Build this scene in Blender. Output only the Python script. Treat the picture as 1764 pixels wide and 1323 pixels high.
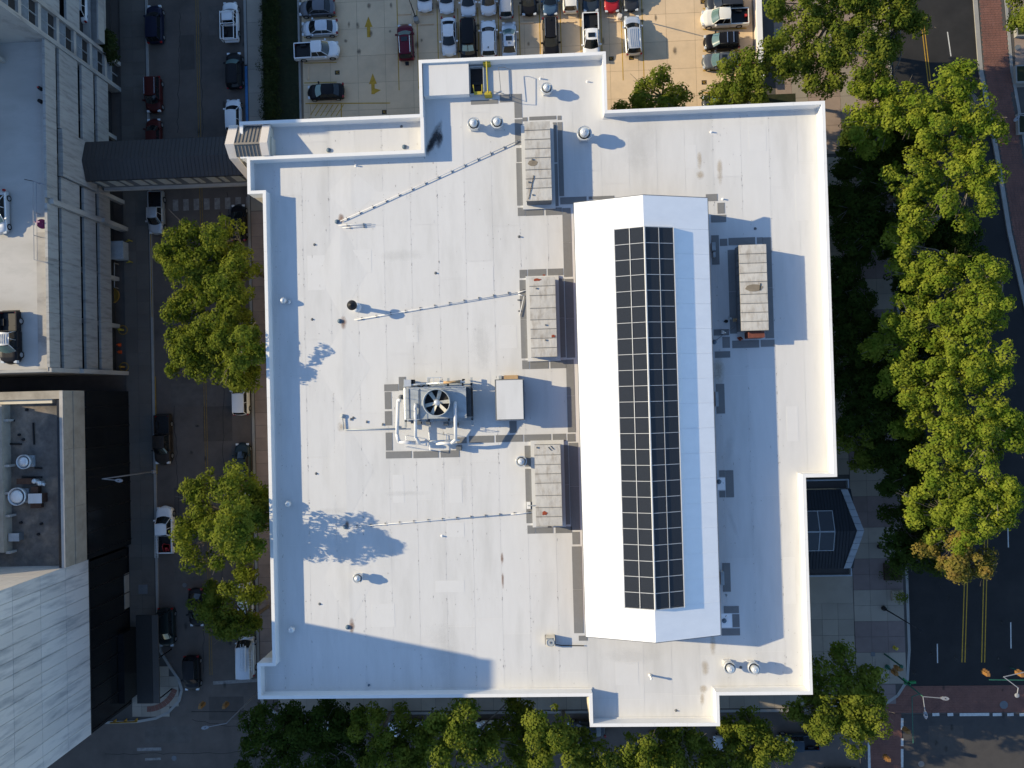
import bpy, math, random
import numpy as np
from mathutils import Vector, Matrix
R = math.radians
sc = bpy.context.scene
for o in list(bpy.data.objects): bpy.data.objects.remove(o)
# ------------------------------------------------------------ camera
cam_d = bpy.data.cameras.new('camera'); cam = bpy.data.objects.new('camera', cam_d)
sc.collection.objects.link(cam); sc.camera = cam
CX = (0.998771, 0.026663, 0.041786); CY = (-0.026052, 0.999546, -0.015115); CZ = (-0.042170, 0.014008, 0.999012)
CAMH = 88.0
cam.matrix_world = Matrix(((CX[0], CX[1], CX[2], 0), (CY[0], CY[1], CY[2], 0), (CZ[0], CZ[1], CZ[2], CAMH), (0, 0, 0, 1)))
cam_d.sensor_width = 36.0; cam_d.lens = 36.0 * 1223.0 / 1764.0
cam_d.clip_start = 1.0; cam_d.clip_end = 3000.0
# ------------------------------------------------------------ sky and sun
SUN_EL, SUN_AZ = 24.5, -11.6            # shadows travel towards (cos az, sin az)
sd = Vector((-math.cos(R(SUN_AZ)) * math.cos(R(SUN_EL)), -math.sin(R(SUN_AZ)) * math.cos(R(SUN_EL)), math.sin(R(SUN_EL))))
w = bpy.data.worlds.new('World'); sc.world = w; w.use_nodes = True
nt = w.node_tree; nt.nodes.clear()
sky = nt.nodes.new('ShaderNodeTexSky'); sky.sky_type = 'NISHITA'; sky.sun_disc = False
sky.sun_elevation = R(SUN_EL); sky.sun_rotation = math.atan2(sd.x, sd.y); sky.altitude = 250
sky.air_density = 1.0; sky.dust_density = 0.3; sky.ozone_density = 3.0
bg = nt.nodes.new('ShaderNodeBackground'); bg.inputs[1].default_value = 0.15
out = nt.nodes.new('ShaderNodeOutputWorld')
nt.links.new(sky.outputs[0], bg.inputs[0]); nt.links.new(bg.outputs[0], out.inputs[0])
sl = bpy.data.lights.new('sun', 'SUN'); sl.energy = 4.5; sl.angle = R(0.5); sl.color = (1.0, 0.83, 0.54)
so = bpy.data.objects.new('sun', sl); sc.collection.objects.link(so)
so.rotation_euler = sd.to_track_quat('Z', 'Y').to_euler(); so.location = (-120, 30, 120)
sc.view_settings.view_transform = 'Standard'; sc.view_settings.look = 'None'
sc.view_settings.exposure = 0.60; sc.view_settings.gamma = 1.0
sc.view_settings.use_curve_mapping = False
sc.cycles.max_bounces = 6; sc.cycles.transparent_max_bounces = 12
sc.cycles.sample_clamp_indirect = 4.0
# ------------------------------------------------------------ helpers
def W(px, py, z):
    """plan position of a point seen at (px, py) of the survey photograph and standing z metres above the street"""
    d = (px - 882.0, -(py - 661.5), -1223.0)
    v = [sum(a * b for a, b in zip(ax, d)) for ax in (CX, CY, CZ)]
    t = (z - CAMH) / v[2]
    return (v[0] * t, v[1] * t)
def WR(x0, y0, x1, y1, z):
    mx, my = (x0 + x1) / 2, (y0 + y1) / 2
    return (W(x0, my, z)[0], W(mx, y1, z)[1], W(x1, my, z)[0], W(mx, y0, z)[1])
_ORG = {}
def org(o): return _ORG.get(o.name, (0.0, 0.0, 0.0)) if o else (0.0, 0.0, 0.0)
class MB:
    def __init__(s): s.v = []; s.f = []; s.m = []
    def add(s, vs, fs, mi=0):
        n = len(s.v); s.v += [tuple(p) for p in vs]; s.f += [tuple(i + n for i in f) for f in fs]; s.m += [mi] * len(fs); return s
    def box(s, x0, y0, z0, x1, y1, z1, mi=0, rot=0.0, c=None):
        vs = [(x0, y0, z0), (x1, y0, z0), (x1, y1, z0), (x0, y1, z0), (x0, y0, z1), (x1, y0, z1), (x1, y1, z1), (x0, y1, z1)]
        if rot:
            c = c or ((x0 + x1) / 2, (y0 + y1) / 2); ca, sa = math.cos(rot), math.sin(rot)
            vs = [(c[0] + (x - c[0]) * ca - (y - c[1]) * sa, c[1] + (x - c[0]) * sa + (y - c[1]) * ca, z) for x, y, z in vs]
        return s.add(vs, [(0, 3, 2, 1), (4, 5, 6, 7), (0, 1, 5, 4), (1, 2, 6, 5), (2, 3, 7, 6), (3, 0, 4, 7)], mi)
    def prism(s, poly, z0, z1, mi=0, cap=True):
        n = len(poly)
        a = sum(poly[i][0] * poly[(i + 1) % n][1] - poly[(i + 1) % n][0] * poly[i][1] for i in range(n))
        if a < 0: poly = poly[::-1]
        vs = [(x, y, z0) for x, y in poly] + [(x, y, z1) for x, y in poly]
        fs = [(i, (i + 1) % n, n + (i + 1) % n, n + i) for i in range(n)]
        if cap: fs += [tuple(range(n, 2 * n)), tuple(range(n - 1, -1, -1))]
        return s.add(vs, fs, mi)
    def face(s, *pts, mi=0): return s.add(pts, [tuple(range(len(pts)))], mi)
    def tube(s, p, q, r, n=8, r2=None, mi=0, cap=True):
        p, q = Vector(p), Vector(q); d = q - p
        if d.length < 1e-6: return s
        d.normalize(); u = d.orthogonal().normalized(); v = d.cross(u); r2 = r if r2 is None else r2
        vs = []
        for c, rr in ((p, r), (q, r2)):
            for i in range(n):
                a = 2 * math.pi * i / n; vs.append(tuple(c + u * rr * math.cos(a) + v * rr * math.sin(a)))
        fs = [(i, (i + 1) % n, n + (i + 1) % n, n + i) for i in range(n)]
        if cap: fs += [tuple(range(n - 1, -1, -1)), tuple(range(n, 2 * n))]
        return s.add(vs, fs, mi)
    def path(s, pts, r, n=8, mi=0):
        for a, b in zip(pts, pts[1:]): s.tube(a, b, r, n, mi=mi)
        for p in pts[1:-1]: s.ball(p, r * 1.03, 6, 4, mi)
        return s
    def ball(s, c, r, n=8, m=5, mi=0, sz=1.0):
        prof = [(r * math.sin(math.pi * k / m), c[2] - r * sz * math.cos(math.pi * k / m)) for k in range(m + 1)]
        return s.lathe(c[0], c[1], prof, n, mi)
    def lathe(s, cx, cy, prof, n=16, mi=0, cap=False):
        vs = []; k = len(prof)
        for r, z in prof:
            for i in range(n):
                a = 2 * math.pi * i / n; vs.append((cx + r * math.cos(a), cy + r * math.sin(a), z))
        fs = [(j * n + i, j * n + (i + 1) % n, (j + 1) * n + (i + 1) % n, (j + 1) * n + i) for j in range(k - 1) for i in range(n)]
        if cap: fs += [tuple(range((k - 1) * n, k * n))]
        return s.add(vs, fs, mi)
def mesh_of(name, mb, mats, o=(0, 0, 0), smooth=False):
    me = bpy.data.meshes.new(name)
    me.from_pydata([(x - o[0], y - o[1], z - o[2]) for x, y, z in mb.v], [], mb.f)
    for m in (mats if isinstance(mats, (list, tuple)) else [mats]): me.materials.append(m)
    if any(mb.m): me.polygons.foreach_set('material_index', mb.m)
    if smooth: me.polygons.foreach_set('use_smooth', [True] * len(mb.f))
    me.update(); return me
def tag(o, label=None, cat=None, group=None, kind=None):
    if label: o['label'] = label
    if cat: o['category'] = cat
    if group: o['group'] = group
    if kind: o['kind'] = kind
    return o
def obj(name, mb, mats, parent=None, label=None, cat=None, group=None, kind=None, loc=None, smooth=False):
    """one mesh object; vertices are given in scene coordinates"""
    po = org(parent); lo = loc or po
    o = bpy.data.objects.new(name, mesh_of(name, mb, mats, lo, smooth)); sc.collection.objects.link(o)
    if parent: o.parent = parent
    o.location = tuple(a - b for a, b in zip(lo, po)); _ORG[o.name] = lo
    return tag(o, label, cat, group, kind)
def thing(name, label, cat, loc=(0, 0, 0), rz=0.0, group=None):
    o = bpy.data.objects.new(name, None); sc.collection.objects.link(o); o.empty_display_size = 0.2
    o.location = loc; o.rotation_euler = (0, 0, rz); _ORG[o.name] = tuple(loc)
    return tag(o, label, cat, group)
def inst(name, me, parent, loc=(0, 0, 0), rz=0.0, mat=None, sc3=None):
    """another object on shared mesh data, placed in its parent's own frame"""
    o = bpy.data.objects.new(name, me); sc.collection.objects.link(o)
    if parent: o.parent = parent
    o.location = loc; o.rotation_euler = (0, 0, rz)
    if sc3: o.scale = sc3
    if mat: o.material_slots[0].link = 'OBJECT'; o.material_slots[0].material = mat
    return o
def struct(name, mb, mats, parent=None, smooth=False): return obj(name, mb, mats, parent, kind=None if parent else 'structure', smooth=smooth)
def clone(root, loc, rz=0.0, label=None, group=None):
    def cp(o, par):
        c = o.copy(); sc.collection.objects.link(c); c.parent = par
        for ch in o.children: cp(ch, c)
        return c
    r = cp(root, None); r.location = loc; r.rotation_euler = (0, 0, rz)
    if label: r['label'] = label
    if group: r['group'] = group
    return r
# ------------------------------------------------------------ materials
def M(name, col, rough=0.85, var=0.12, scale=0.6, col2=None, amt=0.35, scale2=0.25, metal=0.0, bump=0.0, bscale=8.0, rnd=0.0, stretch=(1, 1, 1), spec=0.3, coat=0.0):
    m = bpy.data.materials.new(name); m.use_nodes = True; n = m.node_tree.nodes; L = m.node_tree.links
    b = n['Principled BSDF']; b.inputs['Roughness'].default_value = rough; b.inputs['Metallic'].default_value = metal
    b.inputs['Specular IOR Level'].default_value = spec
    if coat: b.inputs['Coat Weight'].default_value = coat; b.inputs['Coat Roughness'].default_value = 0.06
    g = n.new('ShaderNodeNewGeometry'); mp = n.new('ShaderNodeMapping'); mp.inputs['Scale'].default_value = stretch
    L.new(g.outputs['Position'], mp.inputs['Vector'])
    cur = n.new('ShaderNodeRGB'); cur.outputs[0].default_value = (*col, 1); cur = cur.outputs[0]
    if col2:
        t = n.new('ShaderNodeTexNoise'); t.inputs['Scale'].default_value = scale2; t.inputs['Detail'].default_value = 7; t.inputs['Roughness'].default_value = 0.62
        L.new(mp.outputs[0], t.inputs['Vector'])
        rp = n.new('ShaderNodeMapRange'); rp.inputs['From Min'].default_value = 0.48; rp.inputs['From Max'].default_value = 0.68; rp.inputs['To Max'].default_value = amt
        L.new(t.outputs[0], rp.inputs['Value'])
        mx = n.new('ShaderNodeMix'); mx.data_type = 'RGBA'; L.new(rp.outputs[0], mx.inputs[0]); L.new(cur, mx.inputs[6]); mx.inputs[7].default_value = (*col2, 1); cur = mx.outputs[2]
    if var or rnd:
        t = n.new('ShaderNodeTexNoise'); t.inputs['Scale'].default_value = scale; t.inputs['Detail'].default_value = 8; t.inputs['Roughness'].default_value = 0.65
        L.new(mp.outputs[0], t.inputs['Vector'])
        r = n.new('ShaderNodeMapRange'); r.inputs['From Min'].default_value = 0.25; r.inputs['From Max'].default_value = 0.75
        r.inputs['To Min'].default_value = 1 - var; r.inputs['To Max'].default_value = 1 + var; L.new(t.outputs[0], r.inputs['Value'])
        val = r.outputs[0]
        if rnd:
            oi = n.new('ShaderNodeObjectInfo'); rr = n.new('ShaderNodeMapRange'); rr.inputs['To Min'].default_value = 1 - rnd; rr.inputs['To Max'].default_value = 1 + rnd
            L.new(oi.outputs['Random'], rr.inputs['Value']); mm = n.new('ShaderNodeMath'); mm.operation = 'MULTIPLY'
            L.new(val, mm.inputs[0]); L.new(rr.outputs[0], mm.inputs[1]); val = mm.outputs[0]
        vm = n.new('ShaderNodeVectorMath'); vm.operation = 'SCALE'; L.new(cur, vm.inputs[0]); L.new(val, vm.inputs['Scale']); cur = vm.outputs[0]
    L.new(cur, b.inputs['Base Color'])
    if bump:
        t = n.new('ShaderNodeTexNoise'); t.inputs['Scale'].default_value = bscale; t.inputs['Detail'].default_value = 4
        L.new(mp.outputs[0], t.inputs['Vector']); bp = n.new('ShaderNodeBump'); bp.inputs['Strength'].default_value = bump; bp.inputs['Distance'].default_value = 0.05
        L.new(t.outputs[0], bp.inputs['Height']); L.new(bp.outputs[0], b.inputs['Normal'])
    return m
def leaf_mat(name, c1, c2, tr=0.35):
    m = bpy.data.materials.new(name); m.use_nodes = True; n = m.node_tree.nodes; L = m.node_tree.links
    n.remove(n['Principled BSDF'])
    g = n.new('ShaderNodeNewGeometry'); t = n.new('ShaderNodeTexNoise'); t.inputs['Scale'].default_value = 0.8; t.inputs['Detail'].default_value = 4; t.inputs['Roughness'].default_value = 0.55
    L.new(g.outputs['Position'], t.inputs['Vector'])
    rp = n.new('ShaderNodeMapRange'); rp.inputs['From Min'].default_value = 0.36; rp.inputs['From Max'].default_value = 0.64; L.new(t.outputs[0], rp.inputs['Value'])
    mx = n.new('ShaderNodeMix'); mx.data_type = 'RGBA'; L.new(rp.outputs[0], mx.inputs[0]); mx.inputs[6].default_value = (*c1, 1); mx.inputs[7].default_value = (*c2, 1)
    d = n.new('ShaderNodeBsdfDiffuse'); tl = n.new('ShaderNodeBsdfTranslucent'); ms = n.new('ShaderNodeMixShader'); ms.inputs[0].default_value = tr
    L.new(mx.outputs[2], d.inputs[0])
    mm = n.new('ShaderNodeVectorMath'); mm.operation = 'MULTIPLY'; mm.inputs[1].default_value = (1.15, 1.25, 0.55); L.new(mx.outputs[2], mm.inputs[0]); L.new(mm.outputs[0], tl.inputs[0])
    L.new(d.outputs[0], ms.inputs[1]); L.new(tl.outputs[0], ms.inputs[2]); L.new(ms.outputs[0], n['Material Output'].inputs[0]); return m
def stain_mat(name, col, amt=0.7, scale=1.2, stretch=(1, 1, 1)):
    """dirt with an uneven edge: opaque where the noise is strong, clear elsewhere"""
    m = M(name, col, 0.9, 0.2, 3.0); n = m.node_tree.nodes; L = m.node_tree.links
    tc = n.new('ShaderNodeTexCoord'); gr = n.new('ShaderNodeTexGradient'); gr.gradient_type = 'SPHERICAL'; L.new(tc.outputs['Object'], gr.inputs[0])
    t = n.new('ShaderNodeTexNoise'); t.inputs['Scale'].default_value = scale; t.inputs['Detail'].default_value = 8; t.inputs['Roughness'].default_value = 0.7
    g = n.new('ShaderNodeNewGeometry'); L.new(g.outputs['Position'], t.inputs['Vector'])
    a = n.new('ShaderNodeMath'); a.operation = 'MULTIPLY'; L.new(gr.outputs[0], a.inputs[0]); L.new(t.outputs[0], a.inputs[1])
    r = n.new('ShaderNodeMapRange'); r.inputs['From Min'].default_value = 0.16; r.inputs['From Max'].default_value = 0.42; r.inputs['To Max'].default_value = amt; L.new(a.outputs[0], r.inputs['Value'])
    L.new(r.outputs[0], n['Principled BSDF'].inputs['Alpha']); return m
def glass_mat(name, tint, clear=0.5, rough=0.03):
    m = bpy.data.materials.new(name); m.use_nodes = True; n = m.node_tree.nodes; L = m.node_tree.links; n.remove(n['Principled BSDF'])
    tr = n.new('ShaderNodeBsdfTransparent'); tr.inputs[0].default_value = (*tint, 1)
    df = n.new('ShaderNodeBsdfDiffuse'); df.inputs[0].default_value = (0.075, 0.082, 0.092, 1)
    gl = n.new('ShaderNodeBsdfGlossy'); gl.inputs[1].default_value = rough
    a = n.new('ShaderNodeMixShader'); a.inputs[0].default_value = 1 - clear; L.new(tr.outputs[0], a.inputs[1]); L.new(df.outputs[0], a.inputs[2])
    fr = n.new('ShaderNodeFresnel'); fr.inputs[0].default_value = 1.5
    b = n.new('ShaderNodeMixShader'); L.new(fr.outputs[0], b.inputs[0]); L.new(a.outputs[0], b.inputs[1]); L.new(gl.outputs[0], b.inputs[2]); L.new(b.outputs[0], n['Material Output'].inputs[0]); return m
C = {}
C['roof'] = M('white_membrane', (0.60, 0.60, 0.595), 0.7, 0.03, 0.9, (0.50, 0.50, 0.49), 0.6, 0.3, rnd=0.025, stretch=(1.6, 0.3, 1), spec=0.2)
C['mullion'] = M('grey_white_mullion', (0.52, 0.53, 0.54), 0.5, 0.05, 2.0)
C['white'] = M('white_coping', (0.74, 0.735, 0.72), 0.5, 0.03, 0.8, spec=0.3)
C['hallroof'] = M('white_hall_roof', (0.88, 0.88, 0.88), 0.5, 0.03, 1.4, (0.80, 0.81, 0.83), 0.5, 0.5, stretch=(0.5, 1.0, 1))
C['pad'] = M('grey_walkway_pad', (0.19, 0.193, 0.195), 0.9, 0.07, 3.0, rnd=0.05)
C['stucco'] = M('cream_stucco', (0.62, 0.57, 0.47), 0.85, 0.08, 0.7)
C['brick'] = M('brown_brick', (0.22, 0.13, 0.09), 0.9, 0.2, 1.5)
C['unit'] = M('weathered_sheet_metal', (0.50, 0.48, 0.44), 0.6, 0.09, 1.3, (0.33, 0.29, 0.24), 0.75, 0.9, rnd=0.07, stretch=(2.2, 0.8, 1), bump=0.4, bscale=1.2)
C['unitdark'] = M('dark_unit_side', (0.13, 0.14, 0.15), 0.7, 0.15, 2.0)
C['galv'] = M('galvanised_steel', (0.62, 0.64, 0.65), 0.35, 0.08, 3.0, metal=0.45)
C['steel'] = M('painted_grey_steel', (0.36, 0.39, 0.41), 0.5, 0.12, 2.0, (0.22, 0.25, 0.28), 0.5, 1.5)
C['lag'] = M('white_pipe_lagging', (0.66, 0.66, 0.66), 0.45, 0.06, 4.0)
C['dark'] = M('dark_rubber', (0.018, 0.018, 0.02), 0.8, 0.2, 3.0)
C['black'] = M('black_paint', (0.012, 0.012, 0.013), 0.5, 0.2, 3.0)
C['fan'] = M('fan_blade', (0.55, 0.53, 0.46), 0.5, 0.2, 3.0)
C['rust'] = M('rust_red', (0.26, 0.055, 0.025), 0.9, 0.3, 3.0)
C['wood'] = M('raw_timber', (0.46, 0.31, 0.17), 0.85, 0.15, 3.0)
C['yellow'] = M('safety_yellow', (0.42, 0.34, 0.04), 0.5, 0.12, 3.0)
C['drain'] = M('blue_grey_strainer', (0.09, 0.14, 0.19), 0.6, 0.15, 3.0)
C['skyglass'] = glass_mat('skylight_glass', (0.62, 0.66, 0.70), 0.62)
C['floorin'] = M('hall_floor', (0.05, 0.05, 0.05), 0.8, 0.3, 0.6)
C['conc'] = M('weathered_concrete', (0.40, 0.385, 0.36), 0.9, 0.14, 0.5, (0.23, 0.22, 0.21), 0.75, 0.45, stretch=(0.5, 1, 0.35), rnd=0.06)
C['concwall'] = M('precast_concrete', (0.36, 0.36, 0.35), 0.9, 0.12, 0.5, (0.19, 0.185, 0.18), 0.7, 1.1, stretch=(0.5, 2.2, 0.4), rnd=0.08)
C['deck'] = M('parking_deck_concrete', (0.46, 0.45, 0.43), 0.9, 0.12, 0.7, (0.32, 0.31, 0.29), 0.7, 0.35, stretch=(0.5, 1.2, 1))
C['beige'] = M('beige_aggregate', (0.36, 0.325, 0.27), 0.9, 0.14, 1.2, (0.24, 0.21, 0.17), 0.6, 0.4, rnd=0.05)
C['marble'] = M('white_marble_panel', (0.60, 0.60, 0.60), 0.6, 0.08, 0.5, (0.26, 0.28, 0.31), 0.8, 0.5, stretch=(1, 2.6, 0.45), rnd=0.07)
C['tar'] = M('weathered_tar_roof', (0.13, 0.12, 0.11), 0.95, 0.35, 1.1, (0.27, 0.22, 0.17), 0.9, 0.3)
C['dkglass'] = M('dark_facade_glass', (0.009, 0.010, 0.011), 0.25, 0.3, 0.8, spec=0.4)
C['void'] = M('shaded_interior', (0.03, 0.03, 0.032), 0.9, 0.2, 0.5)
C['asph'] = M('worn_asphalt', (0.112, 0.094, 0.082), 0.95, 0.2, 0.35, (0.072, 0.063, 0.057), 0.8, 0.14, bump=0.1)
C['asph2'] = M('fresh_asphalt', (0.020, 0.020, 0.021), 0.9, 0.2, 0.5, (0.032, 0.031, 0.030), 0.6, 0.15)
C['asph3'] = M('crossing_asphalt', (0.06, 0.056, 0.054), 0.9, 0.22, 0.5, (0.03, 0.029, 0.03), 0.75, 0.5)
C['slab'] = M('lot_concrete_slab', (0.61, 0.46, 0.30), 0.92, 0.07, 0.8, (0.50, 0.385, 0.26), 0.5, 0.35, rnd=0.05)
C['joint'] = M('concrete_joint_bed', (0.20, 0.16, 0.115), 0.95, 0.15, 1.0)
C['walk'] = M('pale_pavement_slab', (0.29, 0.255, 0.21), 0.92, 0.12, 0.8, (0.21, 0.185, 0.155), 0.6, 0.4, rnd=0.09)
C['walkr'] = M('mauve_pavement_slab', (0.185, 0.145, 0.135), 0.92, 0.10, 0.8, rnd=0.06)
C['walkb'] = M('brown_pavement_slab', (0.26, 0.20, 0.165), 0.92, 0.14, 0.8, rnd=0.08)
C['bedk'] = M('pavement_bed', (0.075, 0.07, 0.065), 0.95, 0.15, 1.0)
C['walkd'] = M('dark_pavement_slab', (0.125, 0.11, 0.095), 0.92, 0.15, 0.8, (0.085, 0.075, 0.068), 0.6, 0.4, rnd=0.08)
C['kerb'] = M('kerb_concrete', (0.27, 0.265, 0.25), 0.9, 0.12, 1.0)
C['bluek'] = M('blue_kerb_paint', (0.05, 0.16, 0.34), 0.8, 0.25, 1.5)
C['yelk'] = M('worn_yellow_kerb_paint', (0.30, 0.18, 0.035), 0.85, 0.35, 1.5)
C['paver'] = M('red_brick_paving', (0.165, 0.078, 0.06), 0.92, 0.2, 0.9, (0.09, 0.05, 0.045), 0.6, 0.5, rnd=0.06)
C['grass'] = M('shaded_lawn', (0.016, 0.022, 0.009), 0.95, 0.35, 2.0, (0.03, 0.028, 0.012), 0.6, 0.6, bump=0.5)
C['ypaint'] = M('yellow_road_paint', (0.42, 0.25, 0.03), 0.85, 0.3, 2.5)
C['ypaintw'] = M('worn_yellow_road_paint', (0.20, 0.125, 0.035), 0.85, 0.45, 2.5)
C['wpaintw'] = M('worn_white_road_paint', (0.21, 0.20, 0.19), 0.85, 0.45, 2.0)
C['brown'] = M('dull_brown_duct', (0.085, 0.045, 0.03), 0.8, 0.3, 3.0)
C['patch'] = M('asphalt_patch', (0.075, 0.065, 0.058), 0.95, 0.2, 0.8)
C['patchl'] = M('pale_asphalt_patch', (0.105, 0.092, 0.082), 0.95, 0.25, 0.8)
C['seal'] = M('crack_sealant', (0.022, 0.020, 0.02), 0.8, 0.2, 0.8)
C['wpaint'] = M('white_road_paint', (0.50, 0.50, 0.48), 0.85, 0.25, 2.5)
C['mroof'] = M('charcoal_standing_seam', (0.050, 0.046, 0.044), 0.55, 0.1, 1.0, rnd=0.04)
C['mroofdk'] = M('black_standing_seam', (0.014, 0.017, 0.022), 0.5, 0.15, 1.0, rnd=0.06)
C['taupe'] = M('taupe_standing_seam', (0.22, 0.195, 0.165), 0.6, 0.08, 1.5, rnd=0.04)
C['creamcap'] = M('cream_cap_and_lit_panel', (0.64, 0.58, 0.52), 0.6, 0.05, 1.0)
C['stonecap'] = M('grey_stone_cap', (0.30, 0.33, 0.36), 0.8, 0.12, 1.0, rnd=0.12)
C['pane'] = M('window_pane', (0.03, 0.035, 0.04), 0.15, 0.1, 1.0, spec=0.6)
C['paneL'] = M('lit_blind_pane', (0.42, 0.42, 0.38), 0.5, 0.1, 1.0)
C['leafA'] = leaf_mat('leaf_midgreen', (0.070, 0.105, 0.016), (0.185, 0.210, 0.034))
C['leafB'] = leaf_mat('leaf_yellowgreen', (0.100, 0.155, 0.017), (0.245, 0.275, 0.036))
C['leafC'] = leaf_mat('leaf_shade_darkgreen', (0.030, 0.055, 0.012), (0.062, 0.088, 0.018))  # dark green with shade put into the colour, mainly for shaded trees
C['leafD'] = leaf_mat('leaf_turning_orange', (0.14, 0.14, 0.03), (0.25, 0.18, 0.05))
C['leafH'] = leaf_mat('hedge_leaf', (0.022, 0.034, 0.012), (0.042, 0.052, 0.018), 0.15)
C['bark'] = M('tree_bark', (0.14, 0.12, 0.10), 0.95, 0.3, 3.0, (0.32, 0.30, 0.26), 0.5, 1.0)
C['soil'] = M('planter_soil', (0.05, 0.035, 0.025), 0.95, 0.3, 3.0)
C['orange'] = M('signal_yellow_housing', (0.26, 0.13, 0.04), 0.5, 0.1, 3.0)
C['cone'] = M('orange_cone', (0.62, 0.09, 0.02), 0.6, 0.1, 3.0)
C['green'] = M('green_post_paint', (0.02, 0.10, 0.07), 0.5, 0.15, 3.0)
C['greensign'] = M('street_sign_green', (0.02, 0.20, 0.06), 0.5, 0.1, 3.0)
C['lampw'] = M('pale_lamp_metal', (0.24, 0.25, 0.27), 0.4, 0.08, 3.0)
C['magenta'] = M('magenta_sign_face', (0.16, 0.015, 0.06), 0.5, 0.2, 6.0)
C['pinkmk'] = M('sign_mark', (0.40, 0.22, 0.30), 0.6, 0.1, 6.0)
C['tyre'] = M('tyre_rubber', (0.012, 0.012, 0.013), 0.85, 0.1, 5.0)
C['rim'] = M('alloy_rim', (0.42, 0.43, 0.45), 0.3, 0.05, 5.0, metal=0.7)
C['carglass'] = M('car_glass', (0.008, 0.011, 0.013), 0.05, 0.0, 1.0, spec=0.7)
C['carglassg'] = M('green_tinted_car_glass', (0.09, 0.15, 0.145), 0.08, 0.15, 3.0, spec=0.7)
C['sunshade'] = M('sunshade_and_lit_windscreen', (0.33, 0.42, 0.36), 0.5, 0.15, 5.0)
C['headl'] = M('headlamp_lens', (0.55, 0.58, 0.60), 0.1, 0.05, 5.0, spec=0.6)
C['taill'] = M('tail_lamp_lens', (0.25, 0.01, 0.012), 0.15, 0.05, 5.0, spec=0.6)
C['chrome'] = M('brushed_rail', (0.55, 0.56, 0.58), 0.25, 0.03, 5.0, metal=0.9)
C['redstuff'] = M('red_plastic', (0.42, 0.03, 0.03), 0.5, 0.2, 5.0)
# ============================================================ GROUND
def sheet(name, x0, y0, x1, y1, z, mat, kind='structure', parent=None): 
    return obj(name, MB().face((x0, y0, z), (x1, y0, z), (x1, y1, z), (x0, y1, z)), mat, parent, kind=kind if not parent else None)
def polysheet(name, pts, z, mat, parent=None, kind='structure'):
    n = len(pts); a = sum(pts[i][0] * pts[(i + 1) % n][1] - pts[(i + 1) % n][0] * pts[i][1] for i in range(n))
    if a < 0: pts = pts[::-1]
    return obj(name, MB().face(*[(x, y, z) for x, y in pts]), mat, parent, kind=kind if not parent else None)
sheet('ground', -700, -700, 700, 700, -0.05, C['asph'])
sheet('west_road', -49.0, -39.3, -36.5, 140, 0.0, C['asph'])
sheet('south_road', -140, -60, 38.4, -39.3, 0.004, C['asph'])
polysheet('east_road', [(43.3, -36.3), (140, -36.3), (60, -36.3), (60.2, -8), (58.4, 8), (56.6, 18), (55.4, 28), (53.9, 38), (53.2, 60), (53.0, 140), (43.6, 140)][:1] + [(62, -36.3), (62, -8), (58.4, 8), (56.6, 18), (55.4, 28), (53.9, 38), (53.2, 60), (53.0, 140), (43.6, 140)], 0.008, C['asph2'])
sheet('crossing', 42.3, -90, 140, -39.8, 0.006, C['asph3'])
# ---- paving made of separate slabs
def slabs(parent, name, x0, y0, x1, y1, nx, ny, z0, z1, gap, matf, cut=None):
    sx, sy = (x1 - x0) / nx, (y1 - y0) / ny; k = 0
    me = {}
    for i in range(nx):
        for j in range(ny):
            cx, cy = x0 + (i + .5) * sx, y0 + (j + .5) * sy
            if cut and cut(cx, cy): continue
            m = matf(i, j)
            if m.name not in me: me[m.name] = mesh_of(name, MB().box(-sx / 2 + gap, -sy / 2 + gap, z0, sx / 2 - gap, sy / 2 - gap, z1), m)
            inst(name, me[m.name], parent, (cx, cy, 0)); k += 1
    return k
# parking lot: concrete slabs
lot = sheet('parking_lot', -29.4, 20, 27.3, 95, -0.02, C['joint'])
rr = random.Random(3)
slabs(lot, 'concrete_slab', -29.1, 26.0, 27.1, 60.4, 16, 10, -0.02, 0.0, 0.014, lambda i, j: C['slab'])
# lot kerb (west side of the lot) and lawn
struct('lot_kerb', MB().box(-29.6, 24, -0.02, -29.35, 70, 0.14), C['kerb'])
sheet('lawn', -34.1, 24, -29.6, 70, 0.05, C['grass'])
# pavements
wp = struct('west_pavement', MB().box(-52.7, -34.0, -0.05, -49.3, 60, 0.10), C['bedk'])
slabs(wp, 'pavement_slab', -52.65, -33.8, -49.4, 59.8, 2, 58, 0.09, 0.13, 0.008, lambda i, j: C['walkd'])
mp_ = struct('middle_pavement', MB().box(-36.2, -36.5, -0.05, -28.3, 24, 0.10), C['bedk'])
slabs(mp_, 'pavement_slab', -36.1, -36.4, -28.4, 24, 5, 38, 0.09, 0.13, 0.015, lambda i, j: C['walkb'])
np_ = struct('north_pavement', MB().box(-36.2, 24, -0.05, -34.1, 70, 0.10), C['bedk'])
slabs(np_, 'pavement_slab', -36.1, 24.05, -34.15, 60, 1, 12, 0.09, 0.13, 0.015, lambda i, j: C['walk'])
sp = struct('south_pavement', MB().box(-34, -38.9, -0.05, 38.0, -30.0, 0.10), C['bedk'])
slabs(sp, 'pavement_slab', -33.9, -38.8, 37.9, -33.8, 40, 3, 0.09, 0.13, 0.015, lambda i, j: C['walk'])
ep = struct('east_pavement', MB().prism([(29.0, -33.8), (36, -38.9), (38.6, -38.7), (41.0, -38.0), (42.3, -36.6), (43.0, -34.6), (43.2, -30), (43.35, 60), (27.6, 60), (27.6, 28), (29, 28)], -0.05, 0.10), C['bedk'])
def epm(i, j): return C['walkr'] if (j // 2) % 2 else C['walk']
slabs(ep, 'pavement_slab', 37.0, -36.0, 42.9, 28.0, 3, 34, 0.09, 0.13, 0.015, epm, cut=lambda x, y: (x > 42 and y < -33.5))
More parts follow.
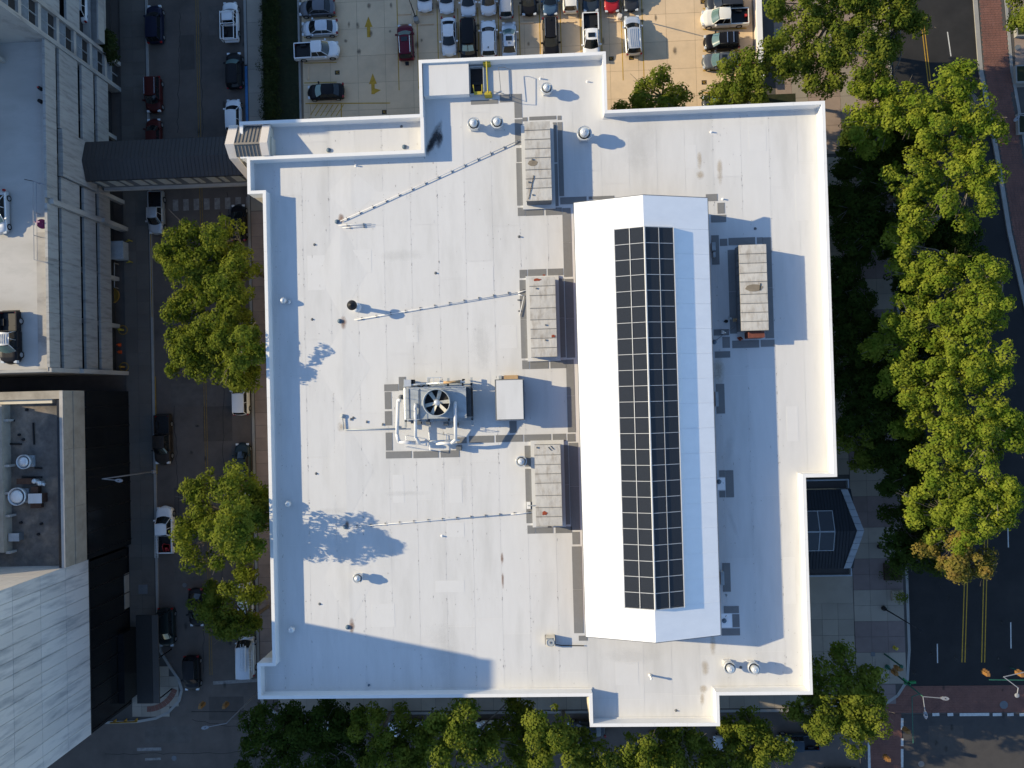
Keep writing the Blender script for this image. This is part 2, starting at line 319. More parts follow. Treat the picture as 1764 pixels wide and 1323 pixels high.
slabs(ep, 'pavement_slab', 29.4, -34.0, 36.95, 28.0, 4, 32, 0.09, 0.13, 0.015, lambda i, j: C['walk'], cut=lambda x, y: -21.5 < y < -11)
slabs(ep, 'pavement_slab', 36.0, -38.4, 41.6, -36.05, 3, 2, 0.09, 0.13, 0.015, lambda i, j: C['walkr'])
slabs(ep, 'pavement_slab', 27.7, 28.4, 43.2, 60, 8, 18, 0.09, 0.13, 0.015, lambda i, j: C['walkb'] if (i + j // 3) % 3 else C['walk'], cut=lambda x, y: 27.5 < x < 30.5)
# brick strip and pavement beyond the east road
bs = polysheet('brick_verge', [(53.6, 140), (53.8, 60), (54.5, 38), (56.0, 28), (57.2, 18), (59.0, 8), (61.2, -2), (63, -2), (61.6, 8), (60.0, 18), (58.9, 28), (57.6, 38), (56.6, 60), (56.4, 140)], 0.115, C['bedk'])
def verge(x, y):
    l = np.interp(y, [-2, 8, 18, 28, 38, 60], [61.2, 59.0, 57.2, 56.0, 54.5, 53.8]); r = np.interp(y, [-2, 8, 18, 28, 38, 60], [63, 61.6, 60, 58.9, 57.6, 56.6]); return l, r
bm = MB(); 
for j in range(190):
    y = -1.5 + j * 0.29; l, r = verge(0, y)
    nb = int((r - l - .1) / 0.42)
    for i in range(nb):
        x = l + .08 + i * 0.42 + (0.21 if j % 2 else 0) * 0.5
        bm.box(x, y, 0.10, x + 0.39, y + 0.26, 0.128 + rr.random() * 0.006)
o = obj('paving_brick', bm, C['paver'], bs); o['kind'] = 'stuff'
fp = polysheet('far_pavement', [(56.8, 140), (57.0, 60), (58.1, 38), (59.4, 28), (60.5, 18), (62.1, 8), (63.5, -2), (63.5, -30), (140, -30), (140, 140)], 0.10, C['bedk'])
slabs(fp, 'pavement_slab', 58.3, 3, 72, 60, 7, 28, 0.09, 0.13, 0.015, lambda i, j: C['walkb'] if (i * 3 + j) % 4 else C['walk'], cut=lambda x, y: x < verge(0, y)[1] + 1.3)
# kerbs
def kerb(name, pts, w_=0.32, h=0.14, mat=None):
    mb = MB()
    for (ax, ay), (bx, by) in zip(pts, pts[1:]):
        L_ = math.hypot(bx - ax, by - ay); nx_, ny_ = -(by - ay) / L_ * w_ / 2, (bx - ax) / L_ * w_ / 2; ex, ey = (bx - ax) / L_ * 0.02, (by - ay) / L_ * 0.02
        mb.prism([(ax + nx_, ay + ny_), (ax - nx_, ay - ny_), (bx - nx_ + ex, by - ny_ + ey), (bx + nx_ + ex, by + ny_ + ey)], -0.04, h)
    return struct(name, mb, mat or C['kerb'])
kerb('west_kerb', [(-49.12, 60), (-49.12, -29.6)])
kerb('corner_kerb', [(-49.12, -29.6), (-48.8, -31.2), (-47.6, -33.2), (-46.6, -34.6), (-46.2, -36.0), (-46.6, -37.4), (-48.0, -38.8), (-49.6, -39.5), (-52, -39.9), (-56.5, -40.0)])
kerb('middle_kerb', [(-36.35, 31.0), (-36.35, -36.6)])
kerb('blue_kerb', [(-36.35, 42.5), (-36.35, 31.2)], mat=C['bluek'])
kerb('upper_kerb', [(-36.35, 60), (-36.35, 42.7)])
kerb('south_kerb', [(-36.35, -36.6), (-35.6, -38.2), (-34, -39.1), (37.6, -39.1), (40.0, -38.6), (41.8, -37.4), (43.0, -35.6), (43.35, -32), (43.5, 60)])
kerb('east_kerb', [(53.35, 60), (54.2, 38), (55.7, 28), (56.9, 18), (58.7, 8), (60.9, -2), (61.9, -8)], 0.5)
kerb('verge_kerb', [(56.85, 60), (57.85, 38), (59.15, 28), (60.25, 18), (61.85, 8), (63.3, -2)], 0.35)
# corner pavement at the south-west
cp = struct('corner_pavement', MB().prism([(-49.2, -29.6), (-48.9, -31.2), (-47.7, -33.2), (-46.8, -34.6), (-46.4, -36.0), (-46.8, -37.3), (-48.1, -38.7), (-49.7, -39.4), (-52, -39.8), (-57, -39.9), (-57, -37.6), (-52.7, -34), (-49.3, -34)], -0.05, 0.095), C['bedk'])
slabs(cp, 'pavement_slab', -52.6, -39.3, -46.6, -30.5, 5, 7, 0.09, 0.125, 0.012, lambda i, j: C['walk'], cut=lambda x, y: (x > -49.2 and y > -32.6) or (x > -48.2 and y > -34.2) or (x > -47.7 and y < -37.9))
mb = MB()
for k in range(9):
    a0, a1 = R(-20 - k * 8), R(-20 - (k + 1) * 8 + .6); c0 = (-50.6, -34.6)
    mb.prism([(c0[0] + 3.4 * math.cos(a0), c0[1] + 3.4 * math.sin(a0)), (c0[0] + 4.1 * math.cos(a0), c0[1] + 4.1 * math.sin(a0)), (c0[0] + 4.1 * math.cos(a1), c0[1] + 4.1 * math.sin(a1)), (c0[0] + 3.4 * math.cos(a1), c0[1] + 3.4 * math.sin(a1))], 0.09, 0.14)
obj('tactile_paving', mb, C['paver'], cp)
# red brick crossings at the east junction
def bricks(name, x0, y0, x1, y1, z, along='x'):
    base = sheet(name, x0, y0, x1, y1, z, C['paver'])
    mb = MB(); bw, bh = 0.6, 0.3
    for j in range(int((y1 - y0) / bh)):
        for i in range(int((x1 - x0) / bw)):
            xx = x0 + i * bw + (bw / 2 if j % 2 else 0); yy = y0 + j * bh
            if xx + bw > x1: continue
            mb.box(xx + .012, yy + .012, z, xx + bw - .012, yy + bh - .012, z + 0.012 + rr.random() * 0.004)
    o = obj('paving_brick', mb, C['paver'], base); o['kind'] = 'stuff'
bricks('brick_crosswalk_north', 38.6, -39.55, 64, -36.35, 0.012)
bricks('brick_crosswalk_west', 38.4, -52, 42.2, -39.6, 0.014)
# painted markings: each line its own sheet
def line(name, a, b, w_, mat, z=0.02, parent=None):
    (ax, ay), (bx, by) = a, b; L_ = math.hypot(bx - ax, by - ay); nx_, ny_ = -(by - ay) / L_ * w_ / 2, (bx - ax) / L_ * w_ / 2
    return polysheet(name, [(ax + nx_, ay + ny_), (ax - nx_, ay - ny_), (bx - nx_, by - ny_), (bx + nx_, by + ny_)], z, mat, parent)
for dx in (-0.14, 0.14):
    line('centre_line', (-42.6 + dx, 60), (-42.45 + dx, -34.2), 0.09, C['ypaintw'], 0.008)
line('stop_line', (-42.2, -35.2), (-36.6, -34.9), 0.42, C['wpaintw'], 0.012)
line('crosswalk_bar', W(236, 1291, 0), W(278, 1290, 0), 0.4, C['wpaintw'], 0.016); line('crosswalk_bar', W(250, 1308, 0), W(277, 1307, 0), 0.3, C['wpaintw'], 0.016)
rp_ = random.Random(8)
for a, b, c, d, m in ((295, 660, 372, 700, 'patchl'), (300, 840, 330, 900, 'patch'), (350, 700, 400, 760, 'patch'), (290, 560, 330, 640, 'patch'), (310, 60, 335, 120, 'patch'), (360, 10, 395, 60, 'patchl'), (300, 960, 352, 1000, 'patchl'), (250, 1250, 330, 1280, 'patchl'), (360, 1200, 420, 1240, 'patch'), (1480, 1290, 1496, 1323, 'patch'), (1600, 1250, 1660, 1300, 'patch')):
    x0, y0, x1, y1 = WR(a, b, c, d, 0); sheet('asphalt_patch', x0, y0, x1, y1, 0.0065 + .0005 * rp_.random(), C[m])
mb = MB()
for a, b, c, d in ((345, 20, 349, 240), (385, 660, 384, 1000), (300, 700, 312, 950), (392, 330, 398, 520), (310, 20, 306, 230), (330, 1240, 470, 1262), (180, 1300, 430, 1296), (352, 1010, 350, 1160)):
    n_ = 22; P_ = []
    for i in range(n_ + 1):
        x, y = W(a + (c - a) * i / n_, b + (d - b) * i / n_, 0); P_.append((x + rp_.uniform(-.14, .14), y + rp_.uniform(-.14, .14)))
    for (ax, ay), (bx, by) in zip(P_, P_[1:]):
        L_ = math.hypot(bx - ax, by - ay) + 1e-6; u_, v_ = -(by - ay) / L_ * .03, (bx - ax) / L_ * .03
        q_ = [(ax + u_, ay + v_, .0078), (ax - u_, ay - v_, .0078), (bx - u_, by - v_, .0078), (bx + u_, by + v_, .0078)]; mb.face(*q_)
struct('sealed_cracks', mb, C['seal'])
OIL = stain_mat('oil', (0.05, 0.045, 0.04), .5, 2.5)
ro = random.Random(77)
for k in range(70):
    if k < 34: a, b = ro.uniform(530, 1280), ro.uniform(2, 90)
    elif k < 56: a, b = ro.uniform(270, 425), ro.uniform(5, 1180)
    else: a, b = ro.uniform(1570, 1750), ro.uniform(950, 1300)
    x, y = W(a, b, 0); me = bpy.data.meshes.new('oil'); me.from_pydata([(math.cos(2 * math.pi * i / 16), math.sin(2 * math.pi * i / 16), 0) for i in range(16)], [], [tuple(range(16))]); me.materials.append(OIL)
    o = bpy.data.objects.new('oil_stain', me); sc.collection.objects.link(o); o.location = (x, y, .024 + .0004 * k); o.scale = (ro.uniform(.25, .5), ro.uniform(.3, .9), 1); o['kind'] = 'structure'
for px0, px1 in ((1663, 1667), (1697, 1699)):
    for d in (-2.6, 2.6):
        line('centre_line', W(px0 + d - 3.5, 1141, 0), W(px1 + d + 1, 870, 0), 0.12, C['ypaint'], 0.016)
for d in (-2.2, 2.2):
    line('centre_line', W(1588 + d, 30, 0), W(1602 + d, 150, 0), 0.10, C['ypaint'], 0.016)
for a, b in (((1614.5, 1109), (1615, 1142)), ((1741, 1072), (1741.5, 1117)), ((1632, 55), (1638, 97)), ((1736, 905), (1737, 943)), ((1648, 190), (1655, 235))):
    line('lane_dash', W(*a, 0), W(*b, 0), 0.13, C['wpaint'], 0.016)
for a, b in ((1606, 1618), (1632, 1642), (1653, 1704), (1710, 1726), (1735, 1746), (1756, 1790)):
    line('crosswalk_bar', W(a, 1231, 0), W(b, 1230.5, 0), 0.36, C['wpaint'], 0.02)
for a, b in ((1237, 1257), (1272, 1285), (1290, 1322), (1330, 1360)):
    line('crosswalk_bar', W(1554, a, 0), W(1554, b, 0), 0.3, C['wpaint'], 0.02)
line('stop_line', W(1497, 1279, 0), W(1498, 1345, 0), 0.32, C['wpaint'], 0.012)
line('kerb_paint', (-49.35 + .25, 26.5), (-49.35 + .25, 11.0), 0.12, C['yelk'], 0.145); line('kerb_paint', (-48.85, 3.5), (-48.85, -8.8), 0.16, C['yelk'], 0.145)
# lot: stall lines, arrows, wheel stops, stall numbers
for px in (685, 719, 754, 789.5, 824, 859, 895, 930, 966, 1000, 1036, 1071, 1107):
    x, _ = W(px, 60, 0); line('stall_line', (x, 48.6 if px > 700 else 62), (x + 0.02, 38.6), 0.11, C['ypaint'], 0.008, lot)
for px in (719, 752, 788, 822, 857, 892, 928, 964, 999, 1035, 1070, 1105):
    x, _ = W(px, 10, 0); line('stall_line', (x, 61), (x, 49.6), 0.11, C['ypaint'], 0.008, lot)
for py in (109, 143, 64.5, 30):
    line('stall_line', W(524, py, 0), W(580, py - 1.5, 0), 0.11, C['ypaint'], 0.008, lot)
for py in (51, 88, 122, 160, 15):
    line('stall_line', W(1211, py, 0), W(1286, py - 2, 0), 0.13, C['ypaint'], 0.008, lot)
line('stall_line', W(526, 178.5, 0), W(672, 177.5, 0), 0.13, C['ypaint'], 0.008, lot)
line('stall_line', W(588, 179, 0), W(588, 206, 0), 0.13, C['ypaint'], 0.008, lot)
for k in range(6): line('hatch_line', W(534 + 9 * k, 200, 0), W(547 + 9 * k, 180, 0), 0.1, C['ypaint'], 0.012, lot)
def arrow(px, py, turn):
    x, y = W(px, py, 0); mb = MB()
    mb.face((x - .22, y - 1.2, .009), (x + .22, y - 1.2, .009), (x + .22, y + .1, .009), (x - .22, y + .1, .009))
    mb.face((x - .5, y + .1, .009), (x + .5, y + .1, .009), (x, y + 1.45, .009))
    if turn: mb.face((x + .16, y - 1.15, .0085), (x + 1.0, y - .72, .0085), (x + .16, y - .45, .0085))
    obj('painted_arrow', mb, C['ypaint'], lot)
arrow(635, 48, False); arrow(642.5, 146, True)
for px, py, hz in ((697, 24.5, 1), (735, 24.5, 1), (701, 41, 1), (736, 41.5, 1), (770, 24, 1), (908, 39.5, 1), (980, 38.3, 1), (1061, 36.5, 1), (531, 126, 0), (534, 192, 0), (1267, 122, 0), (1270, 160, 0)):
    x, y = W(px, py, 0); mb = MB()
    if hz: mb.add([(x - .85, y - .09, 0), (x + .85, y - .09, 0), (x + .85, y + .09, 0), (x - .85, y + .09, 0), (x - .82, y - .08, .12), (x + .82, y - .08, .12), (x + .82, y + .08, .12), (x - .82, y + .08, .12)], [(0, 3, 2, 1), (4, 5, 6, 7), (0, 1, 5, 4), (1, 2, 6, 5), (2, 3, 7, 6), (3, 0, 4, 7)])
    else: mb.add([(x - .09, y - .85, 0), (x + .09, y - .85, 0), (x + .09, y + .85, 0), (x - .09, y + .85, 0), (x - .08, y - .82, .12), (x + .08, y - .82, .12), (x + .08, y + .82, .12), (x - .08, y + .82, .12)], [(0, 3, 2, 1), (4, 5, 6, 7), (0, 1, 5, 4), (1, 2, 6, 5), (2, 3, 7, 6), (3, 0, 4, 7)])
    WS = {(697, 24.5): 'concrete wheel stop left of the lot lamp post, in the upper of two rows', (735, 24.5): 'concrete wheel stop in front of the leftmost white car of the top row', (701, 41): 'concrete wheel stop just above the burgundy parked car', (736, 41.5): 'concrete wheel stop at the head of the empty stall right of the burgundy car', (770, 24): 'concrete wheel stop under the nose of the second white car of the top row', (908, 39.5): 'concrete wheel stop in the empty stall left of the black roof-rail car', (980, 38.3): 'sunlit concrete wheel stop between the black car and the white pickup', (1061, 36.5): 'concrete wheel stop in the empty stall left of the silver car by the lamp', (531, 126): 'concrete wheel stop in the empty stall above the black sedan', (534, 192): 'concrete wheel stop beside the yellow hatching below the black sedan', (1267, 122): 'concrete wheel stop behind the grey car next to the pale boundary wall', (1270, 160): 'concrete wheel stop under the round tree by the boundary wall'}
    obj('wheel_stop', mb, C['slab'], None, WS[(px, py)], 'wheel stop', 'wheel stops in the parking lot', loc=(x, y, 0))
for px, py in ((1053, 101), (1087.6, 99.5), (581, 125), (662, 193), (1213, 142), (1211, 3)):
    x, y = W(px, py, 0); s_ = obj('stall_number', MB().box(x - .3, y - .27, 0.0, x + .3, y + .27, .006), C['black'], lot)
    mb = MB(); 
    for a, b, c, d in ((-.2, .12, -.04, .17), (-.2, -.02, -.04, .03), (-.09, -.16, -.04, .16), (.04, .12, .2, .17), (.04, -.16, .09, .16), (.04, -.16, .2, -.11)): mb.box(x + a, y + b, .006, x + c, y + d, .009)
    obj('painted_digit', mb, C['ypaint'], s_)
# boundary wall east of the lot
bw = thing('boundary_wall', 'pale low concrete boundary wall along the right side of the parking lot', 'wall', (27.5, 45, 0))
obj('wall_face', MB().box(27.3, 37.2, 0, 27.75, 75, 1.35), C['creamcap'], bw); obj('coping', MB().box(27.2, 37.1, 1.35, 27.85, 75, 1.48), C['white'], bw)
sheet('side_drive', 27.9, 36, 31.0, 75, 0.05, C['asph'])
sheet('side_lawn', 28.2, 27.5, 32.0, 36.0, 0.135, C['grass'])
# manhole covers and grates
def cover(px, py, r, label, sq=False, z=0.012):
    x, y = W(px, py, 0); mb = MB()
    if sq: mb.box(x - r, y - r, z - .02, x + r, y + r, z + .012)
    else: mb.lathe(x, y, [(r, z - .01), (r, z + .01), (r * .82, z + .012), (r * .8, z + .004), (0.01, z + .004)], 20)
    obj('manhole_cover', mb, C['unitdark'], None, label, 'manhole cover', loc=(x, y, 0))
cover(1729, 1214, .48, 'round iron manhole cover in the red brick crosswalk', z=.035); cover(1587, 1316, .36, 'round manhole cover in the grey crossing near the lower edge')
cover(300, 1306, .33, 'round manhole cover in the shaded lower left road'); cover(318, 1008, .28, 'small round manhole cover above the black car under the tree')
cover(247.5, 1014.5, .58, 'square black grate in the left pavement', True, .14); cover(1752, 83, .36, 'round manhole cover in the pavement at the upper right', z=.145)
cover(1503, 1126, .25, 'dark square access plate in the mauve paving by the green poles', True, .145)
# ============================================================ MAIN BUILDING
ZR, ZP = 14.5, 15.72
OUT = [(-30.7, 29.15), (-30.7, 25.3), (-30.0, 25.3), (-30.0, 21.55), (-28.4, 21.55), (-28.4, -26.9), (-30.0, -26.9), (-30.0, -30.6), (3.93, -30.6), (3.93, -33.65), (16.9, -33.65), (16.9, -30.6), (26.12, -30.6), (26.12, -9.03), (29.2, -9.03), (29.2, 28.73), (7.43, 28.73), (7.43, 34.75), (-11.8, 34.75), (-11.8, 29.15)]
def inset(poly, d):
    n = len(poly); res = []      # counter-clockwise rectilinear outline
    for i in range(n):
        a, b, c = poly[i - 1], poly[i], poly[(i + 1) % n]
        def nrm(p, q): L_ = math.hypot(q[0] - p[0], q[1] - p[1]); return (-(q[1] - p[1]) / L_, (q[0] - p[0]) / L_)
        n1, n2 = nrm(a, b), nrm(b, c)
        res.append((b[0] + d * (n1[0] + n2[0]), b[1] + d * (n1[1] + n2[1])))
    return res
def ring(mb, po, pi, z0, z1, mi=0):
    n = len(po)
    vs = [(x, y, z0) for x, y in po] + [(x, y, z0) for x, y in pi] + [(x, y, z1) for x, y in po] + [(x, y, z1) for x, y in pi]
    fs = []
    for i in range(n):
        j = (i + 1) % n
        fs += [(i, j, 2 * n + j, 2 * n + i), (n + j, n + i, 3 * n + i, 3 * n + j), (2 * n + i, 2 * n + j, 3 * n + j, 3 * n + i), (j, i, n + i, n + j)]
    return mb.add(vs, fs, mi)
B = thing('office_building', 'large white flat-roofed building with a long gabled skylight hall on top', 'building', (0, 0, 0))
IN1 = inset(OUT, 0.34)
obj('outer_wall', MB().prism(inset(OUT, 0.06), 0, ZR - .12), C['stucco'], B)
obj('roof_deck', MB().prism(inset(OUT, 0.1), ZR - .11, ZR - .012), C['white'], B)
obj('parapet_wall', ring(MB(), inset(OUT, 0.03), inset(OUT, 0.31), ZR - .3, ZP), C['white'], B)
rc = random.Random(5)
for i in range(len(OUT)):
    (ax, ay), (bx, by) = OUT[i], OUT[(i + 1) % len(OUT)]; (cx, cy), (dx, dy) = IN1[i], IN1[(i + 1) % len(OUT)]
    L_ = math.hypot(bx - ax, by - ay); n_ = max(1, round(L_ / 3.05))
    for k in range(n_):
        u0, u1 = k / n_ + (.006 / L_ if k else 0), (k + 1) / n_ - (.006 / L_ if k < n_ - 1 else 0); q = []
        def at(px_, py_, qx_, qy_, u): return (px_ + (qx_ - px_) * u, py_ + (qy_ - py_) * u)
        o0, o1 = at(ax, ay, bx, by, u0), at(ax, ay, bx, by, u1)
        if abs(bx - ax) > abs(by - ay): i0 = (o0[0] if k else cx, cy); i1 = (o1[0] if k < n_ - 1 else dx, cy)
        else: i0 = (cx, o0[1] if k else cy); i1 = (cx, o1[1] if k < n_ - 1 else dy)
        obj('coping_length', MB().prism([o0, o1, i1, i0], ZP - .05, ZP + .030 + rc.random() * .008), C['white'], B)
obj('roof_flashing', ring(MB(), inset(OUT, 0.312), inset(OUT, 0.42), ZR - .1, ZR + .10), C['roof'], B)
mb = MB().box(-29.9, 25.12, ZR - .1, -11.45, 25.40, ZP - .002); mb.box(-11.73, 25.41, ZR - .1, -11.45, 28.82, ZP - .002)
obj('inner_parapet', mb, C['white'], B)
mb = MB().box(-29.95, 25.08, ZP, -11.41, 25.44, ZP + .03); mb.box(-11.77, 25.445, ZP, -11.41, 28.80, ZP + .03)
obj('inner_coping', mb, C['white'], B)
xq0, xq1 = 3.0, 17.2
C['roofp'] = M('newer_membrane', (0.612, 0.612, 0.607), 0.65, 0.02, 1.0)
C['grit'] = M('roof_grit', (0.36, 0.35, 0.33), 0.9, 0.3, 3.0)
# membrane sheets, each laid as its own strip
xs = sorted(set(round(p[0], 3) for p in IN1))
def spans(x):
    ys = []; n = len(IN1)
    for i in range(n):
        a, b = IN1[i], IN1[(i + 1) % n]
        if abs(a[1] - b[1]) < 1e-6 and min(a[0], b[0]) < x < max(a[0], b[0]): ys.append(a[1])
    ys.sort(); return list(zip(ys[::2], ys[1::2]))
r5 = random.Random(11); x = -30.4; SW = 2.86
while x < 29.0:
    xa, xb = x + .006, x + SW - .006; cuts = [xa] + [c for c in xs if xa < c < xb] + [xb]
    ends = []; y = -34 + r5.random() * 12
    while y < 36: ends.append(y); y += 12 + r5.random() * 9
    ends = [-40] + ends + [40]; dz = r5.random() * .003
    for ya, yb in zip(ends, ends[1:]):
        mb = MB()
        for ca, cb in zip(cuts, cuts[1:]):
            for s0, s1 in spans((ca + cb) / 2):
                l, h = max(s0, ya + .006), min(s1, yb - .006)
                if h - l > .1: mb.face((ca, l, ZR + dz), (cb, l, ZR + dz), (cb, h, ZR + dz), (ca, h, ZR + dz))
        if mb.v: obj('roof_sheet', mb, C['roof'], B)
    x += SW
# low tapered crickets between the roof drains, welded patches, grit along the seams
rk = random.Random(21)
dr = [(600, 284), (581, 381), (585, 553), (590, 717), (595, 908), (599, 1081), (604, 1185)]
for (a, b), (c, d) in zip(dr, dr[1:]):
    y0, y1 = W(a, b, ZR)[1], W(c, d, ZR)[1]; xc = W(a + 4, b, ZR)[0]; ym = (y0 + y1) / 2
    mb = MB().add([(xc, y0 - .4, ZR + .005), (xc - 2.6, ym, ZR + .005), (xc, y1 + .4, ZR + .005), (xc + 2.9, ym, ZR + .005), (xc, ym, ZR + .05)], [(0, 1, 4), (1, 2, 4), (2, 3, 4), (3, 0, 4)])
    obj('roof_cricket', mb, C['roof'], B)
for a, b, c, d in ((677, 818, 696, 866), (774, 825, 796, 866), (770, 900, 800, 925), (700, 560, 720, 590), (600, 430, 640, 470), (830, 640, 845, 700), (860, 560, 890, 600), (640, 330, 700, 345), (1370, 300, 1395, 380), (1290, 215, 1320, 260), (1180, 250, 1200, 290), (1060, 1140, 1100, 1180), (640, 1040, 680, 1080), (530, 440, 560, 500), (820, 460, 850, 500), (1355, 700, 1375, 760), (1350, 960, 1370, 1040), (750, 1000, 800, 1020)):
    x0, y0, x1, y1 = WR(a, b, c, d, ZR); obj('membrane_patch', MB().box(x0, y0, ZR - .01, x1, y1, ZR + .009 + rk.random() * .003), C['roofp'], B)
mb = MB()
for k in range(2600):
    x = -30.4 + SW * rk.randrange(0, 22) + rk.gauss(0, .05) if rk.random() < .7 else rk.uniform(-28, 28.8); y = rk.uniform(-30, 28); s = rk.uniform(.02, .055)
    if rk.random() < .25: y = round(y / 7) * 7 + rk.gauss(0, .1)
    if x < -27.9 or x > 25.9 or (xq0 < x < xq1): continue
    a = rk.random() * 3; l = s * rk.uniform(1, 3.5); ca, sa = math.cos(a) * s, math.sin(a) * l
    mb.face((x - ca, y - sa, ZR + .014), (x + ca, y - sa * .6, ZR + .014), (x + ca * .8, y + sa, ZR + .014), (x - ca * .9, y + sa * .8, ZR + .014))
obj('grit', mb, C['grit'], B, kind='stuff')
# ---- walkway pads
PADS = """811,172,858,179.5 861,162,885,176 886,161.5,899,203 887,205,899.8,250 889.5,254.5,901.6,279 890,280.3,903,354 892,357.5,904.3,372 905,359,936.5,371.5 940,357.5,968,370.5
900,202,908.3,209 911.7,200,958,206.5 960.5,199,967,206.5 953,210.5,959.5,280 954,281.6,961.5,355 961.8,210,970.3,338 965,339,1010.5,351.5 1014,337.5,1058,343
970,358,984.5,477 895,464.5,908,479 909.5,463.5,940.7,475.5 943.5,462.5,970,474.5 896.5,482,911,617.5 899.5,620.5,911.7,636 913,621,945,635.5 948,620,975.5,634.5 976.5,619,990,745 960,479.5,973,616 974.3,480,989,616.5
661.8,661.7,686,674 687,649,699,672.6 662.7,675,674,705 663,708,675,733 664.5,745,676,776.3 664.7,777.3,709,789.6 712,777,755.5,789 759,775.6,791.5,788 787,753,804,764 808,750.5,851,763 854,749,901,761.5 903,748,949,760.5 952,747,975,760 977.5,747,991,761 877.6,725,890,746
904,767.5,917,804 905.7,807.5,919,901.5 908.5,905,922,919.5 922.7,907,952.6,919 957,907,985,918.5 985.8,916,998.5,938 987,941,1003.5,1091 968,766.5,980.6,903.7 981.4,762.5,997.5,913.5
1216,334,1236,346.5 1236,349,1248.5,368 1225,370,1251,383 1226,405,1239,456 1240,411,1253,423.7 1255,409,1301,422 1304,408.5,1314,420 1316,408.5,1331,583 1255.6,430,1268,575 1261.4,586,1308,599.5 1310.6,585,1334.5,597.5 1229.7,567,1256,578 1244.6,580,1257.5,599.5 1231.7,605,1258,616.5
1234,661,1248.5,712.7 1239,810,1249,822 1250,810,1264,857 1239.4,845.5,1249.3,857 1245,969.7,1258.5,1019.6 1247,1044,1273,1056.5 1262,1058,1274,1080.7 1243.6,1082.4,1274.8,1095 997,1095,1012,1104"""
for t in PADS.split():
    a = [float(q) for q in t.split(',')]; x0, y0, x1, y1 = WR(a[0], a[1], a[2], a[3], ZR + .03)
    n = max(1, round((y1 - y0) / 4.5))
    for k in range(n):
        ya, yb = y0 + (y1 - y0) * k / n, y0 + (y1 - y0) * (k + 1) / n
        obj('walkway_pad', MB().box(x0, ya + .012, ZR - .005, x1, yb - .012, ZR + .028), C['pad'], B)
# ---- the gabled hall on the roof
ZE, ZG = 17.8, 19.72
xw = (W(988, 348, ZE)[0] + W(1010, 1100, ZE)[0]) / 2; xe = (W(1220, 341, ZE)[0] + W(1240, 1091, ZE)[0]) / 2
xr = W(1120, 720, ZG)[0] - 0.09; yN = W(1108, 336, ZG)[1]; yS = W(1132, 1107, ZG)[1]
print('hall', xw, xr, xe, yN, yS, W(988, 348, ZE)[1], W(1010, 1100, ZE)[1])
def zs(x): return ZG - (ZG - ZE) * abs(x - xr) / ((xr - xw) if x < xr else (xe - xr))
gx0, gx1 = W(1057.5, 397, zs(xr - 2.8) + .25)[0], W(1157, 392, zs(xr + 2.8) + .25)[0]
gy1, gy0 = W(1107, 391, ZG + .25)[1], W(1128, 1050, ZG + .25)[1]
gx0 = xr - 2.74; gx1 = xr + 2.87
def slope_slab(mb, xa, xb, ya, yb, t=.16, up=0.0, mi=0):
    vs = []
    for zz in (-t, 0): vs += [(xa, ya, zs(xa) + zz + up), (xb, ya, zs(xb) + zz + up), (xb, yb, zs(xb) + zz + up), (xa, yb, zs(xa) + zz + up)]
    return mb.add(vs, [(0, 3, 2, 1), (4, 5, 6, 7), (0, 1, 5, 4), (1, 2, 6, 5), (2, 3, 7, 6), (3, 0, 4, 7)], mi)
for sx in (0, 1):
    xa, xb = (xw, xr) if sx == 0 else (xr, xe)
    e = (xa, gx0) if sx == 0 else (gx1, xb)
    for p0, p1, q0, q1 in ((yS, gy0, xa, xb), (gy0, gy1, e[0], e[1]), (gy1, yN, xa, xb)):
        n_ = max(1, round((p1 - p0) / 2.5))
        for k in range(n_):
            u0, u1 = p0 + (p1 - p0) * k / n_, p0 + (p1 - p0) * (k + 1) / n_
            mb = MB(); slope_slab(mb, q0, q1, u0 + .004, u1 - .004)
            slope_slab(mb, q0 + .02, q1 - .02, u0 + .005, u0 + .045, .02, .014)
            obj('hall_roof_sheet', mb, C['hallroof'], B)
mb = MB()
for (xa, xb) in ((xw - .05, xw), (xe, xe + .07)): mb.box(xa, yS - .03, ZE - .3, xb, yN + .03, ZE - .015)
for (ya, yb) in ((yN, yN + .07), (yS - .07, yS)):
    for xa, xb in ((xw, xr), (xr, xe)):
        mb.add([(xa, ya, zs(xa) - .3), (xb, ya, zs(xb) - .3), (xb, yb, zs(xb) - .3), (xa, yb, zs(xa) - .3), (xa, ya, zs(xa) - .01), (xb, ya, zs(xb) - .01), (xb, yb, zs(xb) - .01), (xa, yb, zs(xa) - .01)], [(0, 3, 2, 1), (4, 5, 6, 7), (0, 1, 5, 4), (1, 2, 6, 5), (2, 3, 7, 6), (3, 0, 4, 7)])
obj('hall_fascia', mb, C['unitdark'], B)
hx0, hx1, hy0, hy1 = xw + .45, xe - .45, yS + .5, yN - .5
mb = MB(); t = .2
mb.box(hx0, hy0, ZR, hx0 + t, hy1, zs(hx0) - .17); mb.box(hx1 - t, hy0, ZR, hx1, hy1, zs(hx1) - .17)
for ya, yb in ((hy0, hy0 + t), (hy1 - t, hy1)):
    vs = [(hx0 + t, ya, ZR), (hx1 - t, ya, ZR), (hx1 - t, ya, zs(hx1) - .17), (xr, ya, ZG - .17), (hx0 + t, ya, zs(hx0) - .17)]; vs += [(x_, yb, z_) for x_, _, z_ in vs]
    mb.add(vs, [(0, 1, 2, 3, 4), (9, 8, 7, 6, 5)] + [(i, i + 5, (i + 1) % 5 + 5, (i + 1) % 5) for i in range(5)])
hw = obj('hall_wall', mb, C['brick'], B)
for k in range(13):
    yy = hy0 + 1.6 + k * (hy1 - hy0 - 3.2 - 1.8) / 12
    for xx in (hx0 - .03, hx1 - .02): obj('window', MB().box(xx, yy, ZR + 1.1, xx + .05, yy + 1.8, ZR + 2.7), C['pane'], hw)
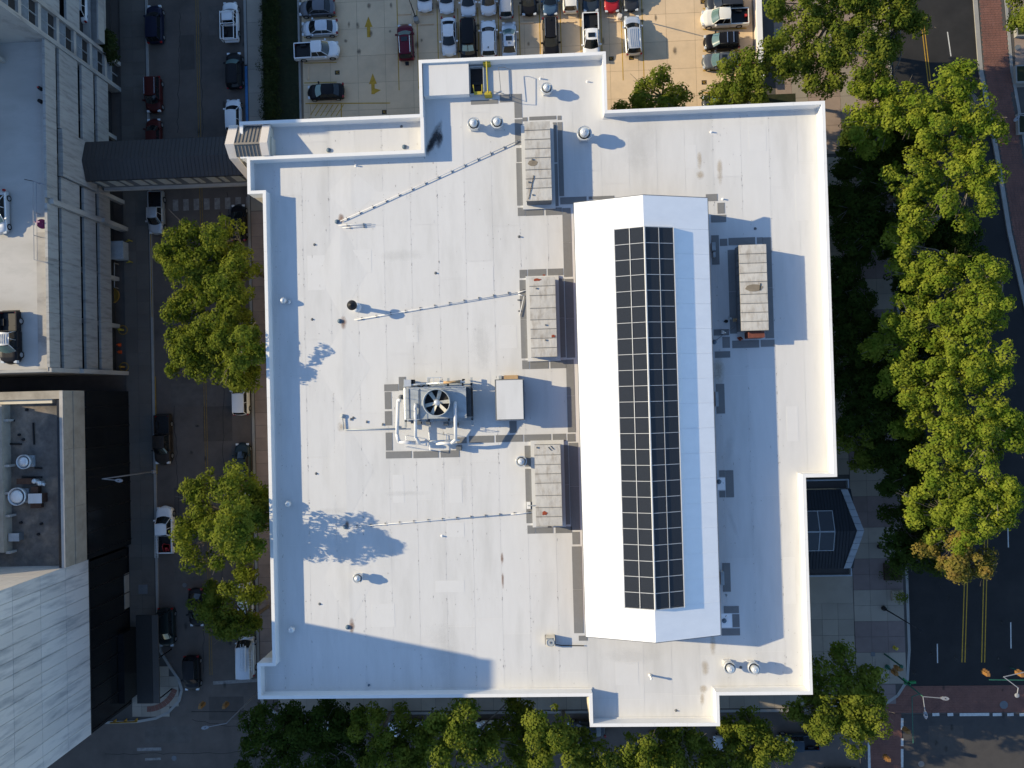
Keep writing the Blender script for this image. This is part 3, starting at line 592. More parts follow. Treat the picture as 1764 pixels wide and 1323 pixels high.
obj('hall_floor', MB().box(hx0 + t, hy0 + t, ZR - .008, hx1 - t, hy1 - t, ZR + .015), C['floorin'], B)
# skylight: frame, 24 rows of four panes
UP = .30
sk = MB(); NR = 24
def zg(x): return zs(x) + UP
for xa in (gx0, gx1): 
    mb_x0, mb_x1 = (xa - .08, xa) if xa < xr else (xa, xa + .08)
    sk.box(mb_x0, gy0 - .08, zs(xa) - .05, mb_x1, gy1 + .08, zg(xa) + .03)
for ya in (gy0 - .08, gy1):
    for xa, xb in ((gx0, xr), (xr, gx1)):
        vs = [(xa, ya, zs(xa) - .1), (xb, ya, zs(xb) - .1), (xb, ya + .08, zs(xb) - .1), (xa, ya + .08, zs(xa) - .1), (xa, ya, zg(xa) + .03), (xb, ya, zg(xb) + .03), (xb, ya + .08, zg(xb) + .03), (xa, ya + .08, zg(xa) + .03)]
        sk.add(vs, [(0, 3, 2, 1), (4, 5, 6, 7), (0, 1, 5, 4), (1, 2, 6, 5), (2, 3, 7, 6), (3, 0, 4, 7)])
def bar(xa, xb, ya, yb, h=.07):
    sk.add([(xa, ya, zg(xa) - .06), (xb, ya, zg(xb) - .06), (xb, yb, zg(xb) - .06), (xa, yb, zg(xa) - .06), (xa, ya, zg(xa) + h), (xb, ya, zg(xb) + h), (xb, yb, zg(xb) + h), (xa, yb, zg(xa) + h)], [(0, 3, 2, 1), (4, 5, 6, 7), (0, 1, 5, 4), (1, 2, 6, 5), (2, 3, 7, 6), (3, 0, 4, 7)])
sk.add([(xr - .09, gy0, ZG + UP + .01), (xr + .09, gy0, ZG + UP + .01), (xr + .09, gy1, ZG + UP + .01), (xr - .09, gy1, ZG + UP + .01), (xr - .04, gy0, ZG + UP + .08), (xr + .04, gy0, ZG + UP + .08), (xr + .04, gy1, ZG + UP + .08), (xr - .04, gy1, ZG + UP + .08)], [(0, 3, 2, 1), (4, 5, 6, 7), (0, 1, 5, 4), (1, 2, 6, 5), (2, 3, 7, 6), (3, 0, 4, 7)])
xm0, xm1 = (gx0 + xr) / 2, (gx1 + xr) / 2
for xm in (xm0, xm1): bar(xm - .025, xm + .025, gy0, gy1)
dy = (gy1 - gy0) / NR
for k in range(1, NR):
    yy = gy0 + k * dy
    for xa, xb in ((gx0, xm0 - .035), (xm0 + .035, xr - .09), (xr + .09, xm1 - .035), (xm1 + .035, gx1)): bar(xa, xb, yy - .022, yy + .022, .05)
skl = obj('skylight', sk, C['mullion'], B)
for k in range(NR):
    for xa, xb in ((gx0, xm0 - .035), (xm0 + .035, xr - .09), (xr + .09, xm1 - .035), (xm1 + .035, gx1)):
        ya, yb = gy0 + k * dy + .03, gy0 + (k + 1) * dy - .03
        obj('pane', MB().face((xa, ya, zg(xa)), (xb, ya, zg(xb)), (xb, yb, zg(xb)), (xa, yb, zg(xa))), C['skyglass'], skl)
# small things against the east side of the hall
for (a, b, c, d) in ((1226, 418, 1232, 432), (1228, 435, 1232, 443), (1232, 675, 1237, 700), (1241, 985, 1247, 1007)):
    x0, y0, x1, y1 = WR(a, b, c, d, ZR + .5); obj('wall_louvre', MB().box(x0, y0, ZR + .1, x1, y1, ZR + .7), C['steel'], B)
for (a, b, c, d) in ((1236, 823, 1249.5, 844), (1243, 1057, 1261, 1081)):
    x0, y0, x1, y1 = WR(a, b, c, d, ZR); obj('drain_pan', MB().box(x0, y0, ZR - .005, x1, y1, ZR + .01), C['hallroof'], B)
# stains
STAINS = {k: stain_mat('stain_' + k, c, a, s) for k, c, a, s in (('black', (.05, .05, .055), .85, 1.3), ('rust', (.24, .13, .08), .6, 2.0), ('tan', (.46, .38, .27), .42, 1.5), ('grey', (.48, .48, .47), .12, 1.0))}
def stain(kind, px, py, w_, h_, ang=0.0, z=ZR + .012):
    x, y = W(px, py, z); n = 20
    me = bpy.data.meshes.new('stain'); me.from_pydata([(math.cos(2 * math.pi * i / n), math.sin(2 * math.pi * i / n), 0) for i in range(n)], [], [tuple(range(n))]); me.materials.append(STAINS[kind])
    o = bpy.data.objects.new('roof_stain', me); sc.collection.objects.link(o); o.parent = B; o.location = (x, y, z + random.random() * .002); o.scale = (w_, h_, 1); o.rotation_euler = (0, 0, R(ang))
stain('black', 748, 238, .75, 3.0, -24); stain('black', 757, 240, .6, 1.6, -10); stain('black', 742, 250, .5, 1.5, -25)
for p in ((587.5, 377, .5, .9), (592, 556, .55, 1.1), (606, 1078, .5, 1.3), (598, 905, .4, .8)): stain('rust', *p)
for p in ((1228, 1110, .5, 1.8), (1215, 1150, .7, 1.3), (1212, 1187, .7, .7), (1210, 1205, .4, 1.0), (1240, 295, .5, 2.2), (1206, 302, .7, .8), (1205, 275, .4, 1.5), (589, 735, .8, .9), (1238, 640, 1.0, 2.6)): stain('tan', *p)
for p in ((865, 962, .25, 1.0), (866, 1000, .2, 1.5)): stain('rust', *p)
for p in ((762, 860, .25, 4.0), (700, 850, 4.0, .5), (800, 840, .5, 3.0), (720, 560, 1.0, 3.0), (860, 720, 2, 1), (570, 880, 2.5, .6), (1255, 775, .9, 3.4, -15), (1262, 900, .4, 3.5, 18), (760, 1120, 3, 5), (690, 440, 4, 1), (1090, 1130, 5, 1.4), (1100, 250, 3, 5), (830, 600, 2, 4)): stain('grey', *p)
# ---- rooftop package units: each top sheet is a piece of its own
def rtu(label, px0, py0, px1, py1, seams, h, ledge=True, extras=()):
    zt = ZR + h; x0, y0, x1, y1 = WR(px0, py0, px1, py1, zt); cx, cy = (x0 + x1) / 2, (y0 + y1) / 2
    t = thing('rooftop_unit', label, 'rooftop unit', (cx, cy, ZR), group='long grey rooftop air units')
    if ledge: obj('curb', MB().box(x0 - .42, y0 - .35, ZR - .004, x1 + .42, y1 + .35, ZR + .22), C['roof'], t)
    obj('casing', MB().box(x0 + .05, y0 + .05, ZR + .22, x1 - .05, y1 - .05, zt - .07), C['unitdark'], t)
    mb = MB()
    for k in range(12):
        yy = y0 + (k + .5) * (y1 - y0) / 12
        for xx in (x0 + .0, x1 - .05): mb.box(xx, yy - (y1 - y0) / 26, ZR + .5, xx + .05, yy + (y1 - y0) / 26, zt - .25)
    obj('side_louvre', mb, C['unitdark'], t)
    sy = [y1] + [W((px0 + px1) / 2, s, zt)[1] for s in seams] + [y0]
    for a, b in zip(sy, sy[1:]):
        mb = MB(); mb.add([(x0 - .03, b + .02, zt - .07), (x1 + .03, b + .02, zt - .07), (x1 + .03, a - .02, zt - .07), (x0 - .03, a - .02, zt - .07), (x0 - .03, b + .02, zt), (x1 + .03, b + .02, zt), (x1 + .03, a - .02, zt), (x0 - .03, a - .02, zt), ((x0 + x1) / 2, (a + b) / 2, zt + .03)], [(0, 1, 5, 4), (1, 2, 6, 5), (2, 3, 7, 6), (3, 0, 4, 7), (4, 5, 8), (5, 6, 8), (6, 7, 8), (7, 4, 8)])
        obj('top_sheet', mb, C['unit'], t)
        obj('seam_rib', MB().box(x0 - .05, b - .02, zt - .05, x1 + .05, b + .02, zt + .05), C['unitdark'], t)
    for kind, px, py, wx, wy in extras:
        ex, ey = W(px, py, zt)
        if kind == 'rust':
            pts = [(ex + wx * (1 + .35 * math.sin(7 * a) + .2 * math.cos(3 * a)) * math.cos(a), ey + wy * (1 + .3 * math.sin(5 * a)) * math.sin(a)) for a in [i * .45 for i in range(14)]]
            obj('rust_patch', MB().prism(pts, zt + .02, zt + .045), C['rust'], t)
        elif kind == 'pool': obj('dirt_patch', MB().prism([(ex + wx * math.cos(i * .349) * (1 + .08 * math.sin(i * 2.1)), ey + wy * math.sin(i * .349)) for i in range(18)], zt + .02, zt + .036), C['dirt'], t)
        elif kind == 'knob': obj('bolt_cap', MB().lathe(ex, ey, [(.09, zt + .02), (.09, zt + .12), (.01, zt + .13)], 8), C['unitdark'], t)
        elif kind == 'rod': obj('loose_rod', MB().tube((ex - wx, ey - wy, zt + .06), (ex + wx, ey + wy, zt + .06), .03, 6), C['dark'], t)
        elif kind == 'box': obj('end_box', MB().box(ex - wx, ey - wy, ZR + .22, ex + wx, ey + wy, zt - .5), C['brown2'], t)
    return t
C['brown2'] = M('faded_red_box', (0.16, 0.055, 0.04), 0.8, 0.25, 3.0)
C['dirt'] = M('dirt_pool', (0.22, 0.185, 0.14), 0.9, 0.2, 2.0)
rtu('long grey sheet-metal roof unit, topmost of those left of the white hall', 905.5, 209, 948.5, 346, [224, 240, 256, 271.5, 292, 307.5, 324], 2.0, extras=(('pool', 918, 281, .5, .3), ('knob', 917, 275, 0, 0), ('knob', 911, 314, 0, 0), ('knob', 918, 336, 0, 0), ('rod', 915, 323, .3, 1.2)))
rtu('long grey roof unit with a red rust patch on its upper corner', 914, 477, 957.5, 615, [492.5, 508.5, 530.5, 550.5, 566.5, 582.5, 599], 1.6, extras=(('rust', 925, 482, .38, .13), ('rust', 953, 579, .2, .13), ('knob', 940, 560, 0, 0), ('knob', 940, 586, 0, 0), ('knob', 924, 497, 0, 0), ('rust', 937, 474, .15, .08)))
rtu('long grey roof unit with a round red rust blot near its lower end', 922.5, 766, 966.5, 906.5, [783.5, 800, 816, 832, 853.5, 874, 890], 1.6, extras=(('rust', 938, 884, .26, .2), ('rod', 947, 773, .16, -.18), ('rod', 951, 771, .16, -.18), ('knob', 925, 771, 0, 0), ('box', 947, 908.5, .2, .08)))
rtu('long grey roof unit with an oval dirt patch, right of the white hall', 1275.5, 421, 1321.5, 569.5, [437, 453, 470, 485, 506.5, 522.5, 538, 553.5], 2.1, ledge=False, extras=(('pool', 1299, 496, .86, .36), ('rod', 1309, 494, .05, .35), ('box', 1306, 575.5, .8, .32)))
# ---- round exhaust fans
def dome(label, px, py, r, h, grp='silver mushroom exhaust fans'):
    zt = ZR + h; x, y = W(px, py, zt - .2)
    t = thing('exhaust_fan', label, 'exhaust fan', (x, y, ZR), group=grp)
    obj('curb', MB().box(x - r * .62, y - r * .62, ZR - .004, x + r * .62, y + r * .62, ZR + .3), C['roof'], t)
    obj('wind_band', MB().lathe(x, y, [(r * .55, ZR + .3), (r * .6, ZR + h * .45), (r, ZR + h * .5), (r * 1.03, ZR + h * .72), (r * .99, ZR + h * .74), (r * .8, ZR + h * .66)], 24), C['galv'], t, smooth=True)
    obj('dome_cap', MB().lathe(x, y, [(r * .62, ZR + h * .62), (r * .66, zt - .28), (r * .62, zt - .16), (r * .45, zt - .05), (r * .2, zt), (.01, zt + .01)], 20), C['galv'], t, smooth=True)
    obj('motor_knob', MB().lathe(x, y, [(.06, zt - .02), (.06, zt + .05), (.01, zt + .06)], 8), C['white'], t)
dome('large silver mushroom exhaust fan right of the top grey roof unit', 1007, 227, .74, 1.9)
dome('silver mushroom exhaust fan alone near the top edge of the roof', 942, 150, .58, 1.5)
dome('left silver mushroom exhaust fan of the pair under the yellow-framed hatch', 815.5, 211, .64, 1.6)
dome('right silver mushroom exhaust fan of the pair under the yellow-framed hatch', 856, 208.5, .62, 1.6)
dome('left silver mushroom exhaust fan of the pair in the lower right corner of the roof', 1259, 1153, .58, 1.9)
dome('right silver mushroom exhaust fan of the pair in the lower right corner of the roof', 1301, 1154, .58, 1.9)
dome('pale silver exhaust fan just left of the lowest grey roof unit', 898, 795, .56, 1.2)
dome('silver exhaust fan with a long shadow at the lower left of the roof', 615.5, 997, .50, 1.3)
def smallvent(label, px, py, r, h, mat='galv', name='roof_vent', grp='small silver roof vents in the left parapet shade'):
    x, y = W(px, py, ZR + h); t = thing(name, label, 'roof vent', (x, y, ZR), group=grp)
    obj('stack', MB().lathe(x, y, [(r * .55, ZR), (r * .5, ZR + h * .7)], 12), C[mat], t, smooth=True)
    obj('hood', MB().lathe(x, y, [(r, ZR + h * .55), (r, ZR + h * .7), (r * .5, ZR + h * .95), (.01, ZR + h)], 14), C[mat], t, smooth=True)
smallvent('small silver roof vent in the left shade, highest of the three along the left edge', 486, 517, .34, .9)
smallvent('small silver roof vent in the left shade, beside the big tree shadow', 494, 869, .34, .9)
smallvent('small silver roof vent in the lower left corner, inside the big dark shadow', 500, 1087, .36, .9)
smallvent('small pale vent stub right of the highest vent on the left edge', 497, 520, .2, .35)
x, y = W(604.5, 525, ZR + 2.3); t = thing('chimney_stack', 'tall black round chimney cap throwing a lollipop-shaped shadow', 'chimney', (x, y, ZR))
obj('base_flange', MB().lathe(x, y, [(.5, ZR), (.48, ZR + .5), (.2, ZR + .55)], 16), C['white'], t, smooth=True)
obj('stack', MB().lathe(x, y, [(.2, ZR + .5), (.2, ZR + 1.9)], 14), C['steel'], t, smooth=True)
obj('rain_cap', MB().lathe(x, y, [(.5, ZR + 1.8), (.52, ZR + 1.95), (.3, ZR + 2.2), (.01, ZR + 2.36)], 20), C['black'], t, smooth=True)
DR = {(580, 381.5): 'round strainer at the left end of the upper white pipe', (584.5, 553): 'round strainer beside a rust stain, left of the middle white pipe', (594.5, 908): 'dark round strainer at the left end of the lower white pipe', (598.5, 1081): 'dark round strainer beside a rust stain at the shadow edge', (565.5, 258): 'round strainer in the narrow upper left roof strip, left one', (696, 252.5): 'round strainer in the narrow upper left roof strip, right one', (1239, 830): 'dark round strainer on a pale square right of the hall', (1248, 1070): 'dark round strainer on a pale square at the lower end of the hall', (1231, 589): 'dark round strainer at the lower end of the thin pole', (635, 1181): 'tiny dark drain near the lower left parapet'}
for (px, py), lb in DR.items():
    x, y = W(px, py, ZR + .15); s = .5 if py == 1181 else 1
    obj('roof_drain', MB().lathe(x, y, [(.24 * s, ZR), (.24 * s, ZR + .08), (.19 * s, ZR + .16), (.01, ZR + .2)], 14), C['drain'], None, lb, 'roof drain', 'round roof drains', loc=(x, y, ZR), smooth=True)
# ---- stub pipes sticking out of the membrane
ST = {(612, 284): ('under the narrow upper roof strip', .3), (541, 421): ('in the upper left of the roof', .12), (537, 550): ('left of the black chimney cap', .12), (750, 470): ('in the empty middle of the upper roof', .14), (894, 407): ('left of the hall between two grey units', .2), (544, 816): ('left of the lower white pipe', .12), (550, 1041): ('just above the big dark shadow edge', .12), (761, 924): ('below the lower white pipe', .22), (931, 133): ('left of the topmost silver fan', .35), (1012, 139): ('right of the topmost silver fan', .25), (1226, 226): ('near the upper right parapet', .25), (1246, 342): ('just right of the hall roof corner', .25), (1017, 442): ('in shade', .2), (608, 720): ('right of the grey drain cap by the fan tower', .12), (691, 217): ('in the narrow upper left roof strip', .15), (1302, 393): ('in the shade above the right-hand grey unit', .2), (1277, 1151): ('between the paired fans at the lower right', .2), (1165, 1225): ('near the bottom parapet', .15)}
for (px, py), (lb, h) in ST.items():
    if lb == 'in shade': continue
    x, y = W(px, py, ZR + h)
    obj('stub_pipe', MB().tube((x, y, ZR), (x, y, ZR + h), .07, 8).tube((x, y, ZR), (x, y, ZR + .06), .16, 10, r2=.08), C['white'] if h > .2 else C['unitdark'], None, 'thin stub pipe ' + lb, 'stub pipe', 'thin stub pipes in the roof', loc=(x, y, ZR))
x, y = W(1122, 1169, ZR + .9); obj('vent_pipe', MB().tube((x, y, ZR), (x, y, ZR + .9), .1, 10).tube((x, y, ZR), (x, y, ZR + .15), .2, 10, r2=.11).ball((x, y, ZR + .9), .14, 8, 5), C['white'], None, 'tall white vent pipe with a thin shadow near the bottom of the roof', 'vent pipe', loc=(x, y, ZR), smooth=True)
# ---- gas pipes on little sleepers
def piperun(label, pts, ns, r=.04, mat='lag', h=.17, blocks=True):
    P = [(*W(a, b, ZR + h), ZR + h) for a, b in pts]; t = thing('gas_pipe', label, 'pipe', (P[0][0], P[0][1], ZR), group='pipes laid across the roof')
    obj('pipe', MB().path(P, r, 8), C[mat], t, smooth=True)
    a, b = Vector(P[0]), Vector(P[-1]); me = None
    for k in range(ns):
        p = a.lerp(b, (k + .5) / ns); ang = math.atan2(b.y - a.y, b.x - a.x)
        if me is None: me = mesh_of('support', MB().box(-.055, -.13, 0, .055, .13, .12), C['unitdark'])
        inst('support', me, t, (p.x - P[0][0], p.y - P[0][1], 0), ang)
    return t
piperun('white pipe on small blocks running to the top grey roof unit', [(586, 381), (903, 238)], 14)
piperun('white pipe on small blocks running to the middle grey roof unit', [(610, 551), (892, 504), (914, 498)], 12)
piperun('white pipe on small blocks running to the lowest grey roof unit', [(602, 908), (880, 886), (923, 882)], 13)
piperun('thin white pipe left of the middle grey roof unit, bending down', [(893, 507), (903, 510), (895, 545)], 2, .045)
piperun('upper of two short loose pipes under the upper drain', [(583, 388), (640, 385.5)], 2, .035); piperun('lower of two short loose pipes under the upper drain', [(590, 392), (639, 389)], 2, .035)
piperun('grey pipe from the fan tower bending up to a drain cap', [(590, 720), (592, 740.5), (700, 738)], 4, .06, 'steel'); x, y = W(589.5, 717, ZR + .3)
obj('roof_drain', MB().lathe(x, y, [(.22, ZR), (.22, ZR + .2), (.01, ZR + .3)], 14), C['steel'], None, 'grey cap at the upper end of the bent grey pipe', 'roof drain', 'round roof drains', loc=(x, y, ZR), smooth=True)
piperun('thin pale pole lying from the right-hand unit to a drain', [(1264, 563), (1231, 588)], 1, .035, 'lampw')
# ---- split condenser
x0, y0, x1, y1 = WR(940, 1098, 956, 1114.5, ZR + .8)
t = thing('condenser_unit', 'small beige outdoor condenser with a round fan grille near the lower middle of the roof', 'condenser', ((x0 + x1) / 2, (y0 + y1) / 2, ZR))
obj('casing', MB().box(x0, y0, ZR + .12, x1, y1, ZR + .82), C['stucco'], t); cx, cy = (x0 + x1) / 2, y0 + .46
obj('fan_grille', MB().lathe(cx, cy, [(.40, ZR + .82), (.40, ZR + .86), (.36, ZR + .87), (.34, ZR + .83), (.01, ZR + .83)], 20), C['steel'], t)
obj('fan_hub', MB().lathe(cx, cy, [(.1, ZR + .83), (.1, ZR + .89), (.01, ZR + .9)], 12), C['unitdark'], t)
for k in range(4): obj('vent_slot', MB().box(x0 + .08 + k * .2, y1 - .2, ZR + .82, x0 + .2 + k * .2, y1 - .05, ZR + .84), C['unitdark'], t)
obj('foot', MB().box(x0 - .05, y0, ZR, x0 + .1, y1, ZR + .12), C['dark'], t); obj('foot', MB().box(x1 - .1, y0, ZR, x1 + .05, y1, ZR + .12), C['dark'], t)
P = [(*W(956, 1110, ZR + .3), ZR + .3), (*W(968, 1112, ZR + .15), ZR + .15), (*W(1006, 1112.5, ZR + .12), ZR + .12)]
obj('refrigerant_line', MB().path(P, .05, 6), C['dark'], t)
# ---- white square box unit
x0, y0, x1, y1 = WR(853, 653, 903.5, 724, ZR + 2.3)
t = thing('box_unit', 'white box-shaped roof unit with a dark rim between the fan tower and the hall', 'rooftop unit', ((x0 + x1) / 2, (y0 + y1) / 2, ZR))
obj('body', MB().box(x0 + .1, y0 + .1, ZR, x1 - .1, y1 - .1, ZR + 2.1), C['unitdark'], t)
obj('lid_rim', MB().box(x0, y0, ZR + 2.1, x1, y1, ZR + 2.22), C['unitdark'], t); obj('lid', MB().box(x0 + .14, y0 + .1, ZR + 2.22, x1 - .14, y1 - .1, ZR + 2.32), C['roof'], t)
a, b, c, d = WR(868, 648, 892, 653, ZR + 1.6); obj('timber_block', MB().box(a, b, ZR, c, d + .1, ZR + 1.6), C['wood'], t)
a, b, c, d = WR(859, 647, 864, 653, ZR + 1.4); obj('junction_box', MB().box(a, b, ZR, c, d, ZR + 1.4), C['steel'], t)
# ---- cooling tower with its fan
ZT = ZR + 2.6; x0, y0, x1, y1 = WR(700, 668, 803, 721, ZT)
ct = thing('cooling_tower', 'grey cooling tower with a big round fan and looping white pipes', 'cooling tower', ((x0 + x1) / 2, (y0 + y1) / 2, ZR))
obj('casing', MB().box(x0, y0, ZR + .9, x1, y1, ZT - .06), C['steel'], ct)
fx, fy = W(751.5, 693.5, ZT + .9); fr = 1.32
mb = MB(); n = 28
pts = [(x0, y0), (x1, y0), (x1, y1), (x0, y1)]
for i in range(n):      # top deck with the round opening
    a0, a1 = 2 * math.pi * i / n, 2 * math.pi * (i + 1) / n
    def edge(a):
        ca, sa = math.cos(a), math.sin(a); ks = []
        if ca > 1e-6: ks.append((x1 - fx) / ca)
        if ca < -1e-6: ks.append((x0 - fx) / ca)
        if sa > 1e-6: ks.append((y1 - fy) / sa)
        if sa < -1e-6: ks.append((y0 - fy) / sa)
        k = min(ks); return (fx + ca * k, fy + sa * k)
    e0, e1 = edge(a0), edge(a1)
    mb.face((fx + fr * math.cos(a0), fy + fr * math.sin(a0), ZT), (e0[0], e0[1], ZT), (e1[0], e1[1], ZT), (fx + fr * math.cos(a1), fy + fr * math.sin(a1), ZT))
obj('top_deck', mb, C['steel'], ct)
obj('fan_cowl', MB().lathe(fx, fy, [(fr + .04, ZT), (fr + .02, ZT + .75), (fr + .06, ZT + .82), (fr - .03, ZT + .82), (fr - .05, ZT + .7), (fr - .04, ZT - .05)], 40), C['steel'], ct, smooth=True)
obj('fan_shaft', MB().lathe(fx, fy, [(fr - .05, ZT + .02), (.01, ZT + .01)], 24), C['void'], ct)
obj('fan_hub', MB().lathe(fx, fy, [(.3, ZT + .25), (.32, ZT + .42), (.2, ZT + .5), (.01, ZT + .52)], 18), C['galv'], ct, smooth=True)
for k in range(6):
    a = R(8 + 60 * k + (6 if k % 2 else -4)); ca, sa = math.cos(a), math.sin(a); vs = []
    for rr_, wd in ((.28, .15), (fr - .1, .19)):
        for sgn, zz in ((-1, .30), (1, .44)):
            vs.append((fx + ca * rr_ - sa * wd * sgn, fy + sa * rr_ + ca * wd * sgn, ZT + zz))
    obj('fan_blade', MB().add(vs, [(0, 2, 3, 1), (1, 3, 2, 0)]), C['fan'], ct)
for xx in (x0 + .25, x0 + 1.3, x1 - 1.7): obj('top_rib', MB().box(xx, y0 + .05, ZT + .002, xx + .05, y1 - .05, ZT + .06), C['unitdark'], ct) if not (fx - fr < xx < fx + fr) else None
obj('louvre_bank', MB().box(x1, y0 + .1, ZR + 1, x1 + .55, y1 - .05, ZT - .3), C['dark'], ct)
obj('louvre_bank', MB().box(x0 - .45, y0 + .05, ZR + 1, x0, y1 - .05, ZT - .8), C['steel'], ct)
for k in range(6): obj('louvre_blade', MB().box(x1 + .08 * k + .02, y0 + .1, ZT - .32, x1 + .08 * k + .05, y1 - .05, ZT - .22), C['unitdark'], ct)
for xx in (x0 - .4, x0 + 2, x1 - 2, x1 + .4):
    for yy in (y0 - .2, y1 + .3): obj('leg', MB().box(xx - .1, yy - .1, ZR, xx + .1, yy + .1, ZR + .9), C['steel'], ct)
mb = MB()
for yy in (y0 - .2, y1 + .3): mb.box(x0 - .6, yy - .12, ZR + .7, x1 + .6, yy + .12, ZR + .9)
for xx in (x0 - .5, x0 + 2, x1 - 2, x1 + .4): mb.box(xx - .1, y0 - .9, ZR + .5, xx + .1, y1 + 1.0, ZR + .69)
obj('dunnage_frame', mb, C['steel'], ct)
def gpath(name, pts, r, mat, n=10):
    return obj(name, MB().path([(*W(a, b, ZR + z), ZR + z) for a, b, z in pts], r, n), C[mat], ct, smooth=True)
gpath('lagged_pipe', [(691, 690, 1.5), (686, 690, 1.5), (684, 748, 1.6), (687, 761, 1.5), (716, 763, 1.2)], .19, 'lag')
gpath('lagged_pipe', [(716, 696, 2.6), (715.5, 704, 3.0), (716, 753, 2.2), (723, 763, 1.5), (737, 760, 1.0)], .16, 'lag')
gpath('lagged_pipe', [(784, 693, 2.6), (784, 702, 3.0), (785, 757, 2.2), (778, 763, 1.6), (752, 764, 1.0)], .17, 'lag')
obj('manifold', MB().path([(*W(738, 761, ZR + 1), ZR + 1), (*W(792, 758, ZR + 1), ZR + 1)], .11, 8), C['galv'], ct, smooth=True)
for a, b in ((745, 720), (738, 724), (722, 724), (768, 726), (786, 728), (712, 722)):
    q = W(a, b + 4, ZR + .8); obj('pump_valve', MB().box(q[0] - .22, q[1] - .2, ZR + .3, q[0] + .22, q[1] + .2, ZR + 1.0), C['steel'] if a % 2 else C['unitdark'], ct)
# ladder and railings
def rail(pts, z0, z1, mat='unitdark'):
    mb = MB()
    for (a, b) in zip(pts, pts[1:]):
        for zz in (z1, (z0 + z1) / 2 + .1): mb.tube((a[0], a[1], zz), (b[0], b[1], zz), .025, 5)
    for p in pts: mb.tube((p[0], p[1], z0), (p[0], p[1], z1), .025, 5)
    return mb
obj('guard_rail', rail([(x0, y1 + .05), (x0 + 1.6, y1 + .05), (fx, y1 + .05), (x1 - 1.5, y1 + .05), (x1, y1 + .05)], ZT, ZT + 1.0), C['galv'], ct)
obj('guard_rail', rail([(x0, y1 + .05), (x0 - .02, (y0 + y1) / 2 + .6), (x0 - .02, (y0 + y1) / 2 - .6), (x0, y0)], ZT, ZT + 1.0), C['galv'], ct)
obj('guard_rail', rail([(x0, y0 - .03), (x0 + 1.4, y0 - .03)], ZT, ZT + 1.0), C['galv'], ct)
lx = fx - .2; mb = MB()
for dx in (-.62, .62): mb.tube((lx + dx, y1 + .35, ZR), (lx + dx, y1 + .35, ZT + 1.0), .035, 6); mb.tube((lx + dx, y1 + 1.0, ZR + 1.6), (lx + dx, y1 + 1.0, ZT + 1.0), .035, 6); mb.tube((lx + dx, y1 + .35, ZT + 1), (lx + dx, y1 + 1.0, ZT + 1), .035, 6)
mb.tube((lx - .62, y1 + 1.0, ZT + 1), (lx + .62, y1 + 1.0, ZT + 1), .035, 6); mb.tube((lx, y1 + 1.0, ZT + 1), (lx, y1 + .35, ZT + 1), .035, 6)
for k in range(9): mb.tube((lx - .3, y1 + .4, ZR + .3 + .33 * k), (lx + .3, y1 + .4, ZR + .3 + .33 * k), .02, 5)
obj('access_ladder', mb, C['galv'], ct)
gpath('header_pipe', [(698, 664, 1.6), (735, 661, 1.6), (801, 658, 1.6)], .1, 'galv'); gpath('header_pipe', [(764, 659, 1.9), (793, 657, 1.9)], .13, 'wood')
gpath('drain_pipe', [(797, 664, 1.8), (797, 654, 1.2), (800, 654, .3)], .08, 'dark'); gpath('drain_pipe', [(712, 660, 1.5), (726, 668, 1.2), (734, 660, 1.0)], .07, 'dark')
q = W(702, 660, ZR + 1.8); obj('control_panel', MB().box(q[0] - .35, q[1] - .35, ZR + .6, q[0] + .35, q[1] + .35, ZR + 1.8), C['galv'], ct)
q = W(709, 659, ZR + 1.6); obj('valve_box', MB().box(q[0] - .2, q[1] - .3, ZR + .6, q[0] + .2, q[1] + .3, ZR + 1.6), C['dark'], ct)
q = W(690, 684, ZR + .7); obj('pump', MB().lathe(q[0], q[1], [(.25, ZR), (.25, ZR + .6), (.15, ZR + .7), (.01, ZR + .75)], 12), C['unitdark'], ct, smooth=True)
# pipe rack stands south of the tower (thin frames that throw long shadows)
for a, b, c, d in ((699, 751, 700, 763), (739, 745, 741, 776), (769, 748, 770, 762), (699, 770, 740, 776)):
    p, q = W(a, b, ZR + .9), W(c, d, ZR + .9); mb = MB().tube((*p, ZR + .9), (*q, ZR + .9), .035, 5)
    for s_ in (p, q): mb.tube((*s_, ZR), (*s_, ZR + .9), .03, 5)
    obj('pipe_stand', mb, C['galv'], ct)
q = W(790, 772, ZR + .8); obj('roof_penetration', MB().box(q[0] - .25, q[1] - .25, ZR, q[0] + .25, q[1] + .25, ZR + .8), C['unitdark'], ct)
# ---- raised hatch block, yellow gate and grab rails in the upper left bay
x0, y0, x1, y1 = WR(729.5, 107, 807, 163, ZR + .95)
t = thing('roof_block', 'raised white square block in the upper left bay beside the yellow-railed hatch', 'roof block', ((x0 + x1) / 2, (y0 + y1) / 2, ZR))
obj('wall', MB().box(x0, y0, ZR, x1, y1, ZR + .85), C['white'], t); obj('lid', MB().box(x0 - .04, y0 - .04, ZR + .852, x1 + .04, y1 + .04, ZR + .95), C['roof'], t)
x0, y0, x1, y1 = WR(810, 115.5, 832, 160.5, ZR + .45)
t = thing('roof_hatch', 'open dark roof hatch with yellow frame pieces beside the raised white block', 'roof hatch', ((x0 + x1) / 2, (y0 + y1) / 2, ZR))
mb = MB(); 
for b in ((x0 - .1, y0 - .1, x0, y1 + .1), (x1, y0 - .1, x1 + .1, y1 + .1), (x0, y0 - .1, x1, y0), (x0, y1, x1, y1 + .1)): mb.box(b[0], b[1], ZR, b[2], b[3], ZR + .45)
obj('curb', mb, C['steel'], t); obj('shaft', MB().box(x0, y0, ZR + .015, x1, y1, ZR + .03), C['dark'], t)
obj('stair_tread', MB().box(x0 + .1, y0 + 1.0, ZR + .1, x1 - .1, y0 + 1.3, ZR + .16), C['black'], t)
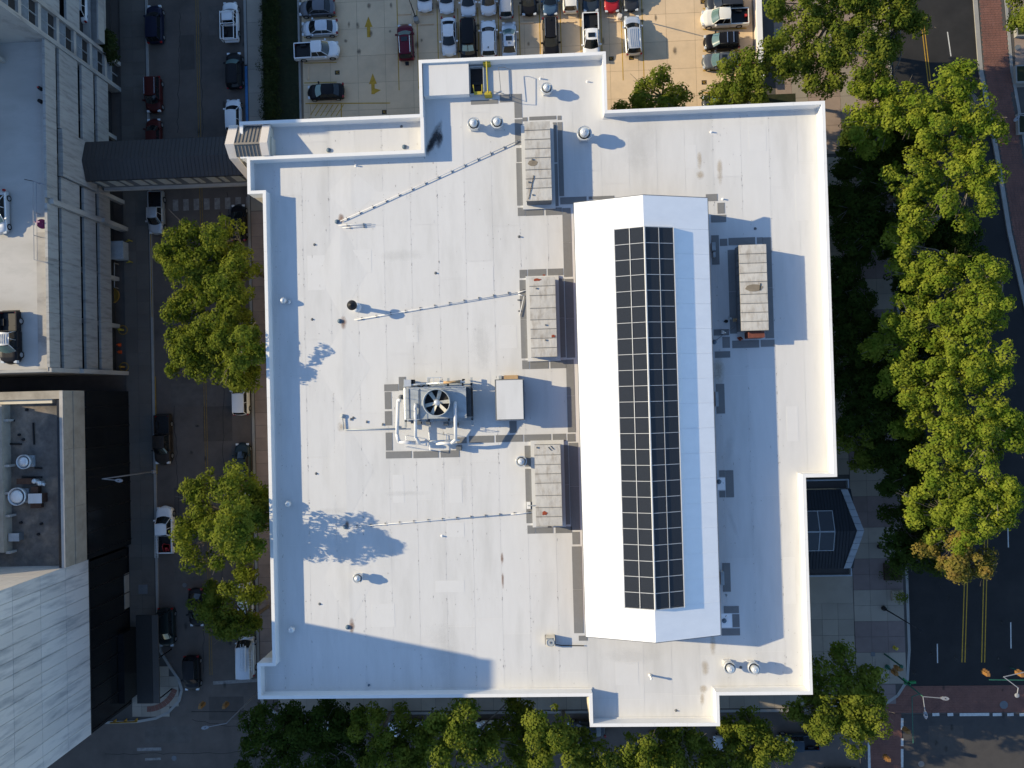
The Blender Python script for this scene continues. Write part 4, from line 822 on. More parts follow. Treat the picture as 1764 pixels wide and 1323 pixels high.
qx, qy = W(823, 155.5, ZR + .9)
obj('yellow_bar', MB().box(qx - .42, qy - .3, ZR + .5, qx + .42, qy + .02, ZR + .58), C['yellow'], t)
for s_ in (-1, 1): obj('yellow_arm', MB().tube((qx + s_ * .42, qy, ZR + .54), (qx + s_ * .46, qy + .6, ZR + .9), .05, 6), C['yellow'], t)
p, q = W(838, 106, ZR + 1.1), W(840.5, 160, ZR + 1.1)
t = thing('safety_gate', 'yellow safety rail with square yellow ends right of the dark hatch', 'safety rail', (*q, ZR))
obj('top_rail', MB().tube((*p, ZR + 1.1), (*q, ZR + 1.1), .075, 8), C['yellow'], t)
for s_ in (p, q): obj('end_frame', MB().box(s_[0] - .38, s_[1] - .1, ZR, s_[0] + .38, s_[1] + .12, ZR + .9).box(s_[0] - .3, s_[1] + .12, ZR + .2, s_[0] + .3, s_[1] + .42, ZR + .5), C['yellow'], t)
t = thing('grab_rail', 'thin grey looped handrail standing right of the yellow safety rail', 'handrail', (*W(870, 160, ZR), ZR))
P = [(*W(a, b, ZR + z), ZR + z) for a, b, z in ((849, 162, 0), (849, 162, 1.2), (860.5, 165, 1.2), (880, 166, 1.2), (880, 120, 1.2), (868, 116, 1.2), (859, 116, 1.2), (863, 160, 1.2), (863, 160, 0))]
obj('rail_tube', MB().path(P, .03, 6), C['unitdark'], t); P = [(*W(a, b, ZR + .5), ZR + .5) for a, b in ((850, 158), (868, 161))]; obj('rail_brace', MB().path(P, .03, 6), C['unitdark'], t)
# clutter by the right-hand unit
for a, b, s_, mt, lb in ((1252, 553, .25, 'dark', 'black hose coil left of the right-hand grey unit'), (1266, 551, .22, 'wood', 'small brown valve left of the right-hand grey unit'), (1245, 572, .26, 'galv', 'pale bundle of fittings on a grey pad by the hall'), (1276, 583, .3, 'rust', 'rusty fitting at the lower left corner of the right-hand unit'), (1258, 548, .14, 'galv', 'pale pipe cap left of the right-hand grey unit')):
    x, y = W(a, b, ZR + .3); mb = MB(); r7 = random.Random(a)
    for k in range(5): mb.tube((x + r7.uniform(-s_, s_), y + r7.uniform(-s_, s_) * .7, ZR + .05), (x + r7.uniform(-s_, s_), y + r7.uniform(-s_, s_) * .7, ZR + r7.uniform(.2, .5)), .06, 6)
    mb.lathe(x, y, [(s_ * .7, ZR + .03), (s_ * .6, ZR + .25), (s_ * .3, ZR + .3)], 10)
    obj('pipe_fitting', mb, C[mt], None, lb, 'pipe fitting', loc=(x, y, ZR))
t = thing('valve_stand', 'small pale pipe stand left of the lowest grey unit', 'pipe stand', (*W(910, 870, ZR), ZR)); q = W(910.5, 871, ZR + .4)
obj('stand_base', MB().box(q[0] - .2, q[1] - .35, ZR, q[0] + .2, q[1] + .35, ZR + .3), C['white'], t); obj('stand_pipe', MB().tube((q[0] - .1, q[1], ZR + .35), (q[0] + .5, q[1], ZR + .35), .05, 6), C['steel'], t)
# ---- cream-capped bridge head at the upper left corner
t = thing('bridge_head', 'cream-capped little gabled roof with taupe seams where the footbridge meets the roof corner', 'bridge head', (-30, 26.6, 10))
prof = [(28.85, 15.15), (26.55, 16.3), (25.1, 14.2), (24.9, 11.0)]
def band(mb, xa, xb, pr, th=.25):
    n = len(pr); vs = [(xa, y_, z_) for y_, z_ in pr] + [(xb, y_, z_) for y_, z_ in pr] + [(xa, y_, z_ - th) for y_, z_ in pr] + [(xb, y_, z_ - th) for y_, z_ in pr]; fs = []
    for i in range(n - 1): fs += [(i, i + 1, n + i + 1, n + i), (2 * n + i + 1, 2 * n + i, 3 * n + i, 3 * n + i + 1), (i + 1, i, 2 * n + i, 2 * n + i + 1), (n + i, n + i + 1, 3 * n + i + 1, 3 * n + i)]
    fs += [(0, n, 3 * n, 2 * n), (2 * n - 1, n - 1, 3 * n - 1, 4 * n - 1)]
    mb.add(vs, fs); return mb
prW = [(29.0, 15.3), (26.6, 16.45), (25.45, 15.4), (24.6, 11.0), (24.4, 8.5)]
obj('cream_cap', band(MB(), -32.0, -31.05, prW, .4), C['creamcap'], t)
prE = [(28.75, 15.6), (26.6, 16.5), (25.46, 15.9)]
obj('cream_cap', band(MB(), -28.35, -27.55, prE, .4), C['creamcap'], t)
obj('gable_wall', MB().add([(-27.6, 28.7, ZR), (-27.6, 25.46, ZR), (-27.6, 25.46, 15.6), (-27.6, 26.6, 16.2), (-27.6, 28.7, 15.3)], [(0, 1, 2, 3, 4)]).box(-27.58, 25.6, ZR, -27.4, 27.5, 15.5), C['stucco'], t)
for k in range(7):
    xa = -31.04 + k * .383; obj('seam_sheet', band(MB(), xa + .03, xa + .383, [(28.7, 15.35 + .0), (26.6, 16.35), (25.46, 15.75)], .1), C['taupe'], t); obj('standing_seam', band(MB(), xa, xa + .03, [(28.7, 15.42), (26.6, 16.43), (25.46, 15.84)], .1), C['unitdark'], t)
obj('ridge_cap', MB().box(-31.04, 26.5, 16.32, -28.36, 26.7, 16.46), C['taupe'], t)
obj('underside', MB().box(-31.9, 25.46, 8.0, -30.75, 28.4, 14.3), C['unitdark'], t)
# ============================================================ PARKING GARAGE
XF = -52.75
G = thing('parking_garage', 'weathered concrete multi-storey parking garage with long horizontal facade bands', 'parking garage', (-70, 25, 0))
GY0, GY1 = 3.85, 39.9; DZ = 13.2
obj('top_deck', MB().box(-130, GY0, DZ - .5, XF - .4, 120, DZ), C['deck'], G)
def pieces(name, z0, z1, x0, x1, ya, yb, n, mat, parent):
    L_ = (yb - ya) / n
    me = mesh_of(name, MB().box(0, .012, 0, x1 - x0, L_ - .012, z1 - z0), mat)
    po = org(parent)
    for k in range(n): inst(name, me, parent, (x0 - po[0], ya + k * L_ - po[1], z0 - po[2]))
pieces('parapet_panel', 12.2, 13.9, XF - .3, XF, GY0 + .4, 22.0, 3, C['concwall'], G); pieces('parapet_panel', 12.2, 13.9, XF - .3, XF, 22.6, GY1, 3, C['concwall'], G)
obj('deck_edge_strip', MB().box(XF - 1.75, GY0 + .3, DZ, XF - .31, 19.0, DZ + .05), C['conc'], G)
obj('edge_curb', MB().box(XF - .38, GY0, DZ, XF - .302, GY1, DZ + .55), C['beige'], G)
pieces('spandrel_panel', 8.45, 11.62, XF - .3, XF, GY0 + .4, 22.0, 3, C['concwall'], G)
pieces('spandrel_panel', 8.45, 11.62, XF - .3, XF, 22.6, 25.5, 1, C['concwall'], G); pieces('spandrel_panel', 8.45, 11.62, XF - .3, XF, 31.0, GY1, 2, C['concwall'], G)
pieces('spandrel_panel', 5.55, 7.7, XF - .3, XF, GY0 + .4, 22.0, 3, C['concwall'], G); pieces('spandrel_panel', 5.55, 7.7, XF - .3, XF, 31.0, GY1, 2, C['concwall'], G)
pieces('spandrel_panel', 2.67, 4.88, XF - .3, XF, GY0 + .4, 22.0, 3, C['concwall'], G); pieces('spandrel_panel', 2.67, 4.88, XF - .3, XF, 22.6, GY1, 3, C['concwall'], G)
obj('bridge_panel', MB().box(XF - .3, 25.6, 5.55, XF + .25, 30.9, 11.6), C['concwall'], G)
pieces('spandrel_panel', 5.55, 7.7, XF - .3, XF, 22.6, 25.5, 1, C['concwall'], G)
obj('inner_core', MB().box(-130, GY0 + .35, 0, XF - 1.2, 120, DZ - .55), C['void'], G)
for zz in (12.0, 8.2, 5.3, 2.4): obj('floor_slab', MB().box(-60, GY0 + .1, zz - .05, XF - .31, 60, zz + .2), C['conc'], G)
# end wall and vertical piers
obj('end_wall', MB().box(-130, GY0 - .05, 0, XF - .32, GY0 + .28, 13.35), C['concwall'], G); obj('pier', MB().box(XF - .3, GY0 - .1, 0, XF + .5, GY0 + .38, 9.0), C['conc'], G); obj('pier', MB().box(XF - .3, GY0 - .1, 9.0, XF + .04, GY0 + .38, 13.7), C['conc'], G)
obj('pier', MB().box(XF - .3, 22.02, 0, XF + .35, 22.58, 13.4), C['conc'], G); obj('pier', MB().box(XF + .36, 22.05, 0, XF + .75, 22.55, 5.0), C['conc'], G)
obj('pier', MB().box(XF - .3, 25.52, 0, XF + .35, 26.0, 5.5), C['conc'], G)
for y_ in (10, 16, 28, 34): obj('column', MB().box(XF - 1.1, y_ - .25, 0, XF - .6, y_ + .25, 12), C['conc'], G)
# stair tower bay
T = thing('stair_tower', 'tall concrete stair tower with stacked louvred openings at the top left corner', 'tower', (XF, 41.5, 0))
TH = 26.5
obj('south_wall', MB().box(-62.5, 39.92, 0, XF + .15, 40.25, TH), C['concwall'], T)
obj('back_wall', MB().box(-62.5, 40.25, 0, XF - 1.0, 43.6, TH), C['conc'], T)
obj('north_pier', MB().box(XF - .35, 43.25, 0, XF + .15, 43.7, TH), C['conc'], T)
obj('corner_pier', MB().box(XF - .35, 40.26, 0, XF + .15, 40.42, TH), C['conc'], T)
for k in range(9):
    z = .4 + k * 2.9
    if z + 2.9 > TH: break
    s = obj('opening', MB().box(XF - .36, 40.43, z, XF - .3, 43.24, z + 2.45), C['void'], T)
    obj('slab_edge', MB().box(XF - .34, 40.43, z + 2.46, XF + .05, 43.24, z + 2.9), C['conc'], T)
    mb = MB()
    for q in range(9): mb.box(XF - .24, 40.5, z + 1.3 + q * .13, XF - .16, 43.2, z + 1.34 + q * .13)
    mb.box(XF - .25, 40.44, z + 1.2, XF - .1, 43.23, z + 1.27); mb.box(XF - .25, 41.8, z, XF - .1, 41.86, z + 2.4)
    obj('louvre', mb, C['steel'], T)
obj('roof_cap', MB().box(-62.6, 39.85, TH, XF + .2, 43.8, TH + .4), C['conc'], T)
# north wing of the garage, higher
N_ = thing('garage_north_wing', 'taller north wing of the concrete garage at the top left edge', 'building', (-60, 60, 0))
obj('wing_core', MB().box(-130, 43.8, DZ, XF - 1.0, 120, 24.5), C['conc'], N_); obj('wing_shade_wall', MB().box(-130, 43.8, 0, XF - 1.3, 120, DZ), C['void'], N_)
for z0, z1 in ((22.4, 24.7), (18.6, 21.3), (14.9, 17.6), (11.4, 14.4), (7.95, 10.2)): pieces('spandrel_panel', z0, z1, XF - .3, XF, 43.8, 62, 3, C['concwall'], N_)
obj('side_ledge', MB().box(XF - 1.3, 43.8, 4.6, XF + .9, 62, 4.9), C['conc'], N_); obj('ledge_wall', MB().box(XF + .7, 43.8, 4.9, XF + .9, 62, 5.8), C['conc'], N_)
obj('added_shade_block', MB().box(-90, 24.3, DZ, -62.3, 43.75, 21.5).box(-90, 36.4, 21.51, -62.6, 43.7, 33.5), C['conc'], N_)  # unseen blocks added to cast shade on the deck and roof corner
# low deck wall and ramp corner at the top left of the deck
t = thing('ramp_wall', 'pale concrete ramp wall slab crossing the upper left corner of the garage deck', 'wall', (-59, 38, DZ))
obj('ramp_face', MB().box(-70, 37.7, DZ, -57.6, 38.1, DZ + 2.2), C['conc'], t)
obj('ramp_leaf', MB().add([(-64, 33.0, DZ), (-59.5, 37.0, DZ), (-59.2, 36.7, DZ), (-63.7, 32.6, DZ), (-64, 33.0, DZ + 2.6), (-59.5, 37.0, DZ + 2.6), (-59.2, 36.7, DZ + 2.6), (-63.7, 32.6, DZ + 2.6)], [(0, 1, 2, 3), (7, 6, 5, 4), (0, 4, 5, 1), (1, 5, 6, 2), (2, 6, 7, 3), (3, 7, 4, 0)]), C['white'], t)
# deck railing, round sign, deck lights
t = thing('deck_railing', 'thin wire railing enclosing a strip at the edge of the garage deck', 'railing', (*W(57, 380, DZ), DZ))
P = [(*W(a, b, DZ + 1.05), DZ + 1.05) for a, b in ((79, 318), (57, 312), (57.5, 365), (58, 405), (58.5, 447), (81, 453))]
mb = MB()
for a, b in zip(P, P[1:]): mb.tube(a, b, .04, 5); mb.tube((a[0], a[1], DZ + .55), (b[0], b[1], DZ + .55), .03, 5)
for p in P: mb.tube((p[0], p[1], DZ), p, .04, 5)
obj('rail', mb, C['lampw'], t); obj('top_wire', MB().tube(P[1], (*W(42, 309, DZ + 1.3), DZ + 1.3), .04, 5), C['dark'], t)
x, y = W(64, 382.5, DZ + .9); t = thing('round_sign', 'round dark magenta sign disc hung on the deck railing', 'sign', (x, y, DZ))
obj('disc', MB().lathe(x, y, [(.52, DZ + .72), (.52, DZ + .78), (.01, DZ + .785)], 24), C['magenta'], t); t.children[-1].rotation_euler = (R(12), R(30), 0)
obj('sign_mark', MB().box(x - .3, y - .06, DZ + .95, x + .3, y + .06, DZ + .97).box(x - .05, y - .3, DZ + .95, x + .05, y + .3, DZ + .972), C['pinkmk'], t)
for i, (a, b, lb) in enumerate(((67, 151, 'small dark fixture with a red spot on the garage deck, upper of two'), (67, 173, 'small dark fixture on the garage deck edge, lower of two'))):
    x, y = W(a, b, DZ + .4); t = thing('deck_fixture', lb, 'fixture', (x, y, DZ)); obj('base', MB().lathe(x, y, [(.22, DZ), (.2, DZ + .4), (.01, DZ + .42)], 10), C['dark'], t)
    if i == 0: obj('red_cap', MB().box(x - .18, y - .02, DZ + .42, x, y + .1, DZ + .5), C['redstuff'], t)
# ============================================================ DARK-ROOFED BUILDING
XD = -52.3; DY0, DY1 = -17.6, 1.75; RZ = 11.3
D = thing('low_office', 'low building with a stained black tar roof and beige precast edge on the left', 'building', (-70, -8, 0))
obj('dark_facade', MB().box(-120, DY0, 0, XD - .05, DY1 - .05, 8.9), C['dkglass'], D)
for k in range(8): 
    y = DY0 + .6 + k * 2.4; obj('mullion', MB().box(XD - .05, y, 0, XD + .04, y + .1, 8.85), C['black'], D)
obj('glass_band', MB().box(XD - .05, DY0 + .1, 1.2, XD - .005, DY1 - .1, 8.6), C['dkglass'], D)
pieces('precast_panel', 8.9, 10.82, XD - .4, XD, DY0, DY1, 3, C['beige'], D); pieces('precast_panel', 10.88, 12.4, XD - .4, XD - .06, DY0, DY1, 3, C['beige'], D)
obj('inner_parapet', MB().box(XD - .85, DY0, RZ, XD - .41, DY1 - 1.0, 12.36), C['dkglass'], D)
obj('white_edge', MB().box(XD - .5, DY0, 12.4, XD - .1, DY1, 12.45), C['conc'], D)
obj('north_cap', MB().box(-120, DY1 - .9, 8.9, XD - .41, DY1, 12.38), C['beige'], D); obj('north_cap_low', MB().box(-120, DY1 - 1.35, RZ, XD - 1.6, DY1 - .91, 12.0), C['stucco'], D)
obj('added_shade_mass', MB().box(-120, DY0 + .1, 0, -66.5, DY1 - .1, 19.0), C['beige'], D)  # unseen taller mass added to keep the tar roof in shade
obj('roof_surface', MB().box(-120, DY0, RZ - .3, XD - .86, DY1 - 1.0, RZ), C['tar'], D)
x0 = W(4, 800, 12.6)[0]; q = obj('west_wall', MB().box(x0 - .5, DY0 + 1.8, RZ, x0, DY1 - 1.4, 12.6), C['beige'], D); obj('upper_roof', MB().box(-120, DY0 + 1.8, RZ, x0 - .52, DY1 - 1.4, 12.2), C['beige'], D)
for yy in (-1.5, -6.5, -9.5, -12.0, -16): obj('wall_rib', MB().box(x0, yy, RZ, x0 + .5, yy + .25, 12.3), C['conc'], D)
def tarbox(label, px0, py0, px1, py1, h, mat, name, cat, cap=None):
    a, b, c, d = WR(px0, py0, px1, py1, RZ + h); t = thing(name, label, cat, ((a + c) / 2, (b + d) / 2, RZ)); obj('body', MB().box(a, b, RZ, c, d, RZ + h - .05), C[mat], t); obj('cover', MB().box(a - .04, b - .04, RZ + h - .048, c + .04, d + .04, RZ + h), C[cap or mat], t); return t
tarbox('small pale-grey box vent on the tar roof, lower part', 15, 919.5, 32, 932, .8, 'unitdark', 'box_vent', 'roof vent', 'steel')
tarbox('white square lid on a rust-brown duct on the tar roof', 49, 851, 71, 866.5, 1.0, 'brown', 'duct_box', 'roof duct', 'roof')
tarbox('rust-brown duct piece above the white lid on the tar roof', 54, 839, 65, 849, .6, 'brown', 'duct_box', 'roof duct')
tarbox('rust-brown duct piece below the white lid on the tar roof', 53, 868, 70, 875, .5, 'brown', 'duct_box', 'roof duct')
tarbox('long brown duct with a pale elbow on the tar roof', 29, 825, 54, 833.5, .7, 'brown', 'duct_box', 'roof duct')
def tarfan(label, px, py, r, h, white=False):
    x, y = W(px, py, RZ + h); t = thing('exhaust_fan', label, 'exhaust fan', (x, y, RZ), group='round fans on the tar roof')
    obj('curb', MB().box(x - r * .8, y - r * .8, RZ, x + r * .8, y + r * .8, RZ + .25), C['steel'], t)
    obj('wind_band', MB().lathe(x, y, [(r * .8, RZ + .25), (r, RZ + h * .6), (r, RZ + h * .9), (r * .94, RZ + h * .9), (r * .92, RZ + h * .6), (r * .6, RZ + h * .55)], 24), C['galv'], t, smooth=True)
    obj('dome_cap', MB().lathe(x, y, [(r * .7, RZ + h * .8), (r * .68, RZ + h * .92), (r * .4, RZ + h), (.01, RZ + h * 1.02)], 20), C['white' if white else 'galv'], t, smooth=True)
tarfan('grey round exhaust fan on the tar roof, upper of two', 38, 796, .78, 1.2); tarfan('large white-capped round fan on the tar roof, lower of two', 26.5, 856, .98, 1.2, True)
for a, b, lb in ((59, 829, 'pale elbow pipe beside the brown duct on the tar roof'), (68, 832.5, 'small pale pipe elbow right of the brown duct on the tar roof'), (12, 682, 'white curled pipe at the north edge of the tar roof')):
    x, y = W(a, b, RZ + .7); obj('pipe_elbow', MB().tube((x, y, RZ), (x, y, RZ + .6), .22, 10).ball((x, y, RZ + .65), .3, 10, 6).tube((x, y, RZ + .6), (x + .5, y - .2, RZ + .5), .18, 10), C['galv'], None, lb, 'pipe', loc=(x, y, RZ), smooth=True)
for a, b, c, d, lb in ((57, 728, 58.5, 766, 'black vertical cable run on the tar roof'), (14, 764.5, 37, 765, 'black cable run on the left of the tar roof'), (38, 821, 72, 822, 'dark pipe above the brown duct on the tar roof'), (60, 806, 72, 806.5, 'short dark pipe right of the grey fan on the tar roof')):
    p, q = W(a, b, RZ + .1), W(c, d, RZ + .1); obj('cable_run', MB().tube((*p, RZ + .1), (*q, RZ + .1), .1, 6), C['black'], None, lb, 'cable', loc=(*p, RZ))
for a, b in ((41, 757), (34, 749), (47, 706), (24, 724), (37, 900), (72, 902), (67, 920)):
    x, y = W(a, b, RZ); obj('roof_vent_cap', MB().lathe(x, y, [(.16, RZ), (.14, RZ + .2), (.01, RZ + .24)], 10), C['dark'], D)
# glass lobby block and canopy beneath
t = thing('entrance_canopy', 'long dark flat street canopy with a bluish gutter strip at the lower left', 'canopy', (-50.8, -31.5, 0))
a, b, c, d = WR(235, 1060, 262, 1212, 3.4); a2, _, c2, _ = WR(262.5, 1060, 273, 1212, 3.4)
obj('canopy_roof', MB().box(a, b, 3.2, c, d, 3.4), C['black'], t); obj('gutter_strip', MB().box(c + .01, b, 3.2, c2, d, 3.36), C['mroof'], t)
for yy in (b + .4, (b + d) / 2, d - .4): obj('post', MB().tube((c2 - .2, yy, 0), (c2 - .2, yy, 3.19), .08, 8), C['black'], t)
obj('wall_return', MB().box(-52.7, -36.5, 0, -51.9, -28.0, 2.8), C['dkglass'], D)
a, b, c, d = WR(198, 990, 214, 1050, 1.2); t = thing('planter_wall', 'grey low planter wall under the dark facade at the left', 'planter', ((a + c) / 2, (b + d) / 2, 0)); obj('trough', MB().box(a - .2, b, 0, c, d, 1.1), C['kerb'], t); obj('soil_bed', MB().box(a - .1, b + .1, 1.1, c - .1, d - .1, 1.13), C['soil'], t)
a, b, c, d = WR(213, 855, 219, 908, .5); obj('stone_bench', MB().box(a, b, 0.1, c, d, .5), C['walk'], None, 'low pale stone bench on the pavement beside the dark facade', 'bench', loc=((a + c) / 2, (b + d) / 2, 0))
# ============================================================ TALL PANELLED TOWER
XT = -52.75; TY0, TY1 = -37.75, -17.62; TZ = 36.2
tt = thing('panelled_tower', 'tall white marble-panelled tower with dark glass base at the lower left', 'tower', (-70, -28, 0))
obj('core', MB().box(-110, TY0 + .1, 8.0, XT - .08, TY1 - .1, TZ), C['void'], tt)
obj('glass_base', MB().box(-108, TY0 + .05, 0, XT - .02, TY1 - .4, 7.8), C['dkglass'], tt)
for k in range(9): obj('mullion', MB().box(XT - .02, TY0 + .3 + k * 2.3, 0, XT + .07, TY0 + .42 + k * 2.3, 7.75), C['black'], tt)
obj('soffit', MB().box(-110, TY0, 7.8, XT, TY1, 7.98), C['black'], tt)
nz = 7; ph = 3.93; ny = 14; pw = (TY1 - TY0) / ny
me = mesh_of('wall_panel', MB().box(-.08, .02, .02, 0, pw - .02, ph - .02), C['marble']); me_lit_north = mesh_of('wall_panel', MB().box(.02, -.08, .02, 1.42, 0, ph - .02), C['creamcap'])  # north panels get a paler cream, imitating strong sun on that side
for j in range(nz):
    for i in range(ny): inst('wall_panel', me, tt, (XT + 70, TY0 + i * pw + 28, 8.0 + j * ph))
    for i in range(12): inst('wall_panel', me_lit_north, tt, (XT + 70 - 1.44 * (i + 1), TY1 + 28, 8.0 + j * ph))
obj('roof_cap', MB().box(-110, TY0, TZ, XT, TY1, TZ + .15), C['conc'], tt)
# ============================================================ FOOTBRIDGE
fb = thing('footbridge', 'covered footbridge with a dark ribbed metal roof crossing the left street', 'footbridge', (-42, 28.5, 0))
ya, yb, yr, ze, zr_ = 26.2, 30.75, 28.45, 7.7, 8.35; xa, xb = XF + .3, -30.8
for k in range(46):
    u0, u1 = xa + (xb - xa) * k / 46, xa + (xb - xa) * (k + 1) / 46
    mb = MB(); 
    for (p0, z0_), (p1, z1_) in (((ya, ze), (yr, zr_)), ((yr, zr_), (yb, ze))):
        mb.face((u0 + .03, p0, z0_), (u1, p0, z0_), (u1, p1, z1_), (u0 + .03, p1, z1_))
        mb.add([(u0, p0, z0_ - .05), (u0 + .03, p0, z0_ - .05), (u0 + .03, p1, z1_ - .05), (u0, p1, z1_ - .05), (u0, p0, z0_ + .04), (u0 + .03, p0, z0_ + .04), (u0 + .03, p1, z1_ + .04), (u0, p1, z1_ + .04)], [(4, 5, 6, 7), (0, 4, 7, 3), (2, 6, 5, 1), (0, 1, 5, 4), (3, 7, 6, 2)])
    obj('roof_sheet', mb, C['mroof'], fb)
obj('fascia', MB().box(xa, ya - .03, ze - .25, xb, ya, ze - .002).box(xa, yb, ze - .25, xb, yb + .03, ze - .002), C['black'], fb)
obj('side_wall', MB().box(xa, ya + .2, 4.3, xb, ya + .35, ze - .05).box(xa, yb - .35, 4.3, xb, yb - .2, ze - .05), C['unitdark'], fb)
obj('bridge_floor', MB().box(xa, ya - .15, 3.9, xb, yb + .15, 4.3), C['conc'], fb)
n = 14
for k in range(n):
    u = xa + .6 + (xb - xa - 1) * k / n; w_ = 1.0 if k % 2 else .55
    obj('window', MB().box(u, ya + .12, 5.0, u + w_, ya + .19, 7.2), C['paneL'], fb)
mb = MB()
for k in range(8): mb.box(-46.2 + k * 1.35, 24.45, .02, -45.5 + k * 1.35, 25.9, .028)
obj('crosswalk_bars', mb, C['wpaintw'], None, kind='structure')
# ============================================================ EAST ENTRANCE PORCH
pc = thing('entrance_porch', 'dark gabled entrance porch with a small skylight and grey stone edge right of the building', 'porch', (33, -16.3, 0))
ya, yb, yr = -20.75, -11.75, -16.3; x0, x1 = 29.25, 34.5; ze, zr_ = 5.3, 6.5
def zp(y): return zr_ - (zr_ - ze) * abs(y - yr) / 4.5
nk = 15
for k in range(nk):
    u0, u1 = x0 + (x1 - x0) * k / nk, x0 + (x1 - x0) * (k + 1) / nk
    for p0, p1 in ((ya, yr), (yr, yb)):
        mb = MB().face((u0 + .03, p0, zp(p0)), (u1, p0, zp(p0)), (u1, p1, zp(p1)), (u0 + .03, p1, zp(p1)))
        mb.add([(u0, p0, zp(p0)), (u0 + .03, p0, zp(p0)), (u0 + .03, p1, zp(p1)), (u0, p1, zp(p1)), (u0, p0, zp(p0) + .05), (u0 + .03, p0, zp(p0) + .05), (u0 + .03, p1, zp(p1) + .05), (u0, p1, zp(p1) + .05)], [(4, 5, 6, 7), (0, 4, 7, 3), (2, 6, 5, 1)])
        obj('roof_sheet', mb, C['mroofdk'], pc)
# skylight of four panes
fr_ = MB(); pn = []
for xa_, xb_ in ((29.3, 30.75), (30.85, 32.4)):
    for p0, p1 in ((-18.5, -16.38), (-16.22, -14.1)):
        obj('skylight_pane', MB().face((xa_, p0, zp(p0) + .1), (xb_, p0, zp(p0) + .1), (xb_, p1, zp(p1) + .1), (xa_, p1, zp(p1) + .1)), C['pane'], pc)
for a, b, c, d in ((29.3, -18.58, 32.48, -18.5), (29.3, -14.1, 32.48, -14.02), (29.3, -16.38, 32.48, -16.22)):
    fr_.add([(a, b, zp(b)), (c, b, zp(b)), (c, d, zp(d)), (a, d, zp(d)), (a, b, zp(b) + .14), (c, b, zp(b) + .14), (c, d, zp(d) + .14), (a, d, zp(d) + .14)], [(4, 5, 6, 7), (0, 1, 5, 4), (1, 2, 6, 5), (2, 3, 7, 6)])
for a, c in ((30.75, 30.85), (32.4, 32.48)):
    for p0, p1 in ((-18.5, -16.38), (-16.22, -14.1)):
        fr_.add([(a, p0, zp(p0)), (c, p0, zp(p0)), (c, p1, zp(p1)), (a, p1, zp(p1)), (a, p0, zp(p0) + .14), (c, p0, zp(p0) + .14), (c, p1, zp(p1) + .14), (a, p1, zp(p1) + .14)], [(4, 5, 6, 7), (1, 2, 6, 5), (0, 4, 7, 3)])
obj('skylight_frame', fr_, C['stonecap'], pc)
nb = 12
for k in range(nb):
    p0, p1 = ya + (yb - ya) * k / nb, ya + (yb - ya) * (k + 1) / nb
    def bow(y): return x1 + .02 + 1.15 * (1 - abs(y - yr) / 4.5)
    mb = MB(); xs0, xs1 = bow(p0), bow(p1); g = .02
    mb.add([(xs0 - .75, p0 + g, zp(p0) - .6), (xs0 + .0, p0 + g, zp(p0) - .6), (xs1 + .0, p1 - g, zp(p1) - .6), (xs1 - .75, p1 - g, zp(p1) - .6), (xs0 - .75, p0 + g, zp(p0) + .12), (xs0 + .0, p0 + g, zp(p0) + .12), (xs1 + .0, p1 - g, zp(p1) + .12), (xs1 - .75, p1 - g, zp(p1) + .12)], [(0, 3, 2, 1), (4, 5, 6, 7), (0, 1, 5, 4), (1, 2, 6, 5), (2, 3, 7, 6), (3, 0, 4, 7)])
    obj('edge_stone', mb, C['stonecap'], pc)
mb = MB().face((x1, ya, zp(ya)), (x1 + .4, ya, zp(ya)), (x1 + .6, yr, zr_), (x1, yr, zr_)); mb.face((x1, yr, zr_), (x1 + .6, yr, zr_), (x1 + .4, yb, zp(yb)), (x1, yb, zp(yb)))
obj('roof_end', mb, C['mroofdk'], pc)
for s_, y0_, y1_ in ((1, yb + .05, yb + .95), (-1, ya - .85, ya - .05)):
    obj('side_gutter_roof', MB().box(x0, y0_, 4.6, 34.6, y1_, 4.75), C['mroof'], pc)
    yy = y1_ if s_ > 0 else y0_ - .12
    obj('side_coping', MB().box(x0, yy, 4.5, 34.85, yy + .14, 5.05).box(34.7, y0_, 4.5, 34.85, y1_, 5.04), C['stonecap'], pc)
obj('porch_wall', MB().box(29.25, ya + .3, 0, 34.2, ya + .6, 4.6).box(29.25, yb - .6, 0, 34.2, yb - .3, 4.6), C['stucco'], pc)
for yy in (-20.2, -17.5, -15, -12.3): obj('column', MB().tube((34.6, yy, 0), (34.6, yy, 4.9), .3, 12), C['stonecap'], pc)
mb = MB(); 
for k in range(6):
    mb.box(29.6, -26.6 + k * .9, .13, 36.4, -26.0 + k * .9 + .2, .14)
obj('entry_step', MB().box(29.5, -26.2, .1, 36.6, -22.2, .32), C['walk'], None, 'pale paved entrance step below the dark gabled porch', 'step', loc=(33, -24, 0))
